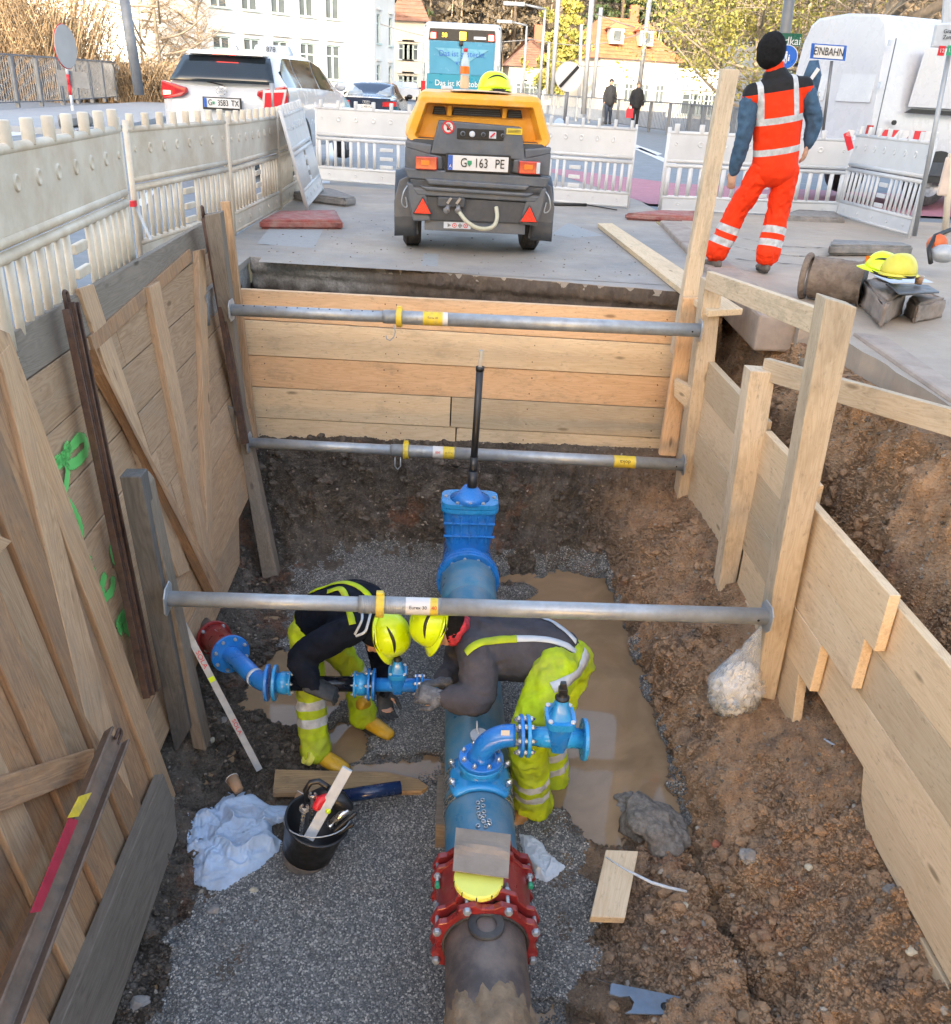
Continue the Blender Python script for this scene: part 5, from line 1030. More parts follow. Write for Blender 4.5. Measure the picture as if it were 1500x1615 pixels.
O('motor_body', gz([(498, 1256, -1.72), (515, 1250, -1.70), (535, 1262, -1.72), (548, 1272, -1.76)], [.032, .042, .045, .03], 16, round_=True), MT['black'], tl_)
O('red_cover', gz([(500, 1272, -1.70), (506, 1262, -1.68), (514, 1258, -1.67)], [.022, .025, .02], 12, round_=True), MT['redp'], tl_)
t_ = thing('pliers', 'dark pump pliers and a socket sticking out on the right of the bucket', 'pliers', tuple(px3(530, 1310, -1.85)))
O('socket', gz([(522, 1300, -1.84), (550, 1275, -1.76)], .02, 14), MT['steel'], t_); O('grip', gz([(528, 1310, -1.83), (560, 1283, -1.76)], [.009, .011], 10, round_=True), MT['black'], t_); O('grip', gz([(532, 1316, -1.84), (556, 1300, -1.78)], [.009, .011], 10, round_=True), MT['black'], t_)
O('jaw', gz([(515, 1298, -1.84), (524, 1305, -1.84)], [.012, .014], 8), MT['steel'], t_)
t_ = thing('pipe_offcut', 'dark blue plastic pipe offcut lying behind the bucket', 'pipe', tuple(px3(585, 1250, -2.0))); O('pipe_wall', gz([(540, 1256, -1.94), (632, 1242, -1.94)], .036, 24), simple('dark_blue_pipe_plastic', (.012, .03, .09), .25), t_)
# clear bag of white rags hanging on the end of the near prop
hb = thing('plastic_bag', 'clear plastic bag of white rags hanging at the right end of the near prop', 'bag', tuple(at(1160, 1130, Y=3.95)))
top_ = at(1200, 990, Y=3.98); cc = at(1162, 1082, Y=3.98); 
def lump(name, c, r, mat, seed, amp, sc, elong, neck=None, off=(0, 0, 0)):
    n, k = 60, 40; rows_ = []
    for i in range(k+1):
        ph = math.pi*i/k; row = []
        for j in range(n):
            t = 2*math.pi*j/n; row.append(((math.sin(ph)*math.cos(t)), (math.sin(ph)*math.sin(t)), -math.cos(ph)))
        rows_.append(row)
    A = np.array(rows_); nz = np.abs(fbm(A, sc, 4, seed, .6)); q = A*(1-amp*nz[..., None]*1.6); q = q*np.array(elong)*r
    if neck is not None:
        f = np.clip((A[..., 2]-.25)/.75, 0, 1)[..., None]; q = q*np.array([1, 1, 1])*(1-f*np.array([.75, .75, 0]))+f**1.3*np.array(neck)
    q = q+np.array(c)[None, None]; g = G(); g.grid([[tuple(p) for p in r_] for r_ in q], closed=True); return O(name, g, MT[mat], hb)
lump('rags', cc+Vector((0, 0, -.03)), .175, 'white', 4, .6, 2.8, (.85, .62, 1.05)); lump('rags', cc+Vector((.02, -.02, .08)), .10, 'white', 14, .7, 3.2, (.85, .7, .9)); lump('rags', cc+Vector((-.03, -.04, -.05)), .09, 'ragblue', 24, .7, 3.2, (.9, .7, .9)); lump('bag_film', cc+Vector((0, 0, -.005)), .205, 'film', 9, .42, 5.5, (.82, .6, 1.1), neck=tuple((top_-cc)-Vector((0, 0, .19*1.1))))
# ------------------------------------------------------------------ right: things on the dusty pavement
PZt = .03
st = thing('pipe_stub', 'rusty dirt crusted stub of cut pipe lying on the pavement', 'pipe', tuple(at(1320, 450, Z=PZt)))
a = at(1283, 428, Y=6.85); b = at(1366, 432, Y=6.65); a.z = b.z = PZt+.165; ax = (b-a).normalized()
MT['crust'] = simple('crusted_rust', (.15, .105, .08), .95, 0, .45, 20, (.27, .21, .16), .55, 9, 1, 45, .014)
g = G(); n_ = 44; rows_ = []; u, v, _ = frame(ax)
for i in range(26):
    row = []
    for j in range(n_):
        t = 2*math.pi*j/n_; row.append(a+ax*((b-a).length*i/25)+(u*math.cos(t)+v*math.sin(t))*.155)
    rows_.append(row)
A = np.array([[p[:] for p in r_] for r_ in rows_]); nz = fbm(A, 16, 5, 2, .65); fade = np.linspace(.15, 1, 26)[:, None]
g.grid([[tuple(A[i, j]+((np.array((u*math.cos(2*math.pi*j/n_)+v*math.sin(2*math.pi*j/n_))[:])))*(nz[i, j]*.035*fade[i, 0])) for j in range(n_)] for i in range(26)], closed=True)
O('pipe_wall', g, MT['crust'], st); g = G(); g.cyl(a-ax*.001, a+ax*.01, .135, n=30); g.cyl(b-ax*.01, b, .14, n=30); O('pipe_bore', g, MT['blk'], st)
g = G(); g.tube([a-ax*.045+(u*math.cos(t)+v*math.sin(t))*.155 for t in [2*math.pi*k/32 for k in range(33)]], .024, 10, cap=False); O('end_collar', g, MT['crust'], st)
def block(name, lab, cat, top4, h, mat, rough_=.03, seed=0, zt=.2):
    """rough hewn block: subdivided and displaced"""
    T = [at(x, y, Z=zt) for x, y in top4]; bm = bmesh.new(); vs = [bm.verts.new(p) for p in T]+[bm.verts.new(p+Vector((0, 0, -h))) for p in T]
    for f in ((0, 1, 2, 3), (7, 6, 5, 4), (0, 4, 5, 1), (1, 5, 6, 2), (2, 6, 7, 3), (3, 7, 4, 0)): bm.faces.new([vs[i] for i in f])
    bmesh.ops.bevel(bm, geom=bm.edges[:], offset=.02, segments=2, affect='EDGES'); bmesh.ops.subdivide_edges(bm, edges=bm.edges[:], cuts=5, use_grid_fill=True); bm.normal_update()
    A = np.array([v.co[:] for v in bm.verts]); nz = fbm(A, 9, 4, seed, .6)
    for v, q in zip(bm.verts, nz): v.co += v.normal*q*rough_
    c = sum(T, Vector())/4; c.z -= h; me = bpy.data.meshes.new(name); 
    for v in bm.verts: v.co -= c
    bmesh.ops.recalc_face_normals(bm, faces=bm.faces); bm.to_mesh(me); bm.free(); me.materials.append(MT[mat]); me.polygons.foreach_set('use_smooth', [True]*len(me.polygons)); o = link(name, me, None, c, label=lab, cat=cat); OFF[o] = c; return o
block('stone_block', 'larger rough stone block under the folders, reddish left face', 'stone block', [(1362, 442), (1385, 437), (1432, 458), (1398, 478)], .18, 'stone', .03, 1, .215)
block('stone_block', 'smaller rough stone block to the right of the larger one', 'stone block', [(1434, 466), (1470, 460), (1495, 470), (1448, 480)], .15, 'stone', .035, 5, .17)
block('grey_kerb_block', 'long dark grey concrete block behind the pipe stub', 'kerb block', [(1312, 377), (1425, 382), (1442, 388), (1308, 386)], .1, 'greyfoot', .006, 3, .14)
# helmets
def helmet(lab, c, rx, ry, rz_, rot, mat='helmet', brand=False, cat='helmet', vent=True):
    c = Vector(c); t_ = thing('safety_helmet', lab, cat, tuple(c), mat=Matrix.Translation(c) @ rot.to_4x4()); g = G()
    rows_ = []
    for i in range(13):
        ph = R(90*i/12); rows_.append([(rx*math.cos(ph)**.85*math.cos(t)*(1.0), ry*math.cos(ph)**.85*math.sin(t), rz_*math.sin(ph)+.008*max(0, math.cos(2*t))*math.sin(2*ph)) for t in [2*math.pi*k/36 for k in range(36)]])
    g.grid(rows_, closed=True); o = O('shell', g, MT[mat], t_); s_ = o.modifiers.new('t', 'SOLIDIFY'); s_.thickness = .004
    g = G(); rows_ = []
    for rr, zz in ((.985, .006), (1.07, -.008), (1.08, -.013), (.985, -.006)): rows_.append([((rx*rr+(.035*max(0, math.cos(t))**3 if rr > 1 else 0))*math.cos(t), (ry*rr)*math.sin(t), zz-(.012*max(0, math.cos(t))**2 if rr > 1 else 0)) for t in [2*math.pi*k/36 for k in range(36)]])
    g.grid(rows_, closed=True); O('brim', g, MT[mat], t_)
    if vent:
        for s_ in (-1, 1):
            g = G(); pts = []
            for k in range(9):
                u_ = -.5+k/8; t = math.pi/2*s_+u_*1.5*s_; ph = R(30+14*(1-(2*u_)**2)); pts.append(Vector((rx*math.cos(ph)*math.cos(t), ry*math.cos(ph)*math.sin(t), rz_*math.sin(ph)))*1.012)
            g.tube(pts, [.002, .006, .008, .009, .009, .009, .008, .006, .002], 8); O('side_vent', g, MT['blk'], t_)
    g = G(); g.lathe([(rx*.93, -.02), (rx*.96, .0)], (0, 0, 0), AZ, 30, 0, True, squash=ry/rx); O('headband', g, MT['blk'], t_)
    return t_
helmet('bright yellow green helmet on the stone block, behind the dull yellow one', at(1393, 425, Y=6.35)+Vector((0, 0, -.01)), .135, .11, .13, Matrix.Rotation(R(150), 3, 'Z') @ Matrix.Rotation(R(-12), 3, 'Y'))
MT['oldy'] = simple('dull_yellow_helmet_plastic', (.62, .56, .06), .45, 0, .15, 20, (.4, .36, .12), .3, 20)
helmet('dull dusty yellow helmet resting on the papers on the stone block', at(1417, 430, Y=6.15), .13, .11, .13, Matrix.Rotation(R(20), 3, 'Z'), 'oldy', vent=False)
g = G(); g.lathe([(.03, 0), (.04, .09)], at(1370, 425, Y=6.4), AZ, 20, 0, True); tag(O('orange_cup', g, MT['amber']), 'orange plastic cup behind the helmets', 'cup')
for i in range(3):
    q = [at(x, y, Z=.235+.02*i) for x, y in ((1397+i*2, 447), (1458+i*3, 449), (1482, 460), (1424-i*3, 464-i))]
    g = G(); g.prism(q, (0, 0, -.012)); tag(O('ring_binder', g, MT[('blk', 'dgrey', 'dgrey')[i]], None, bevel=.003), ('lowest dark folder of the stack on the stone blocks', 'middle dark grey folder of the stack on the stone blocks', 'topmost grey folder of the stack on the stone blocks')[i], 'folder')
g = G(); g.prism([at(1378, 434, Z=.24), at(1440, 432, Z=.24), at(1472, 445, Z=.24), at(1405, 446, Z=.24)], (0, 0, -.004)); tag(O('plan_sheet', g, MT['whitebg']), 'sheet of white plans under the dull yellow helmet', 'paper')
cup('small brown paper cup standing on the folders', at(1448, 448, Z=.29), at(1448, 448, Z=.29)+Vector((0, 0, .055)), .023, .03, 'cupb')
sw = thing('cut_off_saw', 'orange and grey cut off saw partly in view at the right edge', 'saw', tuple(at(1490, 410, Z=0)))
g = G(); g.sph(at(1488, 400, Y=7.9), (.12, .1, .08), 14); O('saw_body', g, MT['alu'], sw); g = G(); g.sph(at(1478, 385, Y=8.0), (.09, .08, .09), 12); O('saw_cover', g, simple('orange_plastic', (.6, .12, .03), .5), sw)
g = G(); g.tube([at(1468, 415, Y=7.8), at(1465, 392, Y=7.9), at(1475, 372, Y=8), at(1500, 362, Y=8.1)], .02, 10); O('blade_guard', g, MT['blk'], sw)
def foot(lab, q, h, mat, seed): return block('rubber_block', lab, 'rubber block', q, h, mat, .008, seed, h)
foot('faded red rubber barrier foot under the leaning white barrier', [(408, 347), (440, 332), (530, 330), (541, 348)], .09, 'redpl', 1)
foot('grey barrier foot behind the leaning white barrier', [(455, 302), (520, 296), (562, 310), (545, 313)], .1, 'greyfoot', 2)
foot('faded red barrier foot at the left end of the right rear barrier', [(985, 336), (1035, 331), (1098, 332), (1100, 342)], .08, 'redpl', 4)
foot('cracked grey barrier foot where the two right hand barriers meet', [(1225, 340), (1258, 330), (1318, 333), (1334, 344)], .09, 'greyfoot', 7)
g = G()
for pts in ([(1155, 372), (1230, 388), (1330, 392), (1420, 403)], [(1145, 385), (1200, 398), (1260, 404), (1335, 403)], [(1130, 395), (1180, 430), (1250, 475)], [(1160, 408), (1290, 420)]):
    a = [at(x, y, Z=.036) for x, y in pts]
    for p, q in zip(a, a[1:]):
        n = 14; prev = None
        for k in range(n+1):
            c = p.lerp(q, k/n)+Vector((0, .02*math.sin(k*2.1+p.x*9), 0)); w = .008+.006*math.sin(k*1.7)
            if prev: g.add([prev[0], prev[1], c+Vector((0, w, 0)), c-Vector((0, w, 0))], [(0, 1, 2, 3)])
            prev = (c-Vector((0, w, 0)), c+Vector((0, w, 0)))
link('pavement_crack', mesh_of(g, simple('dark_crack', (.035, .03, .025), .95)), kind='structure')
# ------------------------------------------------------------------ people
from mathutils.bvhtree import BVHTree
def J(x, y, Y): return at(x, y, Y=Y)
def blob(name, g, voxel, mat, parent, wr=0., wsc=12, smooth=4, seed=0, attr=None, wr2=0):
    me = mesh_of(g, [], Vector((0, 0, 0))); o = bpy.data.objects.new('tmp', me); COL.objects.link(o)
    r = o.modifiers.new('r', 'REMESH'); r.mode = 'VOXEL'; r.voxel_size = voxel; r.use_smooth_shade = True
    s_ = o.modifiers.new('s', 'SMOOTH'); s_.iterations = smooth; s_.factor = .6
    dg = bpy.context.evaluated_depsgraph_get(); m2 = bpy.data.meshes.new_from_object(o.evaluated_get(dg)); bpy.data.objects.remove(o); bpy.data.meshes.remove(me)
    n = len(m2.vertices); co = np.empty(n*3); m2.vertices.foreach_get('co', co); co = co.reshape(-1, 3); no = np.empty(n*3); m2.vertices.foreach_get('normal', no); no = no.reshape(-1, 3)
    if wr:
        q = co*np.array([1, 1, 1.]); w = -np.abs(fbm(q, wsc, 3, seed, .55))*1.7+.35*fbm(q, wsc*.4, 2, seed+4)
        co = co+no*(w*wr)[:, None]
    if attr:
        for k, fn in attr.items(): a = m2.attributes.new(k, 'FLOAT', 'POINT'); a.data.foreach_set('value', fn(co).astype(np.float32))
    co = co-np.array(OFF[parent]); m2.vertices.foreach_set('co', co.ravel()); m2.materials.clear(); m2.materials.append(mat)
    m2.polygons.foreach_set('use_smooth', [True]*len(m2.polygons)); m2.update(); return link(name, m2, parent)
def bez(p, n=3):
    p = [Vector(q) for q in p]
    for _ in range(n): p = [p[0]]+[v for i in range(len(p)-1) for v in (p[i].lerp(p[i+1], .25), p[i].lerp(p[i+1], .75))]+[p[-1]]
    return p
def limb(g, pts, rs, n=16, r2=None, up=None):
    k = len(pts); rf = lambda q: np.interp(np.linspace(0, 1, k), np.linspace(0, 1, len(q)), q).tolist()
    g.tube(pts, rf(rs), n, round_=True, r2=None if r2 is None else rf(r2), up=up); return g
def dist_along(co, a, b):
    a = np.array(a); b = np.array(b); d = b-a; L = np.linalg.norm(d); d /= L; t = (co-a)@d; r = np.linalg.norm(co-a-np.clip(t, 0, L)[:, None]*d, axis=1); return t, r
def legattr(legs):
    def fn(co):
        best = np.full(len(co), 9.); u = np.zeros(len(co))
        for an, kn, hp in legs:
            t, r = dist_along(co, an, kn); m_ = r < best; u[m_] = t[m_]; best = np.minimum(best, r); L = (Vector(kn)-Vector(an)).length
            t2, r2 = dist_along(co, kn, hp); m_ = r2 < best; u[m_] = t2[m_]+L; best = np.minimum(best, r2)
        return u
    return fn
def bandmat(name, base, bands, extra=None, refl='reflect', tape=(.56, .58, .59)):
    m = MT[base].copy(); m.name = name; t = m.node_tree; b = t.nodes['Principled BSDF']; src = b.inputs['Base Color'].links[0].from_socket
    a = t.nodes.new('ShaderNodeAttribute'); a.attribute_name = 'u'; u = a.outputs['Fac']; f = None
    for lo, hi in bands:
        x = math_(t, 'MULTIPLY', math_(t, 'GREATER_THAN', u, lo), math_(t, 'LESS_THAN', u, hi)); f = x if f is None else math_(t, 'MAXIMUM', f, x)
    wn = noise(t, wpos(t), 18, 4, .6); tp = ramp(t, wn, [(.3, tuple(c*.62 for c in tape)), (.65, tape)])
    if extra: f, src = extra(t, u, f, src)
    c = mixc(t, f, src, tp); t.links.new(c, b.inputs['Base Color']); return m
def hand(g, w, d, pn, curl=.6, s=1., spread=.12, side=1):
    """palm, four unequal fingers bent towards the palm, thumb from the side near the wrist"""
    w = Vector(w); d = Vector(d).normalized(); pn = Vector(pn); pn = (pn-d*pn.dot(d)).normalized(); s_ = d.cross(pn).normalized()*side
    k = w+d*.085*s; g.tube([w-d*.03*s, w+d*.02*s, w+d*.06*s, k], [.028*s, .036*s, .042*s, .040*s], 14, round_=True, r2=[.022*s, .018*s, .017*s, .014*s], up=pn)
    for i, (o_, L) in enumerate(((-.030, .066), (-.010, .076), (.010, .070), (.029, .054))):
        p = k+s_*o_*s-d*.012*s; dd = (d+s_*(o_*spread*30)).normalized(); r = .0088*s if i < 3 else .0078*s; pts = [p]; a = 0
        for q, f in enumerate((.48, .30, .22)):
            a += curl*(.7 if q == 0 else 1.); v = (dd*math.cos(a)+pn*math.sin(a)); pts.append(pts[-1]+v*L*f*s)
        g.tube(pts, [r*1.1, r*1.05, r, r*.86], 10, round_=True)
    p = w+d*.012*s-s_*.028*s; v = (d*.62-s_*.62+pn*.35).normalized(); v2 = (d*.85-s_*.12+pn*.5).normalized(); g.tube([p, p+v*.036*s, p+v*.036*s+v2*.030*s, p+v*.036*s+v2*.052*s], [.015*s, .0125*s, .0105*s, .009*s], 10, round_=True)
def boot(name, an, toe, mat, parent, s=1., shaft=.05, legdir=None):
    an = Vector(an); t = Vector(toe); t.z = 0; t.normalize(); z0 = an.z; g = G(); sd = t.cross(AZ)
    gl = Vector((0, 0, -1)); foot_z = -.055*s
    b0 = an+gl*.05*s
    g.tube([b0-t*.065*s+AZ*.005, b0-t*.01*s, b0+t*.07*s-AZ*.004*s, b0+t*.14*s-AZ*.014*s, b0+t*.185*s-AZ*.018*s], [.036*s, .04*s, .046*s, .050*s, .040*s], 16, round_=True, r2=[.045*s, .05*s, .042*s, .034*s, .026*s], up=(0, 0, 1))
    ld = Vector(legdir).normalized() if legdir is not None else AZ; g.tube([b0, an, an+ld*shaft*s], [.046*s, .046*s, .046*s], 16, round_=True)
    blob(name, g, .009, MT[mat], parent, .003, 14)
    g = G(); zb = an.z-.095*s; out = []
    for k in range(22):
        a = 2*math.pi*k/22; x = math.cos(a); y = math.sin(a); L = .135*s; wd = (.052 if x > 0 else .042)*s; out.append(Vector((an.x, an.y, zb))+t*(.065*s+x*L*1.03)+sd*(y*wd))
    g.prism(out, (0, 0, .022*s)); O('sole', g, MT['sole'], parent, bevel=.004)
def head(g, c, up, fw, s=1.):
    c = Vector(c); u = Vector(up).normalized(); f = Vector(fw); f = (f-u*f.dot(u)).normalized(); r = f.cross(u); M = Matrix((f, r, u)).transposed()
    g.sph(c+u*.02*s, (.098*s, .077*s, .105*s), 20, rot=M); g.sph(c+f*.022*s-u*.055*s, (.068*s, .056*s, .07*s), 16, rot=M)
    g.tube([c+f*.088*s+u*.02*s, c+f*.108*s-u*.014*s, c+f*.116*s-u*.03*s, c+f*.098*s-u*.036*s], [.008*s, .011*s, .014*s, .01*s], 10, round_=True)
    g.sph(c+f*.088*s-u*.062*s, (.012*s, .026*s, .008*s), 10, rot=M); g.sph(c+f*.09*s-u*.076*s, (.012*s, .022*s, .008*s), 10, rot=M); g.sph(c+f*.075*s-u*.105*s, (.022*s, .028*s, .022*s), 10, rot=M)
    for q in (-1, 1):
        g.tube([c+r*q*.078*s+u*.02*s, c+r*q*.084*s-u*.0*s, c+r*q*.078*s-u*.028*s], [.010*s, .016*s, .009*s], 8, round_=True, r2=[.006*s, .008*s, .005*s], up=r); g.sph(c+f*.083*s+r*q*.032*s+u*.035*s, (.012*s, .022*s, .007*s), 8, rot=M)
    return M
def eyes(c, up, fw, parent, s=1.):
    c = Vector(c); u = Vector(up).normalized(); f = Vector(fw); f = (f-u*f.dot(u)).normalized(); r = f.cross(u)
    for q in (-1, 1): g = G(); g.sph(c+f*.083*s+r*q*.031*s+u*.008*s, .012*s, 12); g.sph(c+f*.091*s+r*q*.031*s+u*.008*s, .0062*s, 8, 1); O('eye', g, [MT['white'], MT['blk']], parent)
def strap(name, path, w, target, mat, parent, lift=.006):
    bvh = BVHTree.FromPolygons([v.co+OFF[parent] for v in target.data.vertices], [tuple(p.vertices) for p in target.data.polygons]); p2 = bez([Vector((x, y, 0)) for x, y in path], 3); pts = []; rows_ = []
    for q in p2:      # lay the strap on the cloth from above
        h_ = bvh.ray_cast(CAM, ray(q.x, q.y).normalized())[0]
        if h_ is not None: pts.append(h_)
    if len(pts) < 4: return None
    for _ in range(6): pts = [pts[0]]+[(pts[i-1]+pts[i]*2+pts[i+1])/4 for i in range(1, len(pts)-1)]+[pts[-1]]
    for i, p in enumerate(pts):
        d = (pts[min(i+1, len(pts)-1)]-pts[max(i-1, 0)]).normalized(); q, n, _, _ = bvh.find_nearest(p); s_ = d.cross(n).normalized(); row = []
        for k in (-1, 0, 1): a, n2, _, _ = bvh.find_nearest(q+s_*w/2*k); row.append(a+n2*lift)
        rows_.append(row)
    for _ in range(2): rows_ = [rows_[0]]+[[(rows_[i-1][k]+rows_[i][k]*2+rows_[i+1][k])/4 for k in range(3)] for i in range(1, len(rows_)-1)]+[rows_[-1]]
    g = G(); g.grid(rows_); o = O(name, g, MT[mat], parent, fix=False); s_ = o.modifiers.new('t', 'SOLIDIFY'); s_.thickness = .003; s_.offset = 0; return o
# a person's seven pieces: body inside, then clothes that follow the same joints
def person(lab, jt, spec):
    base = Vector((jt['hipL'].x, jt['hipL'].y, spec['ground'])); P_ = thing('person', lab, 'person', tuple(base))
    sc = spec.get('scale', 1.); th_r, kn_r, an_r = [x*sc for x in (.092, .065, .05)]
    lean = spec['side']           # left-right direction of the body
    g = G(); head(g, jt['head'], jt['hup'], jt['hfw']); limb(g, [jt['neck'], jt['neck'].lerp(jt['head'], .8)], [.056, .052])
    limb(g, bez([jt['pelvis'], jt['waist'], jt['chest'], jt['neck']], 2), np.interp(np.linspace(0, 1, 14), [0, .3, .7, 1], [.085, .08, .09, .05]).tolist(), r2=None)
    for s_ in 'LR':
        limb(g, [jt['hip'+s_], jt['knee'+s_], jt['ank'+s_]], [th_r*.6, kn_r*.7, an_r*.6]); limb(g, [jt['sh'+s_], jt['elb'+s_], jt['wr'+s_]], [.036, .030, .026])
        limb(g, [jt['ank'+s_]-AZ*.04, jt['ank'+s_]-AZ*.055+spec['toe'+s_]*.1], [.03, .026])
        hand(g, jt['wr'+s_], jt['hd'+s_], jt['hp'+s_], spec.get('curl', .5), .86 if spec.get('gloves') else 1.0, side=1 if s_ == 'L' else -1)
    blob('body', g, .0085, MT['skin'], P_, smooth=3); eyes(jt['head'], jt['hup'], jt['hfw'], P_)
    # trousers
    g = G(); sd = lean
    limb(g, bez([jt['pelvis']+sd*.0, jt['waist'].lerp(jt['pelvis'], .1)], 1), [.142*sc]*4, r2=[.112*sc]*4, up=spec['front'], n=22)
    for s_ in 'LR':
        h, k, a = jt['hip'+s_], jt['knee'+s_], jt['ank'+s_]; fw = spec.get('flare', 1.)
        pts = bez([h.lerp(jt['pelvis'], .35), h, h.lerp(k, .5), k, k.lerp(a, .5), a+AZ*spec.get('hem', -.02)], 2); n_ = len(pts)
        limb(g, pts, np.interp(np.linspace(0, 1, n_), [0, .15, .35, .55, .8, 1], [.11*sc, .115*sc, .10*sc, .082*sc*fw, .082*sc*fw, .088*sc*fw]).tolist(), n=20)
    tr = blob('trousers', g, .0115, spec['tmat'], P_, spec.get('twr', .018), 11, 4, seed=spec.get('seed', 1), attr={'u': legattr([(jt['ank'+s_], jt['knee'+s_], jt['hip'+s_]) for s_ in 'LR'])})
    # jacket or sweater
    g = G(); tw = spec.get('tw', 1.); aw_ = spec.get('aw', 1.)
    pts = bez([jt['pelvis'].lerp(jt['waist'], .5), jt['waist'], jt['chest'], jt['neck'].lerp(jt['chest'], .12)], 2); n_ = len(pts)
    limb(g, pts, np.interp(np.linspace(0, 1, n_), [0, .3, .62, .85, 1], [.150*tw, .155*tw, .180*tw, .155*tw, .07]).tolist(), r2=np.interp(np.linspace(0, 1, n_), [0, .3, .62, .85, 1], [.118*tw, .118*tw, .130*tw, .105*tw, .065]).tolist(), up=spec['front'], n=24)
    for s_ in 'LR':
        a = jt['sh'+s_]; e = jt['elb'+s_]; w = jt['wr'+s_]; pts = bez([jt['chest'].lerp(a, .45).lerp(jt['neck'], .25), a, a.lerp(e, .5), e, e.lerp(w, .5), w+(w-e).normalized()*.0], 2); n_ = len(pts)
        limb(g, pts, np.interp(np.linspace(0, 1, n_), [0, .2, .4, .6, .8, 1], [.075*tw, .08*tw, .07*aw_, .062*aw_, .055*aw_, .038]).tolist(), n=16)
    jk = blob(spec['jname'], g, .011, spec['jmat'], P_, spec.get('jwr', .013), 12, 4, seed=spec.get('seed', 1)+5, attr=spec.get('jattr'))
    for s_ in 'LR':
        if spec.get('gloves'):
            g = G(); w = jt['wr'+s_]; hand(g, w, jt['hd'+s_], jt['hp'+s_], spec.get('curl', .5), 1.2, side=1 if s_ == 'L' else -1); e = jt['elb'+s_]; limb(g, [w+(e-w).normalized()*.045, w], [.036, .033]); blob('glove', g, .0055, MT[spec['gloves']], P_, .0015, 40, 2)
        boot('boot', jt['ank'+s_], spec['toe'+s_], spec['boot'], P_, spec.get('bs', 1.))
    return P_, tr, jk
def V3(*a): return Vector(a)
MT['trousA'] = bandmat('hi_vis_trousers_with_bands', 'hiviz', [(.13, .18), (.23, .28)])
MT['trousC'] = bandmat('orange_trousers_with_bands', 'orange', [(.13, .19), (.24, .30)])
# left worker, bent to the right, both hands on the black branch pipe
ja = dict(pelvis=J(487, 985, 4.28), waist=J(512, 962, 4.26), chest=J(556, 955, 4.18), neck=J(592, 975, 4.08), head=J(604, 1001, 4.03), hup=V3(.62, -.30, .25), hfw=V3(.35, -.25, -.9),
    hipL=J(500, 985, 4.40), kneeL=J(560, 1062, 4.48), ankL=J(573, 1122, 4.25), hipR=J(484, 1000, 4.20), kneeR=J(489, 1095, 4.08), ankR=J(497, 1177, 3.98),
    shR=J(566, 985, 4.00), elbR=J(470, 1036, 3.90), wrR=J(495, 1086, 3.80), hdR=V3(.85, .1, -.35), hpR=V3(.1, .4, -.9), shL=J(588, 960, 4.22), elbL=J(607, 1050, 4.24), wrL=J(604, 1094, 4.05), hdL=V3(.2, -.45, -.8), hpL=V3(.4, -.8, .1))
W1, tr1, jk1 = person('left bent worker in dark sweater and hi vis yellow trousers holding the black pipe', ja, dict(ground=-2.08, side=V3(0, 1, 0), front=V3(.3, 0, -1), toeL=V3(.8, -.6, 0).normalized(), toeR=V3(.86, -.5, 0).normalized(), tmat=MT['trousA'], jname='sweater', jmat=MT['navy'], gloves='glove_b', boot='boot', bs=1.08, tw=1.08, aw=1.28, seed=2, flare=1.05, twr=.02, curl=.55))
strap('suspender', [(517, 935), (540, 925), (548, 950), (556, 985)], .036, jk1, 'hiviz', W1); strap('suspender', [(490, 935), (540, 915), (575, 930), (590, 955)], .036, jk1, 'hiviz', W1)
g = G(); g.tube(bez([J(560, 1000, 3.84), J(568, 985, 3.82), J(572, 975, 3.85), J(570, 960, 3.95)]), .007, 8); g.tube(bez([J(562, 1003, 3.82), J(576, 998, 3.80), J(580, 985, 3.82), J(585, 965, 3.9)]), .007, 8); O('lanyard', g, MT['whitebg'], W1)
def hrot(up, fw): u = Vector(up).normalized(); f = Vector(fw); f = (f-u*f.dot(u)).normalized(); return Matrix((f, u.cross(f), u)).transposed()
g = G(); q_ = ja['head']-ja['hfw'].normalized()*.035-ja['hup'].normalized()*.03; g.sph(q_, (.10, .10, .10), 18); g.tube([q_, ja['neck'].lerp(ja['head'], .2)], [.095, .09], 18, round_=True); blob('navy_hood', g, .009, MT['navy'], W1, .004, 16, 3)
h = helmet('hi vis yellow helmet with black side slot worn by the left bent worker', ja['head']+ja['hup'].normalized()*.03, .128, .112, .125, hrot(ja['hup'], ja['hfw']))
text('ROCK', .022, ja['head']+V3(-.02, -.125, .07), V3(0, .5, 1), V3(-1, 0, 0), MT['blk'], h) if False else None
# right worker, bent to the left over the blue pipe
jb = dict(pelvis=J(890, 1045, 3.86), waist=J(850, 1024, 3.92), chest=J(772, 1014, 3.96), neck=J(722, 993, 3.94), head=J(692, 985, 3.90), hup=V3(-.66, -.22, .30), hfw=V3(-.35, -.5, -.85),
    hipR=J(872, 1060, 3.72), kneeR=J(832, 1165, 3.42), ankR=J(841, 1262, 3.58), hipL=J(903, 1045, 3.97), kneeL=J(862, 1150, 3.84), ankL=J(872, 1232, 3.86),
    shR=J(752, 1028, 3.78), elbR=J(757, 1104, 3.62), wrR=J(696, 1100, 3.60), hdR=V3(-.95, .12, .1), hpR=V3(-.1, .6, -.5), shL=J(738, 985, 4.14), elbL=J(722, 1062, 4.20), wrL=J(697, 1076, 3.92), hdL=V3(-.85, -.05, -.1), hpL=V3(.1, -.35, -.85))
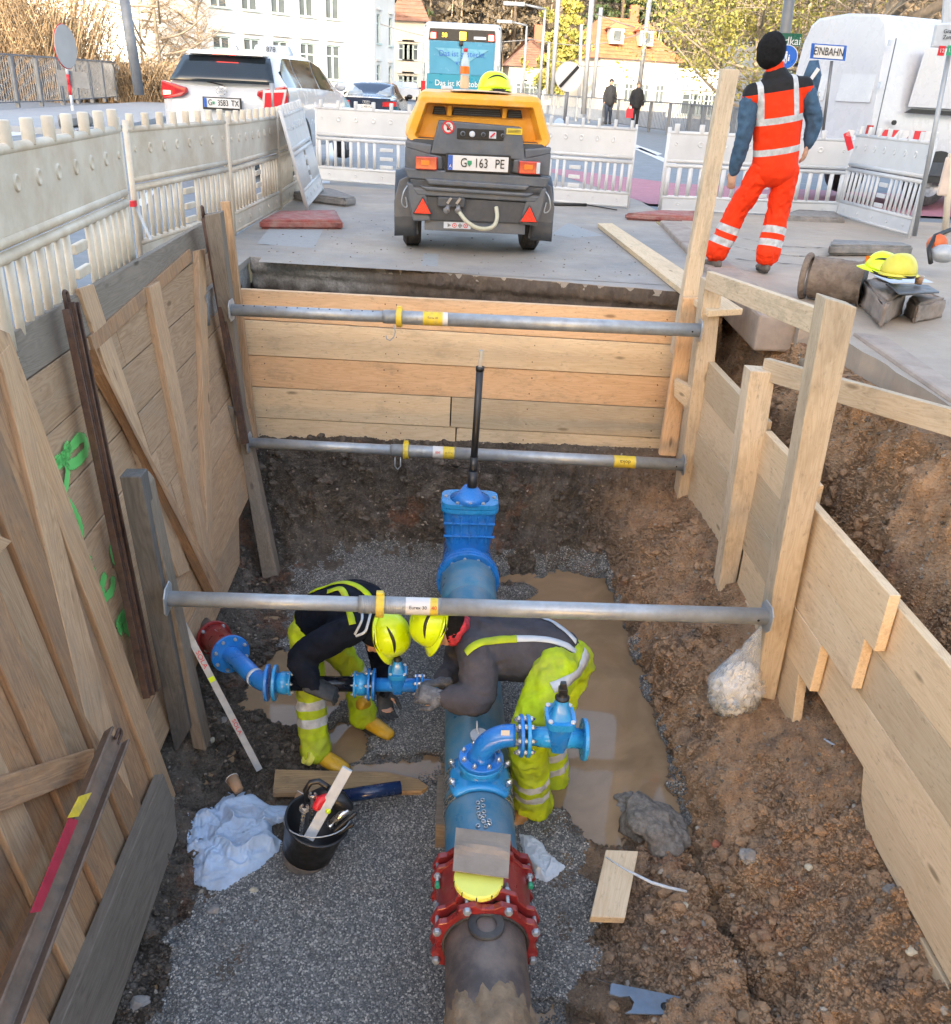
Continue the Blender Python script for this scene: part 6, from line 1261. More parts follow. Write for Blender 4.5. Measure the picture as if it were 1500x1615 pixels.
W2, tr2, jk2 = person('right bent worker in grey brown sweater and yellow trousers leaning over the blue pipe', jb, dict(ground=-2.08, side=V3(0, 1, 0), front=V3(-.3, 0, -1), toeR=V3(-.75, -.65, 0).normalized(), toeL=V3(-.8, -.5, 0).normalized(), tmat=MT['trousA'], jname='sweater', jmat=MT['shirt'], gloves='glove', boot='boot_br', tw=1.36, aw=1.5, seed=9, scale=1.18, flare=1.08, twr=.02, curl=.75))
strap('suspender', [(735, 1030), (750, 1016), (775, 1010), (815, 1008)], .04, jk2, 'hiviz', W2); strap('suspender', [(815, 1008), (860, 1008), (890, 1016), (910, 1030)], .034, jk2, 'whitebg', W2); strap('suspender', [(800, 968), (850, 972), (880, 985), (908, 1012)], .034, jk2, 'whitebg', W2)
g = G(); n_ = jb['neck'].lerp(jb['head'], .30); ax = (jb['head']-jb['neck']).normalized(); g.tube([n_-ax*.035, n_-ax*.015, n_+ax*.015], [.092, .10, .088], 20, round_=True); blob('red_scarf', g, .008, MT['redfab'], W2, .014, 22, 2)
g = G(); head(g, jb['head']+jb['hup'].normalized()*.012-jb['hfw'].normalized()*.02, jb['hup'], jb['hfw'], 1.08); blob('black_hood', g, .009, MT['blackfab'], W2, 0, 12, 3) if False else None
g = G(); q_ = jb['head']-jb['hfw'].normalized()*.035-jb['hup'].normalized()*.03; g.sph(q_, (.10, .10, .10), 18); g.tube([q_, jb['neck'].lerp(jb['head'], .35)], [.095, .085], 18, round_=True); blob('black_hood', g, .009, MT['blackfab'], W2, .004, 16, 3)
helmet('hi vis yellow helmet with ear clips worn by the right bent worker', jb['head']+jb['hup'].normalized()*.03, .128, .112, .125, hrot(jb['hup'], jb['hfw']))
strap('waistband', [(925, 1028), (918, 1055), (895, 1075), (870, 1085)], .055, tr2, 'reflect', W2, .006)
# standing worker on the pavement, seen from behind
CY = 7.9
jc = dict(pelvis=J(1222, 262, CY), waist=J(1225, 225, CY), chest=J(1228, 165, CY), neck=J(1222, 112, CY), head=J(1216, 82, CY-.0), hup=V3(-.05, .02, 1), hfw=V3(-.25, 1, 0),
    hipL=J(1203, 268, CY), kneeL=J(1158, 340, CY+.12), ankL=J(1128, 408, CY+.12), hipR=J(1240, 268, CY), kneeR=J(1224, 348, CY+.03), ankR=J(1208, 414, CY-.05),
    shL=J(1183, 150, CY), elbL=J(1172, 222, CY-.02), wrL=J(1157, 272, CY+.05), hdL=V3(-.05, .1, -1), hpL=V3(.6, .6, 0), shR=J(1270, 138, CY), elbR=J(1286, 192, CY), wrR=J(1274, 230, CY), hdR=V3(-.12, .05, -1), hpR=V3(-.6, .5, 0))
pv_, cv_ = jc['pelvis'], jc['chest']; upv = (jc['neck']-jc['pelvis']).normalized(); rtv = V3(1, -.02, 0); rtv = (rtv-upv*rtv.dot(upv)).normalized()
def uattr(co): return (co-np.array(pv_))@np.array(upv)
def wattr(co): return (co-np.array(pv_))@np.array(rtv)
MT['sleeve'] = MT['denim']
P3_, tr3, jk3 = person('standing worker in orange vest, orange trousers and black beanie seen from behind', jc, dict(ground=.03, side=V3(1, 0, 0), front=V3(0, 1, 0), toeL=V3(-.4, .9, 0).normalized(), toeR=V3(.0, 1, 0), tmat=MT['trousC'], jname='sweatshirt', jmat=MT['denim'], boot='shoe', bs=.86, hem=.07, seed=4, flare=1.16, scale=1.08, twr=.022, curl=.3, tw=1.04, aw=1.15))
def vestx(t, u, f, src):
    w = t.nodes.new('ShaderNodeAttribute'); w.attribute_name = 'w'; aw = math_(t, 'ABSOLUTE', math_(t, 'SUBTRACT', w.outputs['Fac'], -.0))
    st_ = math_(t, 'MULTIPLY', math_(t, 'MULTIPLY', math_(t, 'GREATER_THAN', aw, .115), math_(t, 'LESS_THAN', aw, .162)), math_(t, 'GREATER_THAN', u, .36)); f = math_(t, 'MAXIMUM', f, st_)
    return f, mixc(t, math_(t, 'GREATER_THAN', u, .575), src, (.02, .02, .022))
MT['vest'] = bandmat('orange_vest_with_silver_tape', 'orange', [(.10, .15), (.335, .385)], vestx)
g = G(); pts = bez([jc['pelvis']-upv*.02, jc['waist'], jc['chest'], jc['neck'].lerp(jc['chest'], .2)], 2); n_ = len(pts)
limb(g, pts, np.interp(np.linspace(0, 1, n_), [0, .3, .62, .85, 1], [.192, .19, .208, .20, .11]).tolist(), r2=np.interp(np.linspace(0, 1, n_), [0, .3, .62, .85, 1], [.155, .15, .155, .135, .10]).tolist(), up=(0, 1, 0), n=28)
for s_ in 'LR': limb(g, [jc['chest'].lerp(jc['sh'+s_], .5).lerp(jc['neck'], .3), jc['sh'+s_].lerp(jc['chest'], .12)+AZ*.01], [.088, .098])
blob('vest', g, .011, MT['vest'], P3_, .010, 9, 4, 3, {'u': uattr, 'w': wattr})
g = G(); c = jc['neck']+AZ*.01; g.tube([c-AZ*.05, c+AZ*.035], [.085, .066], 20, round_=True); blob('vest_collar', g, .009, MT['orange'], P3_, .004)
g = G(); g.tube([c+AZ*.03, c+AZ*.055], [.064, .060], 20, round_=True); blob('hood_edge', g, .008, MT['whitebg'], P3_, .003)
g = G(); hc = jc['head']; g.sph(hc+V3(0, 0, .025), (.112, .118, .128), 24); g.tube([hc+V3(0, 0, -.02), hc+V3(0, 0, .03)], [.113, .116], 24, round_=True); blob('beanie', g, .008, MT['blackfab'], P3_, .006, 16)
# two pedestrians far down the pavement
def ped(lab, x, yf, Yd, h, coat, legs, bag=False, hair='blk'):
    f = at(x, yf, Y=Yd); P_ = thing('person', lab, 'person', tuple(f)); k = h/1.75; g = G()
    for s_ in (-1, 1): limb(g, [f+V3(.09*s_, 0, .85*k), f+V3(.10*s_, .05*s_, .45*k), f+V3(.11*s_, .1*s_, .05)], [.085, .062, .048], 10)
    limb(g, [f+V3(0, 0, .9*k), f+V3(0, 0, 1.2*k), f+V3(0, 0, 1.42*k)], [.14, .15, .10], 12); g.sph(f+V3(0, 0, 1.62*k), (.09, .1, .12), 12)
    for s_ in (-1, 1): limb(g, [f+V3(.19*s_, 0, 1.38*k), f+V3(.25*s_, .02, 1.08*k), f+V3(.24*s_, -.06, .82*k)], [.05, .042, .03], 8)
    blob('body', g, .03, MT['skin'], P_, smooth=1)
    g = G()
    for s_ in (-1, 1): limb(g, [f+V3(.09*s_, 0, .88*k), f+V3(.10*s_, .05*s_, .45*k), f+V3(.11*s_, .1*s_, .08)], [.11, .08, .065], 10)
    blob('trousers', g, .03, MT[legs], P_, .01); g = G(); limb(g, [f+V3(0, 0, .84*k), f+V3(0, 0, 1.2*k), f+V3(0, 0, 1.44*k)], [.20, .21, .13], 14)
    for s_ in (-1, 1): limb(g, [f+V3(.17*s_, 0, 1.40*k), f+V3(.27*s_, .02, 1.10*k), f+V3(.26*s_, -.04, .86*k)], [.085, .07, .055], 10)
    blob('coat', g, .03, MT[coat], P_, .015); g = G(); g.sph(f+V3(0, .02, 1.66*k), (.105, .11, .12), 12); O('hair', g, MT[hair], P_)
    g = G()
    for s_ in (-1, 1): g.box(f+V3(.11*s_, .1*s_-.04, .04), (.1, .27, .08))
    O('shoes', g, MT['blk'], P_)
    if bag: g = G(); c = f+V3(-.27, -.1, .52); g.box(c, (.30, .14, .36), taper=.9); g.tube([c+V3(-.08, 0, .18), c+V3(-.03, 0, .32), c+V3(.03, 0, .32), c+V3(.08, 0, .18)], .01, 6); tag(O('shopping_bag', g, MT['bagred']), 'red shopping bag carried by the right pedestrian', 'bag')
ped('pedestrian in a dark coat and jeans walking beside the far railing', 958, 196, 44, 1.86, 'cloth_d', 'jeans')
ped('pedestrian in dark clothes walking at the right with a red bag', 1000, 200, 41, 1.72, 'cloth_d', 'cloth_d', True, 'barkd')
# ------------------------------------------------------------------ mobile compressor on its two wheels
CX, CYR = .31, 8.22
cx_m = Matrix.Translation((CX, CYR, 0)) @ Matrix.Rotation(R(1.5), 4, 'Z')
co_ = thing('mobile_compressor', 'orange yellow and dark grey mobile compressor trailer seen from behind', 'compressor', mat=cx_m)
def rrect(w0, w1, z0, z1, r, y, n=6):
    """rounded trapezoid outline: half width w0 at the bottom z0, w1 at the top z1"""
    out = []
    for sx_, sz, cxx, cz in ((1, -1, w0-r, z0+r), (1, 1, w1-r, z1-r), (-1, 1, -w1+r, z1-r), (-1, -1, -w0+r, z0+r)):
        a0 = {(1, -1): -90, (1, 1): 0, (-1, 1): 90, (-1, -1): 180}[(sx_, sz)]
        for k in range(n+1): a = R(a0+90*k/n); out.append(Vector((cxx+r*math.cos(a), y, cz+r*math.sin(a))))
    return out
def loft(rings, m=0, cap0=True, cap1=True, g=None):
    g = g or G(); g.grid(rings, m, True, closed=True)
    if cap0: g.add(rings[0], [tuple(range(len(rings[0])))], m)
    if cap1: g.add(rings[-1], [tuple(range(len(rings[-1])))], m)
    return g
# lower body
g = loft([rrect(.50, .585, .33, .97, .05, .03), rrect(.52, .60, .32, .98, .05, .07), rrect(.54, .62, .32, .99, .05, .5), rrect(.54, .62, .32, .99, .05, 1.5)]); O('lower_body', g, MT['dgrey2'], co_)
# hood with a recessed rear
zh0, zh1 = .955, 1.34
out0 = rrect(.615, .52, zh0, zh1-.035, .05, .035); out1 = rrect(.628, .53, zh0, zh1+.0, .06, .10); out2 = rrect(.63, .53, zh0, zh1+.02, .10, .7); out3 = rrect(.62, .50, zh0, zh1-.03, .12, 1.55)
inn = rrect(.545, .465, zh0+.02, zh1-.085, .03, .038); inn2 = rrect(.51, .44, zh0+.03, zh1-.10, .02, .20)
g = G(); g.grid([inn2, inn, out0, out1, out2, out3], closed=True); g.add(inn2, [tuple(range(len(inn2)))]); g.add(out3, [tuple(range(len(out3)))]); g.s = [False]*len(g.s); O('hood', g, MT['hood'], co_, bevel=.008)
g = G(); n = 7
g.grid([[Vector((x, y, zh1+.004+.026*math.cos(x*2.7)-.02*(y > 1.3)-.035*abs(x*2)**4)) for x in np.linspace(-.24, .24, 13)] for y in (.11, .3, .7, 1.2)]); O('hood_top_panel', g, simple('dusty_faded_hood_top', (.62, .50, .40), .6, 0, .15, 6, (.5, .42, .36), .4), co_).modifiers.new('t', 'SOLIDIFY').thickness = .012
for x0, x1 in ((-.40, -.28), (-.23, .20), (.24, .38)):
    g = G(); z0 = zh1-.175; g.prism([Vector((x0, .17, z0)), Vector((x1, .17, z0)), Vector((x1-.015, .17, z0+.062)), Vector((x0+.015, .17, z0+.062))], (0, .05, 0)); O('air_vent', g, MT['blk'], co_, bevel=.003)
    g = G()
    for k in range(3): g.box(((x0+x1)/2, .166, z0+.014+.016*k), (x1-x0-.03, .006, .003))
    tag(O('vent_slats', g, MT['dgrey'], co_), kind='stuff')
for x in (-.255, .22):
    g = G(); g.prism([Vector((x-.02, .15, zh1-.18)), Vector((x+.02, .15, zh1-.18)), Vector((x+.018, .12, zh1-.10)), Vector((x-.018, .12, zh1-.10))], (0, .06, 0)); O('vent_divider', g, MT['hood'], co_, bevel=.004)
# control panel
pts = [(-.405, .80), (.405, .80), (.40, .98), (.345, 1.105), (-.345, 1.125), (-.40, .99)]
pts = [(-.41, .86), (.41, .84), (.36, 1.10), (-.345, 1.125)]
g = G(); g.prism([Vector((x, .0, z)) for x, z in pts], (0, .16, 0)); O('control_panel', g, MT['dgrey'], co_, bevel=.01)
g = G(); g.box((.01, -.004, 1.03), (.40, .012, .085)); O('instrument_strip', g, MT['blk'], co_, bevel=.004)
for x, r_, mk in ((-.14, .022, 'dgrey'), (-.06, .025, 'whitebg'), (.035, .02, 'dgrey'), (.20, .016, 'dgrey')):
    g = G(); g.lathe([(0, .012), (r_*.85, .012), (r_, .006), (r_, 0)], (x, -.011, 1.03), (0, -1, 0), 24, 0, True); O('gauge', g, MT[mk], co_)
    g = G(); g.lathe([(0, .0135), (r_*.6, .0135)], (x, -.011, 1.03), (0, -1, 0), 20); O('gauge_face', g, MT['blk'] if mk == 'dgrey' else MT['white'], co_)
g = G(); g.box((.115, -.012, 1.03), (.06, .006, .055)); O('switch_plate', g, MT['whitebg'], co_); g = G(); g.box((.115, -.02, 1.03), (.048, .012, .012), rot=Matrix.Rotation(R(-45), 3, 'Y')); O('rotary_switch', g, MT['redp'], co_)
g = G(); g.box((.30, -.004, 1.065), (.135, .006, .048)); O('yellow_label', g, MT['yel'], co_)
g = G(); g.box((.30, -.008, 1.065), (.11, .002, .004)); g.box((.30, -.008, 1.075), (.11, .002, .003)); g.box((.30, -.008, 1.055), (.11, .002, .003)); tag(O('label_print', g, MT['blk'], co_), kind='stuff')
c = Vector((-.265, -.002, 1.075)); g = G(); g.lathe([(0, .002), (.052, .002), (.052, 0)], c, (0, -1, 0), 30); sg = O('warning_sign', g, MT['white'], co_); g = G(); g.lathe([(.040, .004), (.052, .004), (.052, .002), (.040, .002)], c, (0, -1, 0), 30); g.box(c+Vector((0, -.0065, 0)), (.086, .002, .010), rot=Matrix.Rotation(R(45), 3, 'Y')); O('red_ring', g, MT['redp'], sg)
g = G(); g.box(c+Vector((0, -.004, -.012)), (.022, .002, .022))
for k, (dx, L) in enumerate(((-.013, .022), (-.005, .028), (.004, .028), (.012, .022))): g.box(c+Vector((dx, -.004, .006+L/3)), (.005, .002, L), rot=Matrix.Rotation(R(dx*700), 3, 'Y'))
g.box(c+Vector((.018, -.004, -.004)), (.005, .002, .018), rot=Matrix.Rotation(R(50), 3, 'Y')); tag(O('hand_symbol', g, MT['blk'], sg), kind='stuff')
# grey side bands and bumper layers
def layer(pts, y, d, mat='dgrey', nm='bumper_panel', bev=.012): g = G(); g.prism([Vector((x, y, z)) for x, z in pts], (0, d, 0)); return O(nm, g, MT[mat], co_, bevel=bev)
for s_ in (-1, 1):
    layer([(s_*.41, .85), (s_*.625, .90), (s_*.628, .955), (s_*.40, .93)], -.005, .09, nm='side_panel')
    layer([(s_*.30, .735), (s_*.63, .72), (s_*.63, .91), (s_*.42, .86), (s_*.31, .84)], .0, .08, nm='lamp_panel')
layer([(-.64, .74), (.64, .71), (.60, .625), (-.60, .655)], -.03, .12); layer([(-.46, .665), (.46, .64), (.42, .60), (-.42, .615)], -.065, .12)
layer([(-.59, .655), (.59, .625), (.56, .545), (-.56, .575)], -.02, .11, 'dgrey2'); layer([(-.50, .60), (.50, .575), (.44, .545), (-.44, .565)], -.05, .1)
layer([(-.56, .58), (.56, .55), (.52, .50), (-.52, .52)], -.025, .1); layer([(-.58, .52), (.56, .49), (.52, .31), (-.53, .31)], .0, .1, 'dgrey2')
for s_ in (-1, 1): layer([(s_*.46, .60), (s_*.61, .62), (s_*.60, .50), (s_*.55, .30), (s_*.40, .31), (s_*.42, .42)], -.02, .1, nm='corner_panel')
layer([(-.45, .325), (.45, .315), (.45, .215), (-.45, .225)], .02, .06, 'dgrey', 'rear_skirt', .006)
g = G(); g.box((-.16, .012, .275), (.24, .008, .055)); o = O('warning_label', g, MT['whitebg'], co_)
for k, sh in enumerate((3, 20, 4, 20)):
    g = G(); c = Vector((-.235+.05*k, .006, .275)); g.lathe([(.014, .0), (.020, .0)], c, (0, -1, 0), sh); g.box(c, (.010, .002, .012)); tag(O('label_pictogram', g, MT['blk'] if k % 2 == 0 else MT['redp'], o), kind='stuff')
# number plate
g = G(); g.box((-.0, -.035, .80), (.56, .016, .15)); O('plate_holder', g, MT['blk'], co_, bevel=.004)
g = G(); g.box((.0, -.048, .80), (.52, .012, .12)); pl = O('number_plate', g, MT['white'], co_, bevel=.003); g = G(); g.box((-.24, -.0558, .80), (.04, .003, .118)); O('blue_band', g, MT['signb'], pl)
text('A', .035, (-.24, -.058, .772), (1, 0, 0), AZ, MT['white'], pl, proud=.001, depth=.0005)
text('G', .105, (-.125, -.055, .80), (1, 0, 0), AZ, MT['blk'], pl, proud=.002, sx=.78); text('163', .105, (.025, -.055, .80), (1, 0, 0), AZ, MT['blk'], pl, proud=.002, sx=.78); text('PE', .105, (.185, -.055, .80), (1, 0, 0), AZ, MT['blk'], pl, proud=.002, sx=.8)
g = G(); g.prism([Vector((-.075+x, -.056, .80+z)) for x, z in ((-.018, .022), (.018, .022), (.018, -.005), (0, -.026), (-.018, -.005))], (0, -.002, 0)); O('crest', g, MT['mint'], pl)
for s_ in (-1, 1):
    g = G(); g.box((s_*.445, -.03, .785), (.185, .05, .105)); o = O('tail_light', g, MT['tail'], co_, bevel=.008); g = G(); g.box((s_*.445-.01, -.057, .79), (.075, .006, .04)); O('indicator_lens', g, MT['amber'], o, bevel=.004)
    g = G(); g.box((s_*.52, -.057, .785), (.03, .005, .09)); O('reversing_lens', g, MT['whitebg' if s_ > 0 else 'tail'], o)
    c = Vector((s_*.47-.0, -.045, .375+(.035 if s_ < 0 else 0))); g = G(); g.prism([c+Vector((-.085, 0, -.045)), c+Vector((.085, 0, -.045)), c+Vector((0, 0, .105))], (0, .03, 0)); rf_ = O('triangle_reflector', g, MT['rubber'], co_, bevel=.006)
    g = G(); g.prism([c+Vector((-.072, -.006, -.038)), c+Vector((.072, -.006, -.038)), c+Vector((0, -.006, .09))], (0, .01, 0)); O('red_reflector_face', g, simple('red_reflector', (.75, .02, .015), .3, 0, .1, 90, bmp=.3, bsc=250), rf_, bevel=.003)
    # wheels and mudguards
    w = Vector((s_*.56, .62, .30)); g = G(); g.lathe([(.17, -.075), (.26, -.085), (.295, -.06), (.30, 0), (.295, .06), (.26, .085), (.17, .075)], w, AX, 36, 0, True); wh = O('wheel', g, MT['rubber'], co_)
    g = G(); g.lathe([(0, -.05), (.12, -.06), (.17, -.07), (.17, .07), (.12, .06), (0, .05)], w, AX, 30); O('rim', g, MT['rim'], wh)
    for q in (-.05, -.025, 0, .025, .05):
        g = G(); g.lathe([(.296, q-.004), (.304, q-.004), (.304, q+.004), (.296, q+.004)], w, AX, 36); O('tread_rib', g, MT['rubber'], wh)
    rows_ = []
    for k in range(14):
        a = R(12+176*k/13); rows_.append([Vector((s_*x, .60-math.cos(a)*.44, .28+math.sin(a)*(.42 if x < .7 else .40)+(0 if k else -.12))) for x in (.52, .56, .64, .70, .72)])
    rows_ = [[p+Vector((0, 0, -.10)) for p in rows_[0]]]+rows_
    g = G(); g.grid(rows_); o = O('mudguard', g, MT['dgrey2'], co_); o.modifiers.new('t', 'SOLIDIFY').thickness = .018
    g = G(); g.prism([Vector((s_*.50, .18, .16)), Vector((s_*.72, .18, .16)), Vector((s_*.725, .18, .44)), Vector((s_*.68, .18, .62)), Vector((s_*.60, .18, .66)), Vector((s_*.54, .18, .5))], (0, .02, 0)); O('mud_flap', g, MT['dgrey'], co_, bevel=.01)
    g = G(); g.tube(bez([Vector((s_*.60, .0, .60)), Vector((s_*.64, -.06, .55)), Vector((s_*.66, -.05, .44)), Vector((s_*.60, .0, .40)), Vector((s_*.62, -.02, .5))]), .006, 6); O('safety_chain', g, MT['galv'], co_)
# air outlet with hose and couplings
g = G(); g.box((-.22, -.02, .475), (.24, .06, .08)); O('valve_block', g, MT['dgrey2'], co_, bevel=.01)
for x in (-.24, -.16):
    g = G(); g.cyl((x, -.03, .455), (x-.03*(x < -.2), -.10, .40), .018, n=14); g.lathe([(.02, 0), (.03, .006), (.03, .02), (.02, .026)], (x-.02*(x < -.2), -.08, .42), (-.1, -.7, -.6), 12); g.box((x, -.06, .49), (.02, .02, .06), rot=Matrix.Rotation(.6, 3, 'Y')); O('claw_coupling', g, MT['rim'], co_)
g = G(); g.tube(bez([Vector((-.15, -.10, .40)), Vector((-.09, -.14, .33)), Vector((.02, -.14, .27)), Vector((.15, -.12, .28)), Vector((.19, -.09, .36)), Vector((.175, -.04, .45))]), .018, 12); O('air_hose', g, simple('beige_rubber_hose', (.42, .42, .33), .5, 0, .1, 30, (.25, .22, .18), .3), co_)
g = G(); g.tube([Vector((0, 1.5, .4)), Vector((0, 2.5, .42))], .04, 10); O('drawbar', g, MT['rust'], co_); g = G(); g.box((-.28, .1, 1.38), (.10, .06, .03)); tag(O('folded_gloves', g, MT['whitebg'], None, bevel=.01), 'pale crumpled glove left lying at the left of the compressor roof', 'glove')
bpy.data.objects['folded_gloves'].location = cx_m @ Vector((-.28, .25, 1.36))
# bottle and helmet on the compressor
bt0 = at(732, 150, Y=8.45); bt0.z = 1.375; t_ = thing('drink_bottle', 'clear bottle half full of orange drink standing on the compressor', 'bottle', tuple(bt0)); k = 1.15
prof = [(0, 0), (.030, 0), (.034, .01), (.034, .05), (.031, .07), (.034, .09), (.034, .15), (.030, .18), (.018, .215), (.013, .235), (.013, .25)]
g = G(); g.lathe([(r_*k, h_*k) for r_, h_ in prof], bt0, AZ, 24, 0, True); O('bottle_wall', g, MT['pet'], t_); g = G(); g.lathe([(0, .003)]+[((r_-.002)*k, h_*k) for r_, h_ in prof[1:4]]+[(.029*k, .07*k), (.031*k, .085*k), (0, .085*k)], bt0, AZ, 24, 0, True); O('drink', g, MT['drink'], t_)
g = G(); g.lathe([(.035*k, .1*k), (.035*k, .15*k)], bt0, AZ, 24, 0, True); O('bottle_label', g, MT['amber'], t_); g = G(); g.cyl(bt0+AZ*.245*k, bt0+AZ*.268*k, .016*k, n=16); O('bottle_cap', g, MT['redp'], t_)
helmet('hi vis yellow helmet resting on the roof of the compressor', at(780, 150, Y=8.5)*Vector((1, 1, 0))+AZ*1.375 if False else Vector((at(780, 150, Y=8.5).x, 8.55, 1.375)), .148, .12, .15, Matrix.Rotation(R(195), 3, 'Z') @ Matrix.Rotation(R(6), 3, 'X'))
# ------------------------------------------------------------------ cars
def interp(st, x): xs_ = [s_[0] for s_ in st]; return [float(np.interp(x, xs_, [s_[k] for s_ in st])) for k in range(1, len(st[0]))]
def car(lab, cat, M, L, W_, H, belt, mat, suv, wheel_r, name='parked_car'):
    t_ = thing(name, lab, cat, mat=M); hw = W_/2
    if suv: st = [(0, .93, belt, belt+.06, .84), (.10, .96, belt, belt+.22, .78), (.30, .98, belt, H-.06, .70), (.6, 1, belt, H, .70), (L*.45, 1, belt-.02, H, .72), (L*.60, 1, belt-.04, H-.10, .72), (L*.76, 1, belt-.06, belt+.02, .80), (L*.97, .90, belt-.22, belt-.16, .74), (L, .80, belt-.32, belt-.28, .7)]
    else: st = [(0, .90, belt-.04, belt+.0, .72), (.30, .97, belt-.01, belt+.04, .74), (L*.16, 1, belt, belt+.08, .72), (L*.30, 1, belt, H-.03, .68), (L*.45, 1, belt, H, .70), (L*.56, 1, belt-.03, H-.12, .70), (L*.70, 1, belt-.06, belt+.01, .74), (L*.96, .9, belt-.2, belt-.15, .7), (L, .8, belt-.3, belt-.26, .7)]
    xs_ = np.unique(np.round(np.concatenate([np.linspace(0, .3, 4), np.linspace(.3, L-.3, 34), np.linspace(L-.3, L, 4)]), 4)); rings = []
    for x in xs_:
        w, zb_, zr, rw = interp(st, x); y = x; z0 = .30 if 0 < x < L else .36; hwx = hw*w; up = []
        up = [(hwx*.90, z0), (hwx*.985, z0+.12), (hwx, (z0+zb_)/2), (hwx*.985, zb_-.10), (hwx*.955, zb_-.01), (hwx*.94, zb_+.012), (hwx*(.94*.35+.65*rw), zb_+(zr-zb_)*.55), (hwx*rw+.02, zb_+(zr-zb_)*.90), (hwx*rw*.88, zr-.005), (hwx*rw*.5, zr+.018), (0, zr+.024)]
        rings.append([Vector((px, y, pz)) for px, pz in up]+[Vector((-px, y, pz)) for px, pz in reversed(up[:-1])])
    g = G(); g.grid(rings); g.add(rings[0], [tuple(range(len(rings[0])))]); g.add(rings[-1], [tuple(range(len(rings[-1])))]); O('body', g, mat, t_, bevel=.02 if suv else 0)
    # side windows, pieces between the pillars
    cuts = ([(.30, .95), (1.0, 2.0), (2.06, 2.95)] if suv else [(1.3, 2.15), (2.2, 3.05)])
    for s_ in (-1, 1):
        for a, b in cuts:
            rows_ = []
            for x in np.linspace(a, b, 7):
                w, zb_, zr, rw = interp(st, x); hwx = hw*w; row = []
                f0 = .06; f1 = .86 if suv or True else .8
                if x > b-.3 and b == cuts[-1][1]: f1 *= max(.25, 1-(x-(b-.3))*1.3)
                if x < a+.3 and a == cuts[0][0]: f1 *= max(.4, .5+(x-a)*1.7)
                for f in (f0, .3, .55, f1): row.append(Vector((s_*(float(np.interp(f, [0, .55, .9], [hwx*.94, hwx*(.94*.35+.65*rw), hwx*rw+.02]))+.008), x, zb_+(zr-zb_)*f)))
                rows_.append(row)
            g = G(); g.grid(rows_); O('side_window', g, MT['glass'], t_)
        for wx in (.82, L-.92):
            c = Vector((s_*(hw-.10), wx, wheel_r)); g = G(); g.lathe([(wheel_r*.62, -.10), (wheel_r*.95, -.11), (wheel_r, -.07), (wheel_r, .07), (wheel_r*.95, .11), (wheel_r*.62, .10)], c, AX, 32, 0, True); wo = O('wheel', g, MT['rubber'], t_)
            g = G(); c2 = c+Vector((s_*.085, 0, 0)); g.lathe([(0, 0), (wheel_r*.2, .01), (wheel_r*.62, 0)], c2, (s_, 0, 0), 24)
            for k in range(5): a = 2*math.pi*k/5; g.bar(c2+Vector((s_*.012, 0, 0)), c2+Vector((s_*.012, math.cos(a)*wheel_r*.6, math.sin(a)*wheel_r*.6)), .06, .02, up=AX)
            O('rim', g, MT['rim'], wo)
            g = G(); rr = wheel_r+.05; rows_ = [[Vector((s_*(hw+dx), wx+math.cos(a)*q, wheel_r+math.sin(a)*q)) for q in (rr-.045, rr+.03)] for a in [R(-10+200*k/16) for k in range(17)] for dx in (.002,)]; g.grid(rows_); O('wheel_arch', g, MT['blk'], t_)
        c = Vector((s_*(hw+.10), L*.60, belt+.06)); g = G(); g.sph(c, (.10, .06, .075), 14); g.bar(c-Vector((s_*.16, 0, .03)), c, .05, .03); O('wing_mirror', g, MT['blk'] if not suv else mat, t_)
    return t_, hw
# white estate car ahead of the barriers
M1 = Matrix.Translation((-3.12, 14.05, .10)) @ Matrix.Rotation(R(-7.5), 4, 'Z'); tc, hw = car('white estate taxi waiting beyond the left barriers, rear window dark', 'car', M1, 4.6, 1.845, 1.60, 1.13, MT['whitep'], True, .34)
def quad(nm, pts, mat, d=.01, par=None, bev=0): g = G(); g.prism([Vector(p) for p in pts], (0, d, 0)); return O(nm, g, mat, par or tc, bevel=bev)
rows_ = [[Vector((x*(1-.17*k/4), -.03+.27*(k/4)+.05*abs(x)**2, 1.17+.33*k/4)) for x in np.linspace(-.76, .76, 13)] for k in range(5)]
rows_ = [[p+Vector((0, -.055, .02)) for p in r_] for r_ in rows_]
g = G(); g.grid(rows_); o = O('rear_window', g, MT['glass'], tc); o.modifiers.new('t', 'SOLIDIFY').thickness = .01
rows_ = [[Vector((x, -.06+.10*abs(x)**3+.02*k/3, .36+.77*k/3)) for x in np.linspace(-.90, .90, 19)] for k in range(4)]; g = G(); g.grid(rows_); o = O('tailgate', g, MT['whitep'], tc); o.modifiers.new('t', 'SOLIDIFY').thickness = .03
quad('rear_spoiler', [(-.58, .12, 1.535), (.58, .12, 1.535), (.54, .16, 1.59), (-.54, .16, 1.59)], MT['whitep'], .3, bev=.02); quad('high_brake_light', [(-.16, .105, 1.545), (.16, .105, 1.545), (.16, .105, 1.565), (-.16, .105, 1.565)], MT['tailon'], .03)
for s_ in (-1, 1):
    q = [(s_*.92, .0, 1.05), (s_*.90, -.02, 1.18), (s_*.52, -.10, 1.10), (s_*.50, -.10, 1.04), (s_*.60, -.09, .98), (s_*.91, -.0, .93)]; quad('tail_light', q, MT['tail'], .12, bev=.02); quad('tail_light_lens', [(s_*.88, -.035, .99), (s_*.88, -.035, 1.05), (s_*.76, -.075, 1.05), (s_*.76, -.075, 1.0)], MT['tailon'], .02)
    quad('rear_reflector', [(s_*.85, -.05, .52), (s_*.85, -.05, .57), (s_*.6, -.08, .57), (s_*.6, -.08, .52)], MT['tail'], .02); quad('lower_bumper', [(s_*.92, .0, .32), (s_*.92, .0, .46), (0, -.10, .46), (0, -.10, .32)], MT['dgrey2'], .1)
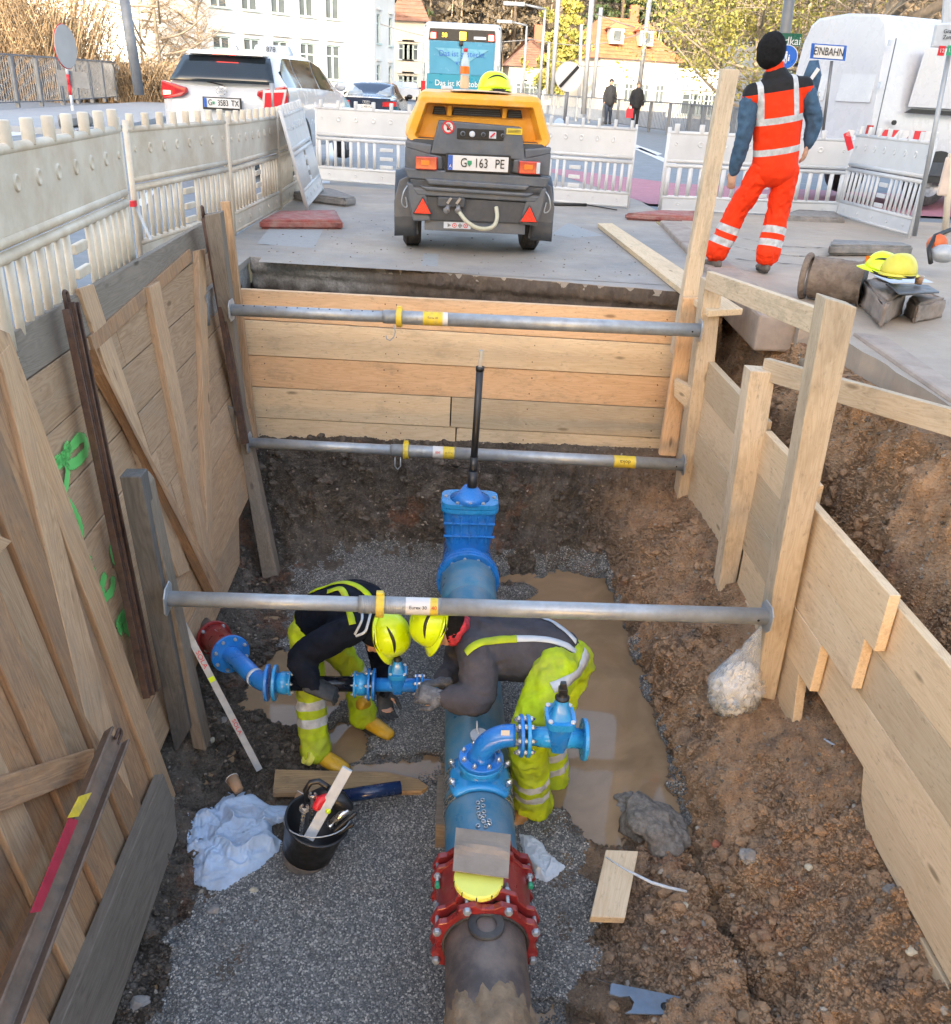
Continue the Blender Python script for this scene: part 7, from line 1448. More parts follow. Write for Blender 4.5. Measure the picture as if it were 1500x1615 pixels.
o = quad('number_plate', [(-.26, -.12, .86), (.26, -.12, .86), (.26, -.115, .98), (-.26, -.115, .98)], MT['white'], .02); quad('plate_holder', [(-.28, -.112, .83), (.28, -.112, .83), (.28, -.105, .995), (-.28, -.105, .995)], MT['blk'], .02)
g = G(); g.box((-.235, -.124, .92), (.04, .003, .118)); O('blue_band', g, MT['signb'], o)
for s, x, w in (('G', -.165, .8), ('3583', .02, .72), ('TX', .195, .78)): text(s, .11, (x, -.122, .92), AX, AZ, MT['blk'], o, proud=.002, sx=w)
g = G(); g.prism([Vector((-.115+x, -.124, .92+z)) for x, z in ((-.016, .02), (.016, .02), (.016, -.005), (0, -.024), (-.016, -.005))], (0, -.002, 0)); O('crest', g, MT['mint'], o)
g = G()
for rx_, rz_ in ((.075, .052), (.026, .050), (.06, .02)): g.tube([Vector((rx_*math.cos(t), -.10, 1.08+(.018 if rz_ == .02 else 0)+rz_*math.sin(t))) for t in [2*math.pi*k/24 for k in range(25)]], .007, 6, cap=False)
O('oval_emblem', g, MT['steel'], tc)
g = G(); g.tube([Vector((.02, -.07, 1.15)), Vector((-.2, .0, 1.18)), Vector((-.35, .02, 1.20))], .008, 6); O('rear_wiper', g, MT['blk'], tc)
g = G(); g.box((.25, 1.6, 1.66), (.62, .2, .13), taper=.82); ts = O('roof_sign', g, MT['whitebg'], tc, bevel=.02); text('878', .10, (.25, 1.49, 1.665), AX, AZ, MT['blk'], ts, proud=.004)
g = G(); g.tube([Vector((0, .5, 1.61)), Vector((0, .62, 1.68)), Vector((0, .75, 1.62))], .012, 8); O('roof_aerial', g, MT['whitep'], tc)
# dark saloon behind it
p_ = at(578, 162, D=26); M2 = Matrix.Translation((p_.x, p_.y, -.05)) @ Matrix.Rotation(R(-3), 4, 'Z'); tc2, hw = car('dark blue saloon car driving away between the taxi and the bus', 'car', M2, 4.7, 1.83, 1.42, .98, MT['darkblue'], False, .33)
def quad2(nm, pts, mat, d=.02, par=None): g = G(); g.prism([Vector(p) for p in pts], (0, d, 0)); return O(nm, g, mat, par or tc2)
g = G(); g.grid([[Vector((x*(1-.12*k/3), .74+.68*k/3, 1.075+.30*(k/3)**.9)) for x in np.linspace(-.66, .66, 9)] for k in range(4)]); o = O('rear_window', g, simple('pale_reflecting_glass', (.30, .36, .40), .08, .2, .3, 3, bmp=0), tc2); o.modifiers.new('t', 'SOLIDIFY').thickness = .02
quad2('boot_lid', [(-.72, -.03, .62), (.72, -.03, .62), (.70, -.01, 1.0), (-.70, -.01, 1.0)], MT['darkblue'], .06)
for s_ in (-1, 1): quad2('tail_light', [(s_*.88, -.02, .80), (s_*.88, -.02, .93), (s_*.48, -.05, .91), (s_*.48, -.05, .78)], MT['tail'], .08)
o = quad2('number_plate', [(-.26, -.06, .70), (.26, -.06, .70), (.26, -.05, .82), (-.26, -.05, .82)], MT['white']); text('G 900 FG', .10, (0, -.06, .76), AX, AZ, MT['blk'], o, proud=.004, sx=.8)
g = G()
for k in range(4): g.tube([Vector((-.075+.05*k+.035*math.cos(t), -.05, .885+.035*math.sin(t))) for t in [2*math.pi*q/16 for q in range(17)]], .005, 5, cap=False)
O('ring_emblem', g, MT['steel'], tc2)
quad2('rear_bumper', [(-.86, -.06, .30), (.86, -.06, .30), (.88, -.06, .60), (-.88, -.06, .60)], MT['darkblue'], .1)
g = G(); g.box((0, 2.4, 1.44), (.4, .06, .06)); O('roof_sign', g, MT['whitebg'], tc2)
# two tiny light cars further on
for i, (x, y, lab) in enumerate(((628, 166, 'small silver car far ahead left of the bus'), (646, 168, 'small white car far ahead just beside the bus'))):
    p_ = at(x, y, Z=.0) if False else at(x, y, D=75); M3 = Matrix.Translation((p_.x, p_.y, 0)) @ Matrix.Rotation(R(4), 4, 'Z'); car(lab, 'car', M3, 4.2, 1.75, 1.45, .95, MT['whitep'] if i else MT['vanw'], False, .32)
# ------------------------------------------------------------------ city bus
pb = at(726, 150, D=28.3); BW, BH = 2.55, 3.05
bs_ = thing('city_bus', 'turquoise rear of a city bus with white sides and lit lamps', 'bus', mat=Matrix.Translation((pb.x, pb.y, .08)) @ Matrix.Rotation(R(-3.5), 4, 'Z'))
rings = []
for y, w, z1 in ((0, .97, 2.98), (.08, 1, 3.03), (.3, 1.0, 3.07), (11.8, 1.0, 3.07), (12, .96, 3.0)): rings.append(rrect(BW/2*w, BW/2*w*.95, .32, z1, .16, y, 4))
O('body', loft(rings), MT['buswhite'], bs_)
def bq(nm, x0, x1, z0, z1, y=-.012, mat='turq', d=.02, tx=0, par=None, bev=.01): g = G(); g.prism([Vector((x0, y, z0)), Vector((x1, y, z0)), Vector((x1-tx, y+.01, z1)), Vector((x0+tx, y+.01, z1))], (0, d, 0)); return O(nm, g, MT[mat], par or bs_, bevel=bev)
bq('rear_frame', -1.21, 1.21, .35, 2.96, -.006, 'busg', tx=.05, bev=.05); bq('side_fillet', -1.17, 1.17, .4, 2.45, -.016, 'buswhite', tx=.03)
lp_ = bq('lower_panel', -1.08, 1.15, .5, 1.62, -.03, 'turq'); rw_ = bq('rear_window', -1.0, 1.02, 1.62, 2.55, -.034, 'turq2', tx=-.02, bev=.06); bq('display_band', -1.04, 1.04, 2.56, 2.88, -.034, 'blk', tx=.03)
g = G(); g.prism([Vector((-.85, -.048, 2.35)), Vector((.85, -.048, 2.35)), Vector((0, -.048, 1.85))], (0, .005, 0)); O('triangle_print', g, MT['turq3'], rw_)
g = G(); g.box((-.02, -.05, 2.08), (.02, .01, .92)); O('window_seam', g, MT['busg'], rw_)
for x in (-.90, .90): g = G(); g.box((x, -.05, 2.68), (.16, .03, .16)); O('lit_brake_lamp', g, MT['tailon'], bs_, bevel=.02)
g = G(); g.box((.02, -.048, 2.70), (.20, .02, .22)); O('amber_lamp', g, MT['amberon'], bs_, bevel=.02); text('58', .17, (-.55, -.046, 2.70), AX, AZ, MT['amberon'], bs_, proud=.004); bq('white_label', .36, .74, 2.62, 2.70, -.045, 'whitebg', bev=0); g = G(); g.box((-.03, -.06, 2.50), (.12, .08, .14)); O('rear_camera', g, MT['blk'], bs_, bevel=.02)
text('Das ist gesteckt\nvoll.', .235, (-.0, -.052, 2.08), AX, AZ, MT['signb'], rw_, proud=.004, sx=.95); text('Das ist Kontobox\nLarge.', .235, (-.02, -.034, 1.24), AX, AZ, MT['white'], lp_, proud=.004, sx=.95)
text('BAWAG', .13, (-.70, -.034, .82), AX, AZ, MT['white'], lp_, proud=.004); g = G(); g.prism([Vector((-.99+x, -.036, .83+z)) for x, z in ((-.05, -.03), (0, .09), (.05, -.03), (0, -.09))], (0, -.004, 0)); O('logo_mark', g, MT['magenta'], lp_); text('Das', .12, (.86, -.034, .86), AX, AZ, MT['white'], lp_, proud=.004)
text('NETTES NICHTS', .06, (-.70, -.05, 1.74), AX, AZ, MT['whitebg'], rw_, proud=.003) if False else None
for s_ in (-1, 1): bq('tail_light', s_*1.19-.07, s_*1.19+.07, .75, 1.4, -.04, 'tail')
for k in range(7):
    for s_ in (-1, 1): g = G(); g.box((s_*1.262, 1.3+k*1.5, 1.95), (.03, 1.36, 1.05)); O('side_window', g, MT['glass'], bs_, bevel=.02)
for y in (2.6, 9): 
    for s_ in (-1, 1): g = G(); g.lathe([(0, .02), (.35, .02), (.48, .03), (.48, -.2), (0, -.2)], (s_*1.2, y, .48), (s_, 0, 0), 24); O('wheel', g, MT['rubber'], bs_)
for s_ in (1,): g = G(); g.box((1.285, 6, 2.72), (.012, 11, .12)); O('side_stripe', g, MT['busg'], bs_)
# ------------------------------------------------------------------ white van at the right
VO = Matrix.Translation((5.43, 15.40, .06)) @ Matrix.Rotation(R(-72), 4, 'Z') @ Matrix.Scale(.95, 4, (0, 0, 1)); vn = thing('delivery_van', 'large white panel van parked at the right behind the barriers', 'van', mat=VO); VW = 2.0
def vr(y, w0, w1, zb, zt): return [Vector((x, y, z)) for x, z in ((0+.0, zb), (-.0+w0*0-.0, zb),)]
prof = [(0, .45), (-.02, .9), (0, 1.25), (.05, 1.8), (.10, 2.3), (.20, 2.52), (.36, 2.62), (1.0, 2.66), (1.64, 2.62), (1.80, 2.52), (1.90, 2.3), (1.95, 1.8), (2.0, 1.25), (2.02, .9), (2.0, .45)]
rings = [[Vector((x*.965+.035, y+(.05*(z-.4)*.5 if y == 0 else .0)+dy, z*(.985 if y == 0 else 1))) for x, z in prof] for y, dy in ((0, 0), (.06, 0), (.25, 0), (4.6, 0), (5.4, 0))]
rings.append([Vector((x, 6.0, min(z, 1.25))) for x, z in prof]); g = G(); g.grid(rings); g.add(rings[0], [tuple(range(len(prof)))]); g.add(rings[-1], [tuple(range(len(prof)))]); g.grid([[r_[0], r_[-1]] for r_ in rings]); O('body', g, MT['vanw'], vn)
def vq(nm, pts, mat, par=None, vec=(0, -.012, 0), bev=0): g = G(); g.prism([Vector(p) for p in pts], vec); return O(nm, g, MT[mat], par or vn, bevel=bev)
# the van stands with its right side away: left wall and rear doors in view
vq('door_seam', [(.99, -.0, .55), (1.005, -.0, .55), (1.005, .09, 2.4), (.99, .09, 2.4)], 'dgrey'); vq('rear_bumper', [(0, -.08, .42), (2.03, -.08, .42), (2.03, -.08, .62), (0, -.08, .62)], 'dgrey2', vec=(0, .12, 0), bev=.02)
for z in (.95, 1.65, 2.2): vq('door_hinge', [(1.96, .0+.02*z, z), (2.01, .0+.02*z, z), (2.01, .0+.02*z, z+.08), (1.96, .0+.02*z, z+.08)], 'whitebg', vec=(0, -.04, 0))
g = G(); g.tube([Vector((.88, -.03, 1.18)), Vector((.88, -.06, 1.26)), Vector((.88, -.02, 1.36))], .018, 8); O('door_handle', g, MT['blk'], vn)
g = G(); g.lathe([(0, .01), (.06, .01), (.065, 0)], (.72, .01, 1.52), (0, -1, 0), 20); O('round_emblem', g, MT['steel'], vn)
SD = simple('van_side_print', (.74, .76, .79), .3)
# van side (faces +X after the body, seen obliquely)
g = G(); g.prism([Vector((2.02, y, z)) for y, z in ((.55, 1.42), (2.6, 1.42), (2.5, 2.22), (.62, 2.22))], (.012, 0, 0)); O('blind_window_panel', g, MT['vanw'], vn, bevel=.006)
g = G(); g.prism([Vector((2.03, y, z)) for y, z in ((.5, 1.34), (4.0, 1.30), (4.0, 1.36), (.62, 1.40))], (.016, 0, 0)); O('slide_rail', g, MT['blk'], vn)
for y0, mk in ((.05, 'redp'), (.30, 'white'), (.55, 'redp'), (.8, 'white')):
    g = G(); g.prism([Vector((2.035, y, z)) for y, z in ((y0, .86), (y0+.25, .86), (y0+.43, 1.10), (y0+.18, 1.10))], (.006, 0, 0)); O('warning_stripe', g, MT[mk], vn)
g = G(); g.cyl((2.02, .36, 1.2), (2.05, .36, 1.2), .035, n=14); O('fuel_cap', g, MT['blk'], vn)
for y in (1.35, 5.1):
    for x in (.15, 1.9):
        c = Vector((x, y, .37)); g = G(); g.lathe([(.22, -.11), (.34, -.12), (.37, -.08), (.37, .08), (.34, .12), (.22, .11)], c, AX, 32, 0, True); wo = O('wheel', g, MT['rubber'], vn)
        g = G(); g.lathe([(0, .06), (.08, .06), (.10, .02), (.17, .05), (.22, .09), (.24, .10)], c, (1 if x > 1 else -1, 0, 0), 28); O('rim', g, MT['rim'], wo)
g = G(); g.grid([[Vector((2.04, 1.35+math.cos(a)*q, .37+math.sin(a)*q)) for q in (0, .46)] for a in [R(-10+200*k/16) for k in range(17)]]); O('wheel_arch', g, MT['blk'], vn); vq('tail_light', [(1.93, -.0, .75), (2.03, 0, .75), (2.03, .02, 1.15), (1.93, .02, 1.15)], 'tail', vec=(0, -.03, 0))

for y in (.06, 2.75, 4.05):
    g = G(); g.prism([Vector((2.036, y, z)) for y, z in ((y, .62), (y+.018, .62), (y+.018, 2.30), (y, 2.30))], (.004, 0, 0)); O('panel_seam', g, MT['dgrey'], vn)
g = G(); g.prism([Vector((2.035, y, z)) for y, z in ((.05, .46), (5.4, .46), (5.4, .66), (.05, .66))], (.02, 0, 0)); O('side_trim', g, MT['dgrey2'], vn, bevel=.008)
g = G(); g.prism([Vector((2.0, y, z)) for y, z in ((5.0, 1.45), (5.75, 1.45), (5.4, 2.1), (5.0, 2.15))], (.03, 0, 0)); O('cab_window', g, MT['glass'], vn)
for x in (.5, 1.5):
    g = G(); g.prism([Vector((x-.36, .02, 1.45)), Vector((x+.36, .02, 1.45)), Vector((x+.34, .07, 2.12)), Vector((x-.34, .07, 2.12))], (0, -.012, 0)); O('rear_door_panel', g, MT['vanw'], vn, bevel=.01)
vq('number_plate', [(.35, -.01, .72), (.87, -.01, .72), (.87, -.01, .84), (.35, -.01, .84)], 'white')
# ------------------------------------------------------------------ plastic barriers
def barrier_proto(matk):
    t_ = thing('plastic_barrier', 'x', 'barrier', mat=Matrix.Identity(4)); m_ = MT[matk]; L = 2.0; d = .035
    g = G(); n = 8
    g.tube([(0, 0, .92), (L, 0, .92)], .022, 12); O('top_rail', g, m_, t_)
    for k in range(n):
        g = G(); x = .09+k*(L-.18)/(n-1); g.tube([(x, 0, .92), (x, 0, 1.02)], .028, 12, round_=False); O('top_stud', g, m_, t_, bevel=.006)
    g = G(); g.box((L/2, 0, .77), (L-.03, d*.8, .29)); up = O('upper_panel', g, m_, t_, bevel=.008)
    for k in range(8):
        x = .10+k*(L-.20)/7; r_ = .026 if 0 < k < 7 else .014
        for s_ in (-1, 1): g = G(); g.lathe([(r_*1.35, 0), (r_*1.2, .008), (r_*1.0, .009), (r_*.7, .003), (0, .001)], (x, s_*d*.4, .80), (0, s_, 0), 16, 0, True); O('round_dimple', g, m_, up)
    for z in (.61, .555): g = G(); g.tube([(.015, 0, z), (L-.015, 0, z)], .024, 12); O('middle_rail', g, m_, t_)
    ns = 17
    for k in range(ns):
        x = .055+k*(L-.11)/(ns-1)
        if k in (8, 9): continue
        g = G(); g.tube([(x, 0, .19), (x, 0, .55)], .025, 10, r2=.018, up=(0, 1, 0)); O('slat', g, m_, t_)
    for z in (.46, .35, .25): g = G(); g.box((.055+8.5*(L-.11)/(ns-1), 0, z), (.19, .028, .045)); O('center_link', g, m_, t_, bevel=.006)
    g = G(); g.tube([(.015, 0, .20), (L-.015, 0, .20)], .022, 12); O('lower_rail', g, m_, t_)
    g = G(); g.box((L/2, 0, .12), (L-.02, d*.75, .13)); O('lower_panel', g, m_, t_, bevel=.006)
    g = G(); g.tube([(.015, 0, .05), (L-.015, 0, .05)], .018, 10); O('bottom_rail', g, m_, t_)
    for k in range(5): g = G(); g.lathe([(.022, 0), (.019, .007), (.015, .007), (.009, .002), (0, .001)], (.2+k*.4, -d*.38, .12), (0, -1, 0), 14); O('round_dimple', g, m_, t_)
    for x in (.015, L-.015): g = G(); g.tube([(x, 0, .0), (x, 0, .98)], .021, 12); O('end_tube', g, m_, t_)
    return t_
MT['dimple'] = simple('barrier_dimple_plastic', (.52, .47, .40), .6, 0, .1, 6)
BPS = {'plast': barrier_proto('plast'), 'plast2': barrier_proto('plast2')}; used = set()
def barrier(lab, a, b, za, zb_=None, mk='plast', lean=0., h=1.09):
    a = Vector((a[0], a[1], za)); b = Vector((b[0], b[1], za if zb_ is None else zb_)); x = (b-a).normalized(); z = Vector((0, 0, 1)); z = (z-x*z.dot(x)).normalized(); y = z.cross(x)
    z2 = (z*math.cos(lean)+y*math.sin(lean)); y2 = z2.cross(x); M = Matrix((x*((b-a).length/2), y2, z2*h)).transposed().to_4x4(); M.translation = a
    p = BPS[mk]; o = p if mk not in used else copy_tree(p); used.add(mk); o.matrix_world = M; o['label'] = lab; o['group'] = 'plastic site barriers round the pit'; return o
q0, q1 = at(-47, 246, Y=3.6), at(186, 205, Y=5.6); barrier('nearest left barrier panel, large dusty off white, cut by the left edge', q0[:2], q1[:2], q0.z-1.0, q1.z-1.0)
barrier('second left barrier panel from the left edge, with red tape at its near post', (-2.27, 6.98), (-1.98, 8.83), .0)
barrier('third left barrier panel, beside the dark patch of asphalt', (-1.98, 8.92), (-1.87, 10.9), -.02)
barrier('fourth left barrier panel, mostly hidden behind the leaning one', (-1.87, 10.95), (-1.85, 12.9), -.02)
pa, pb_ = at(485, 334, Z=.06), at(511, 302, Z=.10); pt0, pt1 = at(441, 170, Y=pa.y+.0), at(480, 152, Y=pb_.y)
zz = (pt0-pa); xx = (pb_-pa); o = copy_tree(BPS['plast2']); xx = xx.normalized(); zz = zz-xx*zz.dot(xx); M = Matrix((xx*(.8), zz.normalized().cross(xx), zz.normalized()*min(1.08, zz.length))).transposed().to_4x4(); M.translation = pa; o.matrix_world = M; o['label'] = 'bluish white barrier panel leaning askew on its red rubber foot'; o['group'] = 'plastic site barriers round the pit'
barrier('rear barrier panel left of the compressor, with rusty brown streaks', (-1.82, 13.9), (.12, 13.35), .02, mk='plast2')
barrier('rear barrier panel right of the compressor', (.95, 12.95), (2.52, 12.45), -.02, mk='plast2')
barrier('long barrier panel behind the standing worker', (2.90, 12.35), (5.45, 12.55), -.03, mk='plast2')
barrier('angled barrier panel at the right in front of the van', (5.28, 12.25), (5.46, 10.55), .02, mk='plast2', lean=.05, h=1.12)
g = G(); x0 = at(1495, 245, Y=8.6); t_ = thing('barrier_post', 'edge of a pinkish plastic barrier cut by the right edge', 'barrier', tuple(at(1490, 375, Y=8.6)))
MT['beige'] = simple('dusty_pinkish_plastic', (.58, .47, .40), .6, 0, .12, 8); 
g = G(); g.box(x0+Vector((.12, 0, -.18)), (.26, .05, .34)); O('upper_panel', g, MT['beige'], t_, bevel=.02); g = G(); g.tube([x0+Vector((.03, 0, .02)), at(1490, 372, Y=8.6)], .03, 10); O('end_tube', g, MT['plast'], t_)
if 'plast2' not in used: pass
# red and white tape tied to posts
g = G(); a = at(212, 320, Y=6.9); b = at(238, 378, Y=6.9); g.bar(a, b, .02, .004, up=(0, -1, 0)); tag(O('warning_tape', g, MT['whitebg']), 'loose strip of red and white tape hanging at the second barrier', 'tape')
g = G(); g.bar(at(199, 321, Y=6.88), at(214, 321, Y=6.88), .06, .04, up=(0, 0, 1)); tag(O('red_tape_band', g, MT['redp']), 'red tape band round the post between the first two left barriers', 'tape')
for k, (q0, q1, mk) in enumerate([((1335, 209), (1342, 236), 'redp'), ((1336, 209), (1347, 211), 'white')]): g = G(); g.bar(at(*q0, Y=12.1), at(*q1, Y=12.1), .08, .004, up=(0, -1, 0)); tag(O('warning_tape', g, MT[mk]), ('red tape fluttering where the right barriers meet', 'white tape end where the right barriers meet')[k], 'tape')
g = G(); g.tube([at(872, 322, Z=.02), at(925, 323, Z=.02)], .02, 8); g.tube([at(925, 323, Z=.02), at(973, 331, Z=.02)], .008, 6); tag(O('dark_rod', g, MT['blk']), 'dark rod lying on the ground at the right rear barrier', 'rod')
# ------------------------------------------------------------------ signs, posts, lamps
def postline(g, x0, y0, x1, y1, Yd, r, top=None, n=12): g.tube([at(x0, y0, Y=Yd), at(x1, y1, Y=Yd)], r, n); return g
def upost(x, yb, Yd, h, r, lean=0): b = at(x, yb, Y=Yd); return b, b+Vector((lean, 0, h))
def disc(c, n, r, mat, par, nm, th=.012, z=0): g = G(); g.lathe([(0, th/2), (r, th/2), (r, -th/2), (0, -th/2)], Vector(c)+Vector(n).normalized()*z, n, 36); return O(nm, g, mat, par)
# left sign on its rubber base
b = at(116, 182, Y=31); t_ = thing('traffic_sign', 'round sign seen edge on, on a red and white striped post by the railing', 'sign', tuple(b)); tp = at(97, 50, Y=31); d = (tp-b)
for k in range(8): g = G(); g.tube([b+d*(k/8), b+d*((k+1)/8)], .045, 10); O('post_section', g, MT['redp' if k in (2, 3, 6, 7) else 'whitebg'], t_)
c = b+d*.83; sn_ = Vector((.985, -.17, 0)); disc(c, sn_, .60, MT['wallg'], t_, 'sign_disc', .02, .07); disc(c, sn_, .62, MT['redp'], t_, 'sign_rim', .01, .05); g = G(); g.prism([b+d*.42+Vector((x, .1, z)) for x, z in ((-.4, -.15), (.6, -.2), (.55, .25), (-.35, .3))], (0, .03, 0)); O('back_plate', g, MT['rail'], t_)
block('rubber_block', 'grey rubber base of the striped sign post', 'rubber block', [(90, 181), (140, 178), (146, 185), (92, 189)], .16, 'greyfoot', .01, 2, .32)
# end of speed limit sign behind the compressor
b = at(889, 192, Y=17); c = at(897, 121, Y=17); t_ = thing('traffic_sign', 'round white sign with a black diagonal bar behind the compressor', 'sign', tuple(b)); g = G(); g.tube([b-AZ*.6, at(900, 95, Y=17)], .03, 10); O('sign_post', g, MT['poled'], t_)
disc(c, (-.05, -1, 0), .235, MT['white'], t_, 'sign_disc', .012, .04); g = G(); g.box(c+Vector((0, -.055, 0)), (.052, .004, .44), rot=Matrix.Rotation(R(42), 3, 'Y')); O('black_bar', g, MT['blk'], t_); g = G(); g.sph(b+Vector((-.08, -.05, -.02)), (.09, .06, .08), 10); O('blue_rag', g, MT['ragblue'], t_)
# post and signs above the standing worker
t_ = thing('sign_post', 'dark lamp post with green street name sign and round blue sign', 'sign post', tuple(at(1222, 250, Y=13))); g = G(); g.tube([at(1225, 260, Y=13), at(1236, 70, Y=13), at(1250, -40, Y=13)], .07, 14); O('post', g, MT['poled'], t_)
P4 = [at(1229, 52, Y=12.9), at(1266, 53, Y=12.9), at(1262, 73, Y=12.9), at(1229, 71, Y=12.9)]; g = G(); g.prism(P4, (0, .02, 0)); o = O('street_name_sign', g, MT['signg'], t_); ce = sum(P4, Vector())/4; text('ndkai', .135, ce+Vector((.0, 0, -.02)), P4[1]-P4[0], AZ, MT['white'], o, proud=.004); text('r. Land', .045, ce+Vector((-.0, 0, .055)), P4[1]-P4[0], AZ, MT['white'], o, proud=.004) if False else None
c = at(1240, 90, Y=12.9); disc(c, (-.2, -1, 0), .145, MT['white'], t_, 'sign_rim', .01, 0); disc(c, (-.2, -1, 0), .135, MT['signb'], t_, 'sign_disc', .01, .008)
g = G(); cc_ = c+Vector((-.01, -.02, 0)); g.sph(cc_+Vector((0, 0, .055)), (.014, .003, .014), 8); g.box(cc_+Vector((0, 0, .01)), (.03, .004, .06)); g.box(cc_+Vector((-.012, 0, -.045)), (.012, .004, .06)); g.box(cc_+Vector((.012, 0, -.045)), (.012, .004, .06)); g.sph(cc_+Vector((.04, 0, .02)), (.01, .003, .01), 8); g.box(cc_+Vector((.04, 0, -.02)), (.02, .004, .05)); tag(O('pedestrian_symbol', g, MT['white'], t_), kind='stuff')
t_ = thing('one_way_sign', 'blue framed white one way street sign on a thin dark post', 'sign', tuple(at(1297, 230, Y=13.2))); P4 = [at(1281, 68, Y=13.2), at(1336, 72, Y=13.2), at(1333, 96, Y=13.2), at(1278, 92, Y=13.2)]; g = G(); g.prism(P4, (0, .02, 0)); O('sign_frame', g, MT['signb'], t_); ce = sum(P4, Vector())/4
g = G(); g.prism([ce+(p-ce)*.84+Vector((0, -.006, 0)) for p in P4], (0, .003, 0)); o = O('sign_face', g, MT['white'], t_); text('EINBAHN', .135, ce+Vector((0, -.008, 0)), P4[1]-P4[0], AZ, MT['blk'], o, proud=.004, sx=.72)
g = G(); g.tube([at(1312, 96, Y=13.25), at(1297, 215, Y=13.25)], .022, 8); O('post', g, MT['poled'], t_)
t_ = thing('folded_parasol', 'folded blue and white parasol behind the standing worker', 'parasol', tuple(at(1280, 190, Y=11))); g = G(); g.tube([at(1284, 95, Y=11), at(1281, 120, Y=11), at(1281, 150, Y=11)], [.05, .1, .05], 10); O('folded_canopy', g, MT['denim'], t_); g = G(); g.bar(at(1279, 125, Y=10.88), at(1291, 108, Y=10.88), .04, .01, up=(0, -1, 0)); O('white_stripe', g, MT['white'], t_); g = G(); g.tube([at(1281, 150, Y=11), at(1279, 230, Y=11)], .015, 8); O('parasol_pole', g, MT['pole'], t_)
# pole with small grey sign at the right edge
t_ = thing('sign_pole', 'slanting grey steel pole with a bus stop style sign at the right edge', 'pole', tuple(at(1440, 378, Y=9.6))); g = G(); g.tube([at(1442, 372, Y=9.6), at(1500, 70, Y=9.6)], .024, 12); O('pole', g, MT['pole'], t_)
P4 = [at(1478, 38, Y=9.5), at(1530, 36, Y=9.5), at(1525, 78, Y=9.5), at(1471, 74, Y=9.5)]; g = G(); g.prism(P4, (0, .05, 0)); o = O('sign_box', g, MT['pale'], t_, bevel=.01); ce = P4[0]; u_ = (P4[1]-P4[0]).normalized()
text('Grabenst\nZentrum', .05, ce+u_*.17-AZ*.09+Vector((0, -.01, 0)), u_, AZ, MT['blk'], o, proud=.003)
for i, mk in enumerate(('redp', 'mint')): g = G(); g.box(ce+u_*(.10+.085*i)+Vector((0, -.012, -.23)), (.065, .006, .085)); q = O('line_badge', g, MT[mk], o); text('12', .05, ce+u_*(.10+.085*i)+Vector((0, -.018, -.23)), u_, AZ, MT['white'], q, proud=.002)
g = G(); g.prism([at(1490, -5, Y=9.5), at(1520, -5, Y=9.5), at(1520, 34, Y=9.5), at(1487, 36, Y=9.5)], (0, .03, 0)); O('upper_sign', g, MT['pale'], t_)
# small white red works sign behind the third barrier
t_ = thing('works_sign', 'small white sign with a red field sticking up behind the left barriers', 'sign', tuple(at(425, 200, Y=11.2))); P4 = [at(415, 142, Y=11.2), at(452, 141, Y=11.2), at(446, 172, Y=11.2), at(413, 172, Y=11.2)]; g = G(); g.prism(P4, (0, .03, 0)); o = O('sign_plate', g, MT['white'], t_); ce = sum(P4, Vector())/4; g = G(); g.prism([ce+(p-ce)*.8+Vector((0, -.006, -.01)) for p in P4], (0, .003, 0)); O('red_field', g, MT['redp'], o); g = G(); g.tube([at(429, 131, Y=11.22), at(432, 180, Y=11.22)], .03, 10); O('post', g, MT['pole'], t_)
# street lamps and mast poles in the distance
def lamp(lab, x, yt, yb, Yd, arm, r=.09):
    b = at(x, yb, Y=Yd); tp = at(x, yt, Y=Yd); tp.x = b.x; t_ = thing('street_lamp', lab, 'street lamp', tuple(b)); g = G(); g.tube([b, tp], [r, r*.6], 10); O('lamp_post', g, MT['pole'], t_); g = G(); g.tube([tp, tp+Vector((arm, 0, .15))], [.06, .05], 8); g.box(tp+Vector((arm*1.5, 0, .15)), (abs(arm), .35, .16)); O('lamp_head', g, MT['rail'], t_)
lamp('street lamp with a short arm, taller one left of the masts', 850, 14, 160, 48, -1.0); lamp('shorter street lamp left of the taller one', 824, 40, 155, 60, -.9); 
for i, (x0, y0, x1, y1, Yd, lab) in enumerate([(882, -20, 870, 155, 55, 'tall thin mast between the lamp and the round sign'), (935, -20, 920, 180, 46, 'mast left of the walking pedestrian'), (948, 12, 935, 155, 60, 'mast just right of the round sign'), (917, 38, 913, 155, 75, 'thin mast behind the round sign'), (1027, -20, 1007, 150, 48, 'tall pale mast right of the orange roof'), (866, 66, 862, 158, 80, 'short thin mast right of the bus'), (193, -20, 220, 150, 27, 'dark lamp post behind the left railing')]):
    g = G(); g.tube([at(x1, y1, Y=Yd), at(x0, y0, Y=Yd)], .12 if i < 6 else .14, 8); tag(O('mast', g, MT['pole' if i < 6 else 'rail']), lab, 'mast')
for i, (q) in enumerate([((840, 62), (1020, 50), 60), ((600, 38), (840, 62), 60), ((860, 92), (1020, 90), 62), ((940, 22), (1140, 40), 50)]):
    a, b = at(*q[0], Y=q[2]), at(*q[1], Y=q[2]); g = G(); g.tube([a.lerp(b, k/10)-AZ*(.5*math.sin(math.pi*k/10)) for k in range(11)], .03, 5); tag(O('overhead_wire', g, MT['poled']), ('overhead wire between the lamp and the pale mast', 'overhead wire from the white house to the lamps', 'lower overhead wire right of the bus', 'overhead wire up to the yellow leaved tree')[i], 'wire')
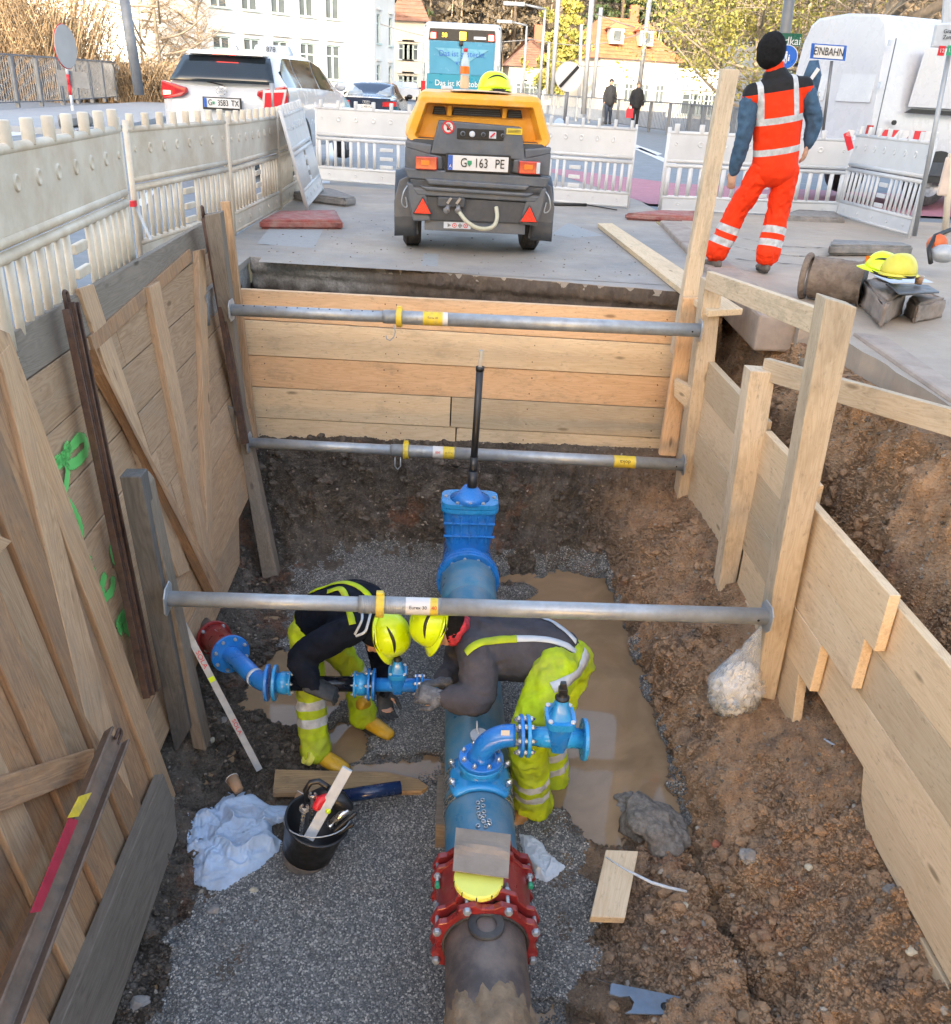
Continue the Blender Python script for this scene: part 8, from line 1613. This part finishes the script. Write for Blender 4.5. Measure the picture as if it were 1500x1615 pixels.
# ------------------------------------------------------------------ railings
def railing(lab, P, h, zb, sp=.13, postsp=2.0, panel=False):
    t_ = thing('bridge_railing', lab, 'railing', tuple(P[0])); bars = G(); allp = []
    for a, b in zip(P, P[1:]):
        L_ = (b-a).length; n = max(1, int(L_/sp)); d = (b-a).normalized()
        for zz_, rr in ((h, .05), (.16, .035)): g = G(); g.bar(a+AZ*zz_, b+AZ*zz_, .07, rr); O('rail', g, MT['rail'], t_)
        m_ = max(1, round(L_/postsp))
        for k in range(m_): p = a.lerp(b, k/m_); g = G(); g.box(p+AZ*(h/2), (.12, .12, h)); O('post', g, MT['rail'], t_)
        for k in range(n): allp.append(a.lerp(b, (k+.5)/n))
    for k, p in enumerate(allp):
        if k < 260: g = G(); g.bar(p+AZ*.16, p+AZ*h, .028, .028); O('bar', g, MT['rail'], t_)
        else: bars.bar(p+AZ*.16, p+AZ*h, .028, .028)
    if bars.v: tag(O('bars', bars, MT['rail'], t_), kind='stuff')
railing('long grey bridge railing of close upright bars at the left', [at(-60, 174, Z=.13), at(100, 166, Z=.13), at(215, 156, Z=.13), at(285, 154, Z=.13)], 1.5, .13, .17)
railing('grey railing of close upright bars on the right behind the pedestrians', [Vector((4.6, 62, 0)), Vector((7.6, 46, 0)), Vector((9.2, 36, 0)), Vector((9.2, 25, 0)), Vector((10.5, 21, 0))], 1.15, 0, .16)
# ------------------------------------------------------------------ buildings
def facade(t_, O3, u, w, h, mat, wins, depth=8, nrm=None, frame_mat='trim', wallname='wall'):
    """wall slab plus recessed windows; wins: (x, z, w, h)"""
    O3 = Vector(O3); u = Vector(u).normalized(); n = u.cross(AZ)*1.0
    def P_(x, z, d=0): return O3+u*x+AZ*z+n*d
    xs_ = sorted({0, w} | {x for a in wins for x in (a[0], a[0]+a[2])}); zs = sorted({0, h} | {z for a in wins for z in (a[1], a[1]+a[3])}); g = G()
    for x0, x1 in zip(xs_, xs_[1:]):
        for z0, z1 in zip(zs, zs[1:]):
            cx_, cz_ = (x0+x1)/2, (z0+z1)/2
            if any(a[0] < cx_ < a[0]+a[2] and a[1] < cz_ < a[1]+a[3] for a in wins): continue
            g.add([P_(x0, z0), P_(x1, z0), P_(x1, z1), P_(x0, z1)], [(0, 1, 2, 3)])
    for x, z, a, b in wins:
        g.add([P_(x, z), P_(x+a, z), P_(x+a, z+b), P_(x, z+b), P_(x, z, -.25), P_(x+a, z, -.25), P_(x+a, z+b, -.25), P_(x, z+b, -.25)], [(0, 1, 5, 4), (1, 2, 6, 5), (2, 3, 7, 6), (3, 0, 4, 7)])
    g.add([P_(0, 0), P_(0, h), P_(0, h, -depth), P_(0, 0, -depth)], [(0, 1, 2, 3)]); g.add([P_(w, 0), P_(w, h), P_(w, h, -depth), P_(w, 0, -depth)], [(0, 1, 2, 3)]); g.add([P_(0, h), P_(w, h), P_(w, h, -depth), P_(0, h, -depth)], [(0, 1, 2, 3)]); O(wallname, g, mat, t_, fix=False)
    for x, z, a, b in wins:
        g = G(); g.add([P_(x, z, -.2), P_(x+a, z, -.2), P_(x+a, z+b, -.2), P_(x, z+b, -.2)], [(0, 1, 2, 3)]); wo = O('window', g, MT['winf'], t_, fix=False); g = G()
        for p, q, ww in ((P_(x+a/2, z, -.16), P_(x+a/2, z+b, -.16), .09), (P_(x, z+b*.68, -.16), P_(x+a, z+b*.68, -.16), .08), (P_(x+.03, z, -.14), P_(x+.03, z+b, -.14), .1), (P_(x+a-.03, z, -.14), P_(x+a-.03, z+b, -.14), .1), (P_(x, z+b-.03, -.14), P_(x+a, z+b-.03, -.14), .1)): g.bar(p, q, ww, .06, up=n)
        O('frame', g, MT[frame_mat], wo)
        g = G(); g.bar(P_(x-.1, z-.06, .06), P_(x+a+.1, z-.06, .06), .14, .1); O('sill', g, MT['trim'], wo); g = G(); g.bar(P_(x-.12, z+b+.28, .08), P_(x+a+.12, z+b+.28, .08), .2, .12); O('cornice', g, MT['wall'], wo)
def roof(t_, O3, u, w, d, z, h, mat, over=.5, dormers=(), hip=2.5):
    O3 = Vector(O3); u = Vector(u).normalized(); n = -u.cross(AZ)
    def P_(x, y, zz): return O3+u*x+n*y+AZ*zz
    g = G(); g.add([P_(-over, -over, z), P_(w+over, -over, z), P_(w+over, d+over, z), P_(-over, d+over, z), P_(hip, d/2, z+h), P_(w-hip, d/2, z+h)], [(0, 1, 5, 4), (1, 2, 5), (2, 3, 4, 5), (3, 0, 4), (3, 2, 1, 0)]); r_ = O('roof', g, mat, t_); 
    g = G()
    for k in range(1, 12): f = k/12; g.bar(P_(-over+(hip+over)*f, -over+(d/2+over)*f, z+h*f+.04), P_(w+over-(hip+over)*f, -over+(d/2+over)*f, z+h*f+.04), .10, .06)
    tag(O('tile_rows', g, mat, t_), kind='stuff')
    for x in dormers:
        g = G(); f = .35; g.box(P_(x, -over+(d/2+over)*f, z+h*f+.6), (1.3, 2.0, 1.3)); do = O('dormer', g, MT['wallb'], t_); g = G(); c = P_(x, -over+(d/2+over)*f, z+h*f+1.25); g.prism([c+Vector((-.9, -1.15, 0)), c+Vector((.9, -1.15, 0)), c+Vector((0, -1.15, .6))], (0, 2.6, 0)); O('dormer_roof', g, mat, do); g = G(); g.box(c+Vector((0, -1.03, -.65)), (.7, .05, .85)); O('dormer_window', g, MT['winf'], do)
    g = G(); g.box(P_(w*.7, d*.5, z+h+.4), (.8, .8, 1.6)); O('chimney', g, MT['brick'], t_); return r_
def house(nm, lab, mat, p0, p1, Yd0, Yd1, z1, wins, rf=None, **k):
    a = at(*p0, Y=Yd0); b = at(*p1, Y=Yd1); a.z = b.z = k.get('zb', -.5); u = (b-a); w = u.length; t_ = thing(nm, lab, 'house', tuple(a)); facade(t_, a, u, w, z1-a.z, mat, wins(w), k.get('depth', 9))
    if rf: roof(t_, a, u, w, k.get('depth', 9), z1-a.z, rf[1], MT[rf[0]], dormers=[w*f for f in rf[2]], hip=rf[3] if len(rf) > 3 else 2.5)
    return t_, a, u.normalized(), w
def gridw(n, rows, ww, wh, m0=1.5):
    def f(w): return [(m0+(w-2*m0-ww)*k/(n-1), z, ww, wh) for z in rows for k in range(n)]
    return f
house('white_house', 'big white sunlit house with rows of windows behind the taxi', MT['wall'], (275, 150), (590, 150), 52, 62, 16, gridw(5, (1.9, 5.1, 8.2), 1.1, 1.8, 2.6))
house('white_house', 'narrow white house corner right of the big white house', MT['wall'], (590, 150), (622, 150), 66, 72, 7.2, gridw(2, (1.2, 4.2), 1.0, 1.7, .8), ('roofo', 2.2, ()), hip=.8)
house('brown_roof_house', 'house with a steep brown roof just left of the bus', MT['wallb'], (618, 160), (668, 160), 95, 95, 6.6, gridw(3, (1.2, 3.9), .9, 1.3, .6), ('roofb', 4.2, (), 1.6))
house('orange_roof_house', 'cream house with an orange tiled roof and dormers behind the pedestrians', MT['wallb'], (940, 170), (1062, 170), 92, 95, 4.3, gridw(4, (1.2,), 1.0, 1.6, 1.2), ('roofo', 3.7, (.25, .62)), depth=10)
house('low_orange_house', 'low building with brown orange roof right of the bus', MT['wallb'], (800, 165), (868, 165), 100, 100, 3.4, gridw(3, (1.2,), 1.0, 1.2, .8), ('roofb', 2.8, ()))
house('white_garden_house', 'long white low house behind the yellow leaved tree', MT['wall'], (1050, 180), (1210, 180), 70, 66, 3.2, gridw(6, (.8,), 1.2, 1.3, 1.0))
t_, a, u, w = house('grey_shed_house', 'sunlit old house with dark openings behind the bare trees at the left', MT['wall'], (60, 115), (275, 130), 66, 58, 12, lambda w: [(1.5, 2.0, 3.2, 1.9), (6.5, 2.2, 3.6, 1.8), (2.0, 6.0, 3.5, 2.2), (8.2, 6.2, 1.2, 2.0), (11.0, 2.6, 1.1, 2.0), (11.0, 6.4, 1.1, 2.0)], frame_mat='wallg') if False else house('old_house', 'sunlit old house with dark openings behind the bare trees at the left', MT['wall'], (60, 115), (275, 130), 66, 58, 12, lambda w: [(1.5, 2.0, 3.2, 1.9), (w*.42, 2.2, 2.6, 1.8), (2.0, 6.0, 3.5, 2.2), (w*.66, 6.2, 1.2, 2.0), (w*.86, 2.6, 1.1, 2.0), (w*.86, 6.4, 1.1, 2.0)])
g = G(); g.bar(a+u*(w*.62)+AZ*5+Vector((0, -.8, 0)), a+u*(w*.98)+AZ*5+Vector((0, -.8, 0)), 1.6, .25); g.bar(a+u*(w*.62)+AZ*6+Vector((0, -1.5, 0)), a+u*(w*.98)+AZ*6+Vector((0, -1.5, 0)), .08, .08); O('balcony', g, MT['wallg'], t_); g = G(); g.bar(a+AZ*4.6+Vector((0, -1, 0)), a+u*(w*.6)+AZ*4.2+Vector((0, -1, 0)), 2.2, .2); O('porch_roof', g, MT['rail'], t_)
for k in range(1): house('glass_house', 'grey modern building behind the one way sign', MT['wallg'], (1225, 120), (1330, 120), 45, 45, 4.2, gridw(5, (1.6,), .9, 1.6, .4))
# the tall blocks behind the camera whose shade covers the whole site
t_ = thing('street_block', 'tall house across the street behind the viewer that shades the site', 'house', (0, -14, 0)); facade(t_, (55, -45, -.5), (-1, 0, 0), 100, 29.0, MT['wallb'], [(2+4*k, 1.5+4.2*j, 1.4, 2.0) for k in range(14) for j in range(5)] if False else [(4+9.6*k, 2+4.4*j, 1.8, 2.4) for k in range(10) for j in range(4)], 12)
# ------------------------------------------------------------------ hill, trees
ys_ = np.linspace(95, 330, 60); xs2 = np.linspace(-240, 300, 90); XX, YY = np.meshgrid(xs2, ys_, indexing='ij'); PP = np.stack([XX, YY, XX*0], -1)
HZ = ss(100, 190, YY+12*fbm(PP, .03, 3, 2))*30+ss(140, 300, YY)*30+5*fbm(PP, .05, 4, 6)-1; HZ[:, 0] = -1; ii = np.arange(90*60).reshape(90, 60)
FF = np.stack([ii[:-1, :-1], ii[1:, :-1], ii[1:, 1:], ii[:-1, 1:]], -1).reshape(-1, 4)
MT['forest'] = simple('forest_floor', (.07, .055, .035), .95, 0, .4, .3); link('hill', npmesh('hill', np.stack([XX, YY, HZ], -1).reshape(-1, 3), FF, MT['forest']), kind='structure')
nr_ = np.random.default_rng(5)
def leaves(cs, rs, n, size, seed=0, flat=.5):
    """leaf-sized quads spread through clumps: cs centres, rs radii (k,3)"""
    r_ = np.random.default_rng(seed); cs = np.asarray(cs, float); rs = np.asarray(rs, float); k = r_.integers(0, len(cs), n); d = r_.normal(size=(n, 3)); d /= np.linalg.norm(d, axis=1, keepdims=True); rad = r_.random(n)**.45
    c = cs[k]+d*rad[:, None]*rs[k]; a = r_.normal(size=(n, 3)); a /= np.linalg.norm(a, axis=1, keepdims=True); b = np.cross(a, r_.normal(size=(n, 3))); b /= np.linalg.norm(b, axis=1, keepdims=True); s_ = (size*(.5+r_.random(n)))[:, None]
    V_ = np.stack([c-a*s_-b*s_*flat, c+a*s_-b*s_*flat*.6, c+a*s_*.8+b*s_*flat, c-a*s_*.7+b*s_*flat*.8], 1).reshape(-1, 3); return V_, np.arange(n*4).reshape(n, 4)
# the wooded hillside reads as one mass
cs = []; rs = []
for _ in range(1500):
    x = nr_.uniform(-150, 190); y = nr_.uniform(108, 250); i = int(np.searchsorted(xs2, x)); j = int(np.searchsorted(ys_, y)); h = nr_.uniform(5, 10); cs.append((x, y, HZ[min(i, 89), min(j, 59)]+h*.6)); rs.append((h*.35, h*.35, h*.55))
V_, F4 = leaves(cs, rs, 230000, .27, 3); link('hill_wood', npmesh('hill_wood', V_, F4, MT['leaf_h'], False), kind='stuff')
g = G()
for c, r_ in list(zip(cs, rs))[:1100]: g.tube([(c[0], c[1], c[2]-r_[2]*1.4), (c[0]+.4, c[1], c[2]+r_[2]*1.1)], [.2, .06], 4, cap=False)
link('hill_trunks', mesh_of(g, MT['bark'], fix=False), kind='stuff')
def conifer(lab, x, y, Yd, h, seed, mat='leaf_g'):
    b = at(x, y, Y=Yd); t_ = thing('conifer_tree', lab, 'tree', tuple(b)); g = G(); g.tube([b, b+AZ*h], [.3, .04], 8); O('trunk', g, MT['barkd'], t_); cs = []; rs = []; rr = random.Random(seed)
    for k in range(70): f = rr.random(); a = rr.random()*6.28; q = h*.22*(1-f)+.3; cs.append((b.x+math.cos(a)*q*.7, b.y+math.sin(a)*q*.7, b.z+h*(.1+.88*f))); rs.append((q*.5, q*.5, .35))
    V_, F4 = leaves(cs, rs, 5000, .22, seed); link('crown', npmesh('crown', V_-np.array(OFF[t_][:]), F4, MT[mat], False), t_)
conifer('dark green conifer behind the narrow white house', 620, 70, 108, 17, 1); conifer('tall pale green conifer above the street lamps', 808, 110, 115, 17, 2, 'leaf_h'); conifer('dark conifer on the hillside right of the masts', 975, 90, 120, 20, 4); conifer('dark conifer above the orange roof', 1010, 90, 125, 21, 5); conifer('olive conifer on the hillside over the bus', 735, 60, 125, 16, 6, 'leaf_h')
def tree(lab, b, h, spread, mat, nleaf, size, seed, bark='bark', tr=.18, lean=(0, 0), name='leafy_tree', twigs=140, low=.3, keep=1.0):
    b = Vector(b); t_ = thing(name, lab, 'tree', tuple(b)); rr = random.Random(seed); g = G(); tw = G(); tips = []
    top = b+Vector((lean[0], lean[1], h)); g.tube(bez([b, b+(top-b)*.4+Vector((rr.uniform(-.3, .3), 0, 0)), top]), [tr*(1-.75*k/15) for k in range(len(bez([b, b, top])))], 10)
    for k in range(15):
        f = low+(.98-low)*k/14; o = b.lerp(top, f); a = rr.random()*6.28; L_ = spread*(1.15-.6*f)*rr.uniform(.6, 1.1); e = o+Vector((math.cos(a)*L_, math.sin(a)*L_, L_*rr.uniform(.1, .9))); m1 = o.lerp(e, .5)+Vector((0, 0, -.1*L_)); p = bez([o, m1, e], 2); g.tube(p, [tr*.42*(1-.8*q/len(p)) for q in range(len(p))], 6)
        for q in range(int(twigs/15)):
            s0 = o.lerp(e, rr.uniform(.25, 1)); a2 = rr.random()*6.28; l2 = spread*rr.uniform(.15, .45); e2 = s0+Vector((math.cos(a2)*l2, math.sin(a2)*l2, l2*rr.uniform(-.4, .9))); tw.tube([s0, s0.lerp(e2, .5)+Vector((0, 0, l2*.12)), e2], [tr*.10, tr*.07, tr*.03], 4, cap=False); tips.append(e2); tips.append(s0.lerp(e2, .6))
            for _ in range(2): e3 = e2+Vector((rr.uniform(-1, 1), rr.uniform(-1, 1), rr.uniform(-.6, .8)))*l2*.5; tw.tube([s0.lerp(e2, .7), e3], [tr*.045, tr*.02], 3, cap=False); tips.append(e3)
    O('trunk', g, MT[bark], t_); o = O('twigs', tw, MT[bark if mat else 'twig'], t_, fix=False); tag(o, kind='stuff')
    if mat: V_, F4 = leaves([p[:] for p in tips], [(spread*.13,)*3]*len(tips), nleaf, size, seed, .6); tag(link('crown', npmesh('crown', V_-np.array(OFF[t_][:]), F4, MT[mat], False), t_), kind='stuff')
    return t_
b = at(1195, 190, Y=40); b.z = -.3; tree('leafy tree with yellow green leaves between the tall post and the worker', b, 9, 5.0, 'leaf_y', 12000, .06, 3, tr=.2, low=.12, twigs=240, lean=(-1, 0))
b = at(1290, 190, Y=42); b.z = -.3; tree('yellow green tree behind the one way sign', b, 10, 4.8, 'leaf_y', 8000, .06, 8, tr=.3, low=.12, twigs=200)
b = at(1388, 38, Y=30); b.z = 0; tree('pale trunked bare tree above the white van', b, 10, 4.2, 'leaf_b', 2500, .06, 12, tr=.5, lean=(.8, 0), name='bare_tree', twigs=200)
b = at(1460, 190, Y=36); b.z = 0; tree('bare tree with golden leaves at the right edge', b, 9, 4.5, 'leaf_b', 5000, .07, 15, tr=.2, name='bare_tree', twigs=200)
b = at(880, 175, Y=85); b.z = 0; tree('bushy yellow green tree between the masts', b, 5.5, 2.6, 'leaf_y', 7000, .14, 21, tr=.15, low=.15, twigs=90)
b = at(895, 100, Y=118); tree('small bright yellow tree on the hillside', b, 6, 2.0, 'leaf_y', 3000, .25, 22, tr=.15, low=.15, twigs=60)
for i, (x, h, s_, lab) in enumerate([(128, 11, 4.2, 'bare tree with forked pale trunk behind the left sign'), (262, 12, 4.0, 'bare slanting tree in front of the big white house'), (235, 6.5, 3.0, 'low bare bush tree behind the railing right of the dark lamp post'), (318, 6, 2.8, 'thin bare tree beside the white house corner')]):
    b = at(x, 140, Y=46+i*2); b.z = -1; tree(lab, b, h, s_, None, 0, 0, 30+i, tr=.16, name='bare_tree', twigs=260, low=.2)
def brush(lab, x, Yd, w, h, n, seed, mat='leaf_b'):
    b = at(x, 150, Y=Yd); b.z = -.5; rr = random.Random(seed); t_ = thing('brush_shrub', lab, 'shrub', tuple(b)); g = G(); cs = []
    for k in range(420): a = rr.random()*6.28; p = b+Vector((rr.uniform(-w, w)*.6, rr.uniform(-1, 1), 0)); L_ = h*rr.uniform(.5, 1.1); e = p+Vector((math.cos(a)*L_*.45, math.sin(a)*L_*.3, L_)); g.tube(bez([p, p.lerp(e, .5)+Vector((0, 0, L_*.15)), e], 1), .017, 3, cap=False); cs.append(e[:]); cs.append(p.lerp(e, .7)[:])
    tag(O('stems', g, MT['twig'], t_, fix=False), kind='stuff'); V_, F4 = leaves(cs, [(.6, .6, .6)]*len(cs), n//2, .055, seed, .45); tag(link('foliage', npmesh('foliage', V_-np.array(OFF[t_][:]), F4, MT[mat], False), t_), kind='stuff')
brush('golden dry brush at the far left behind the railing', 20, 42, 4.5, 5.5, 9000, 41); brush('golden dry brush right of the forked bare tree', 85, 44, 3.5, 4.2, 6000, 42); brush('low golden brush around the dark lamp post', 175, 44, 4, 2.4, 4000, 43); brush('low dry brush below the big white house', 270, 44, 3, 2.0, 3000, 44)
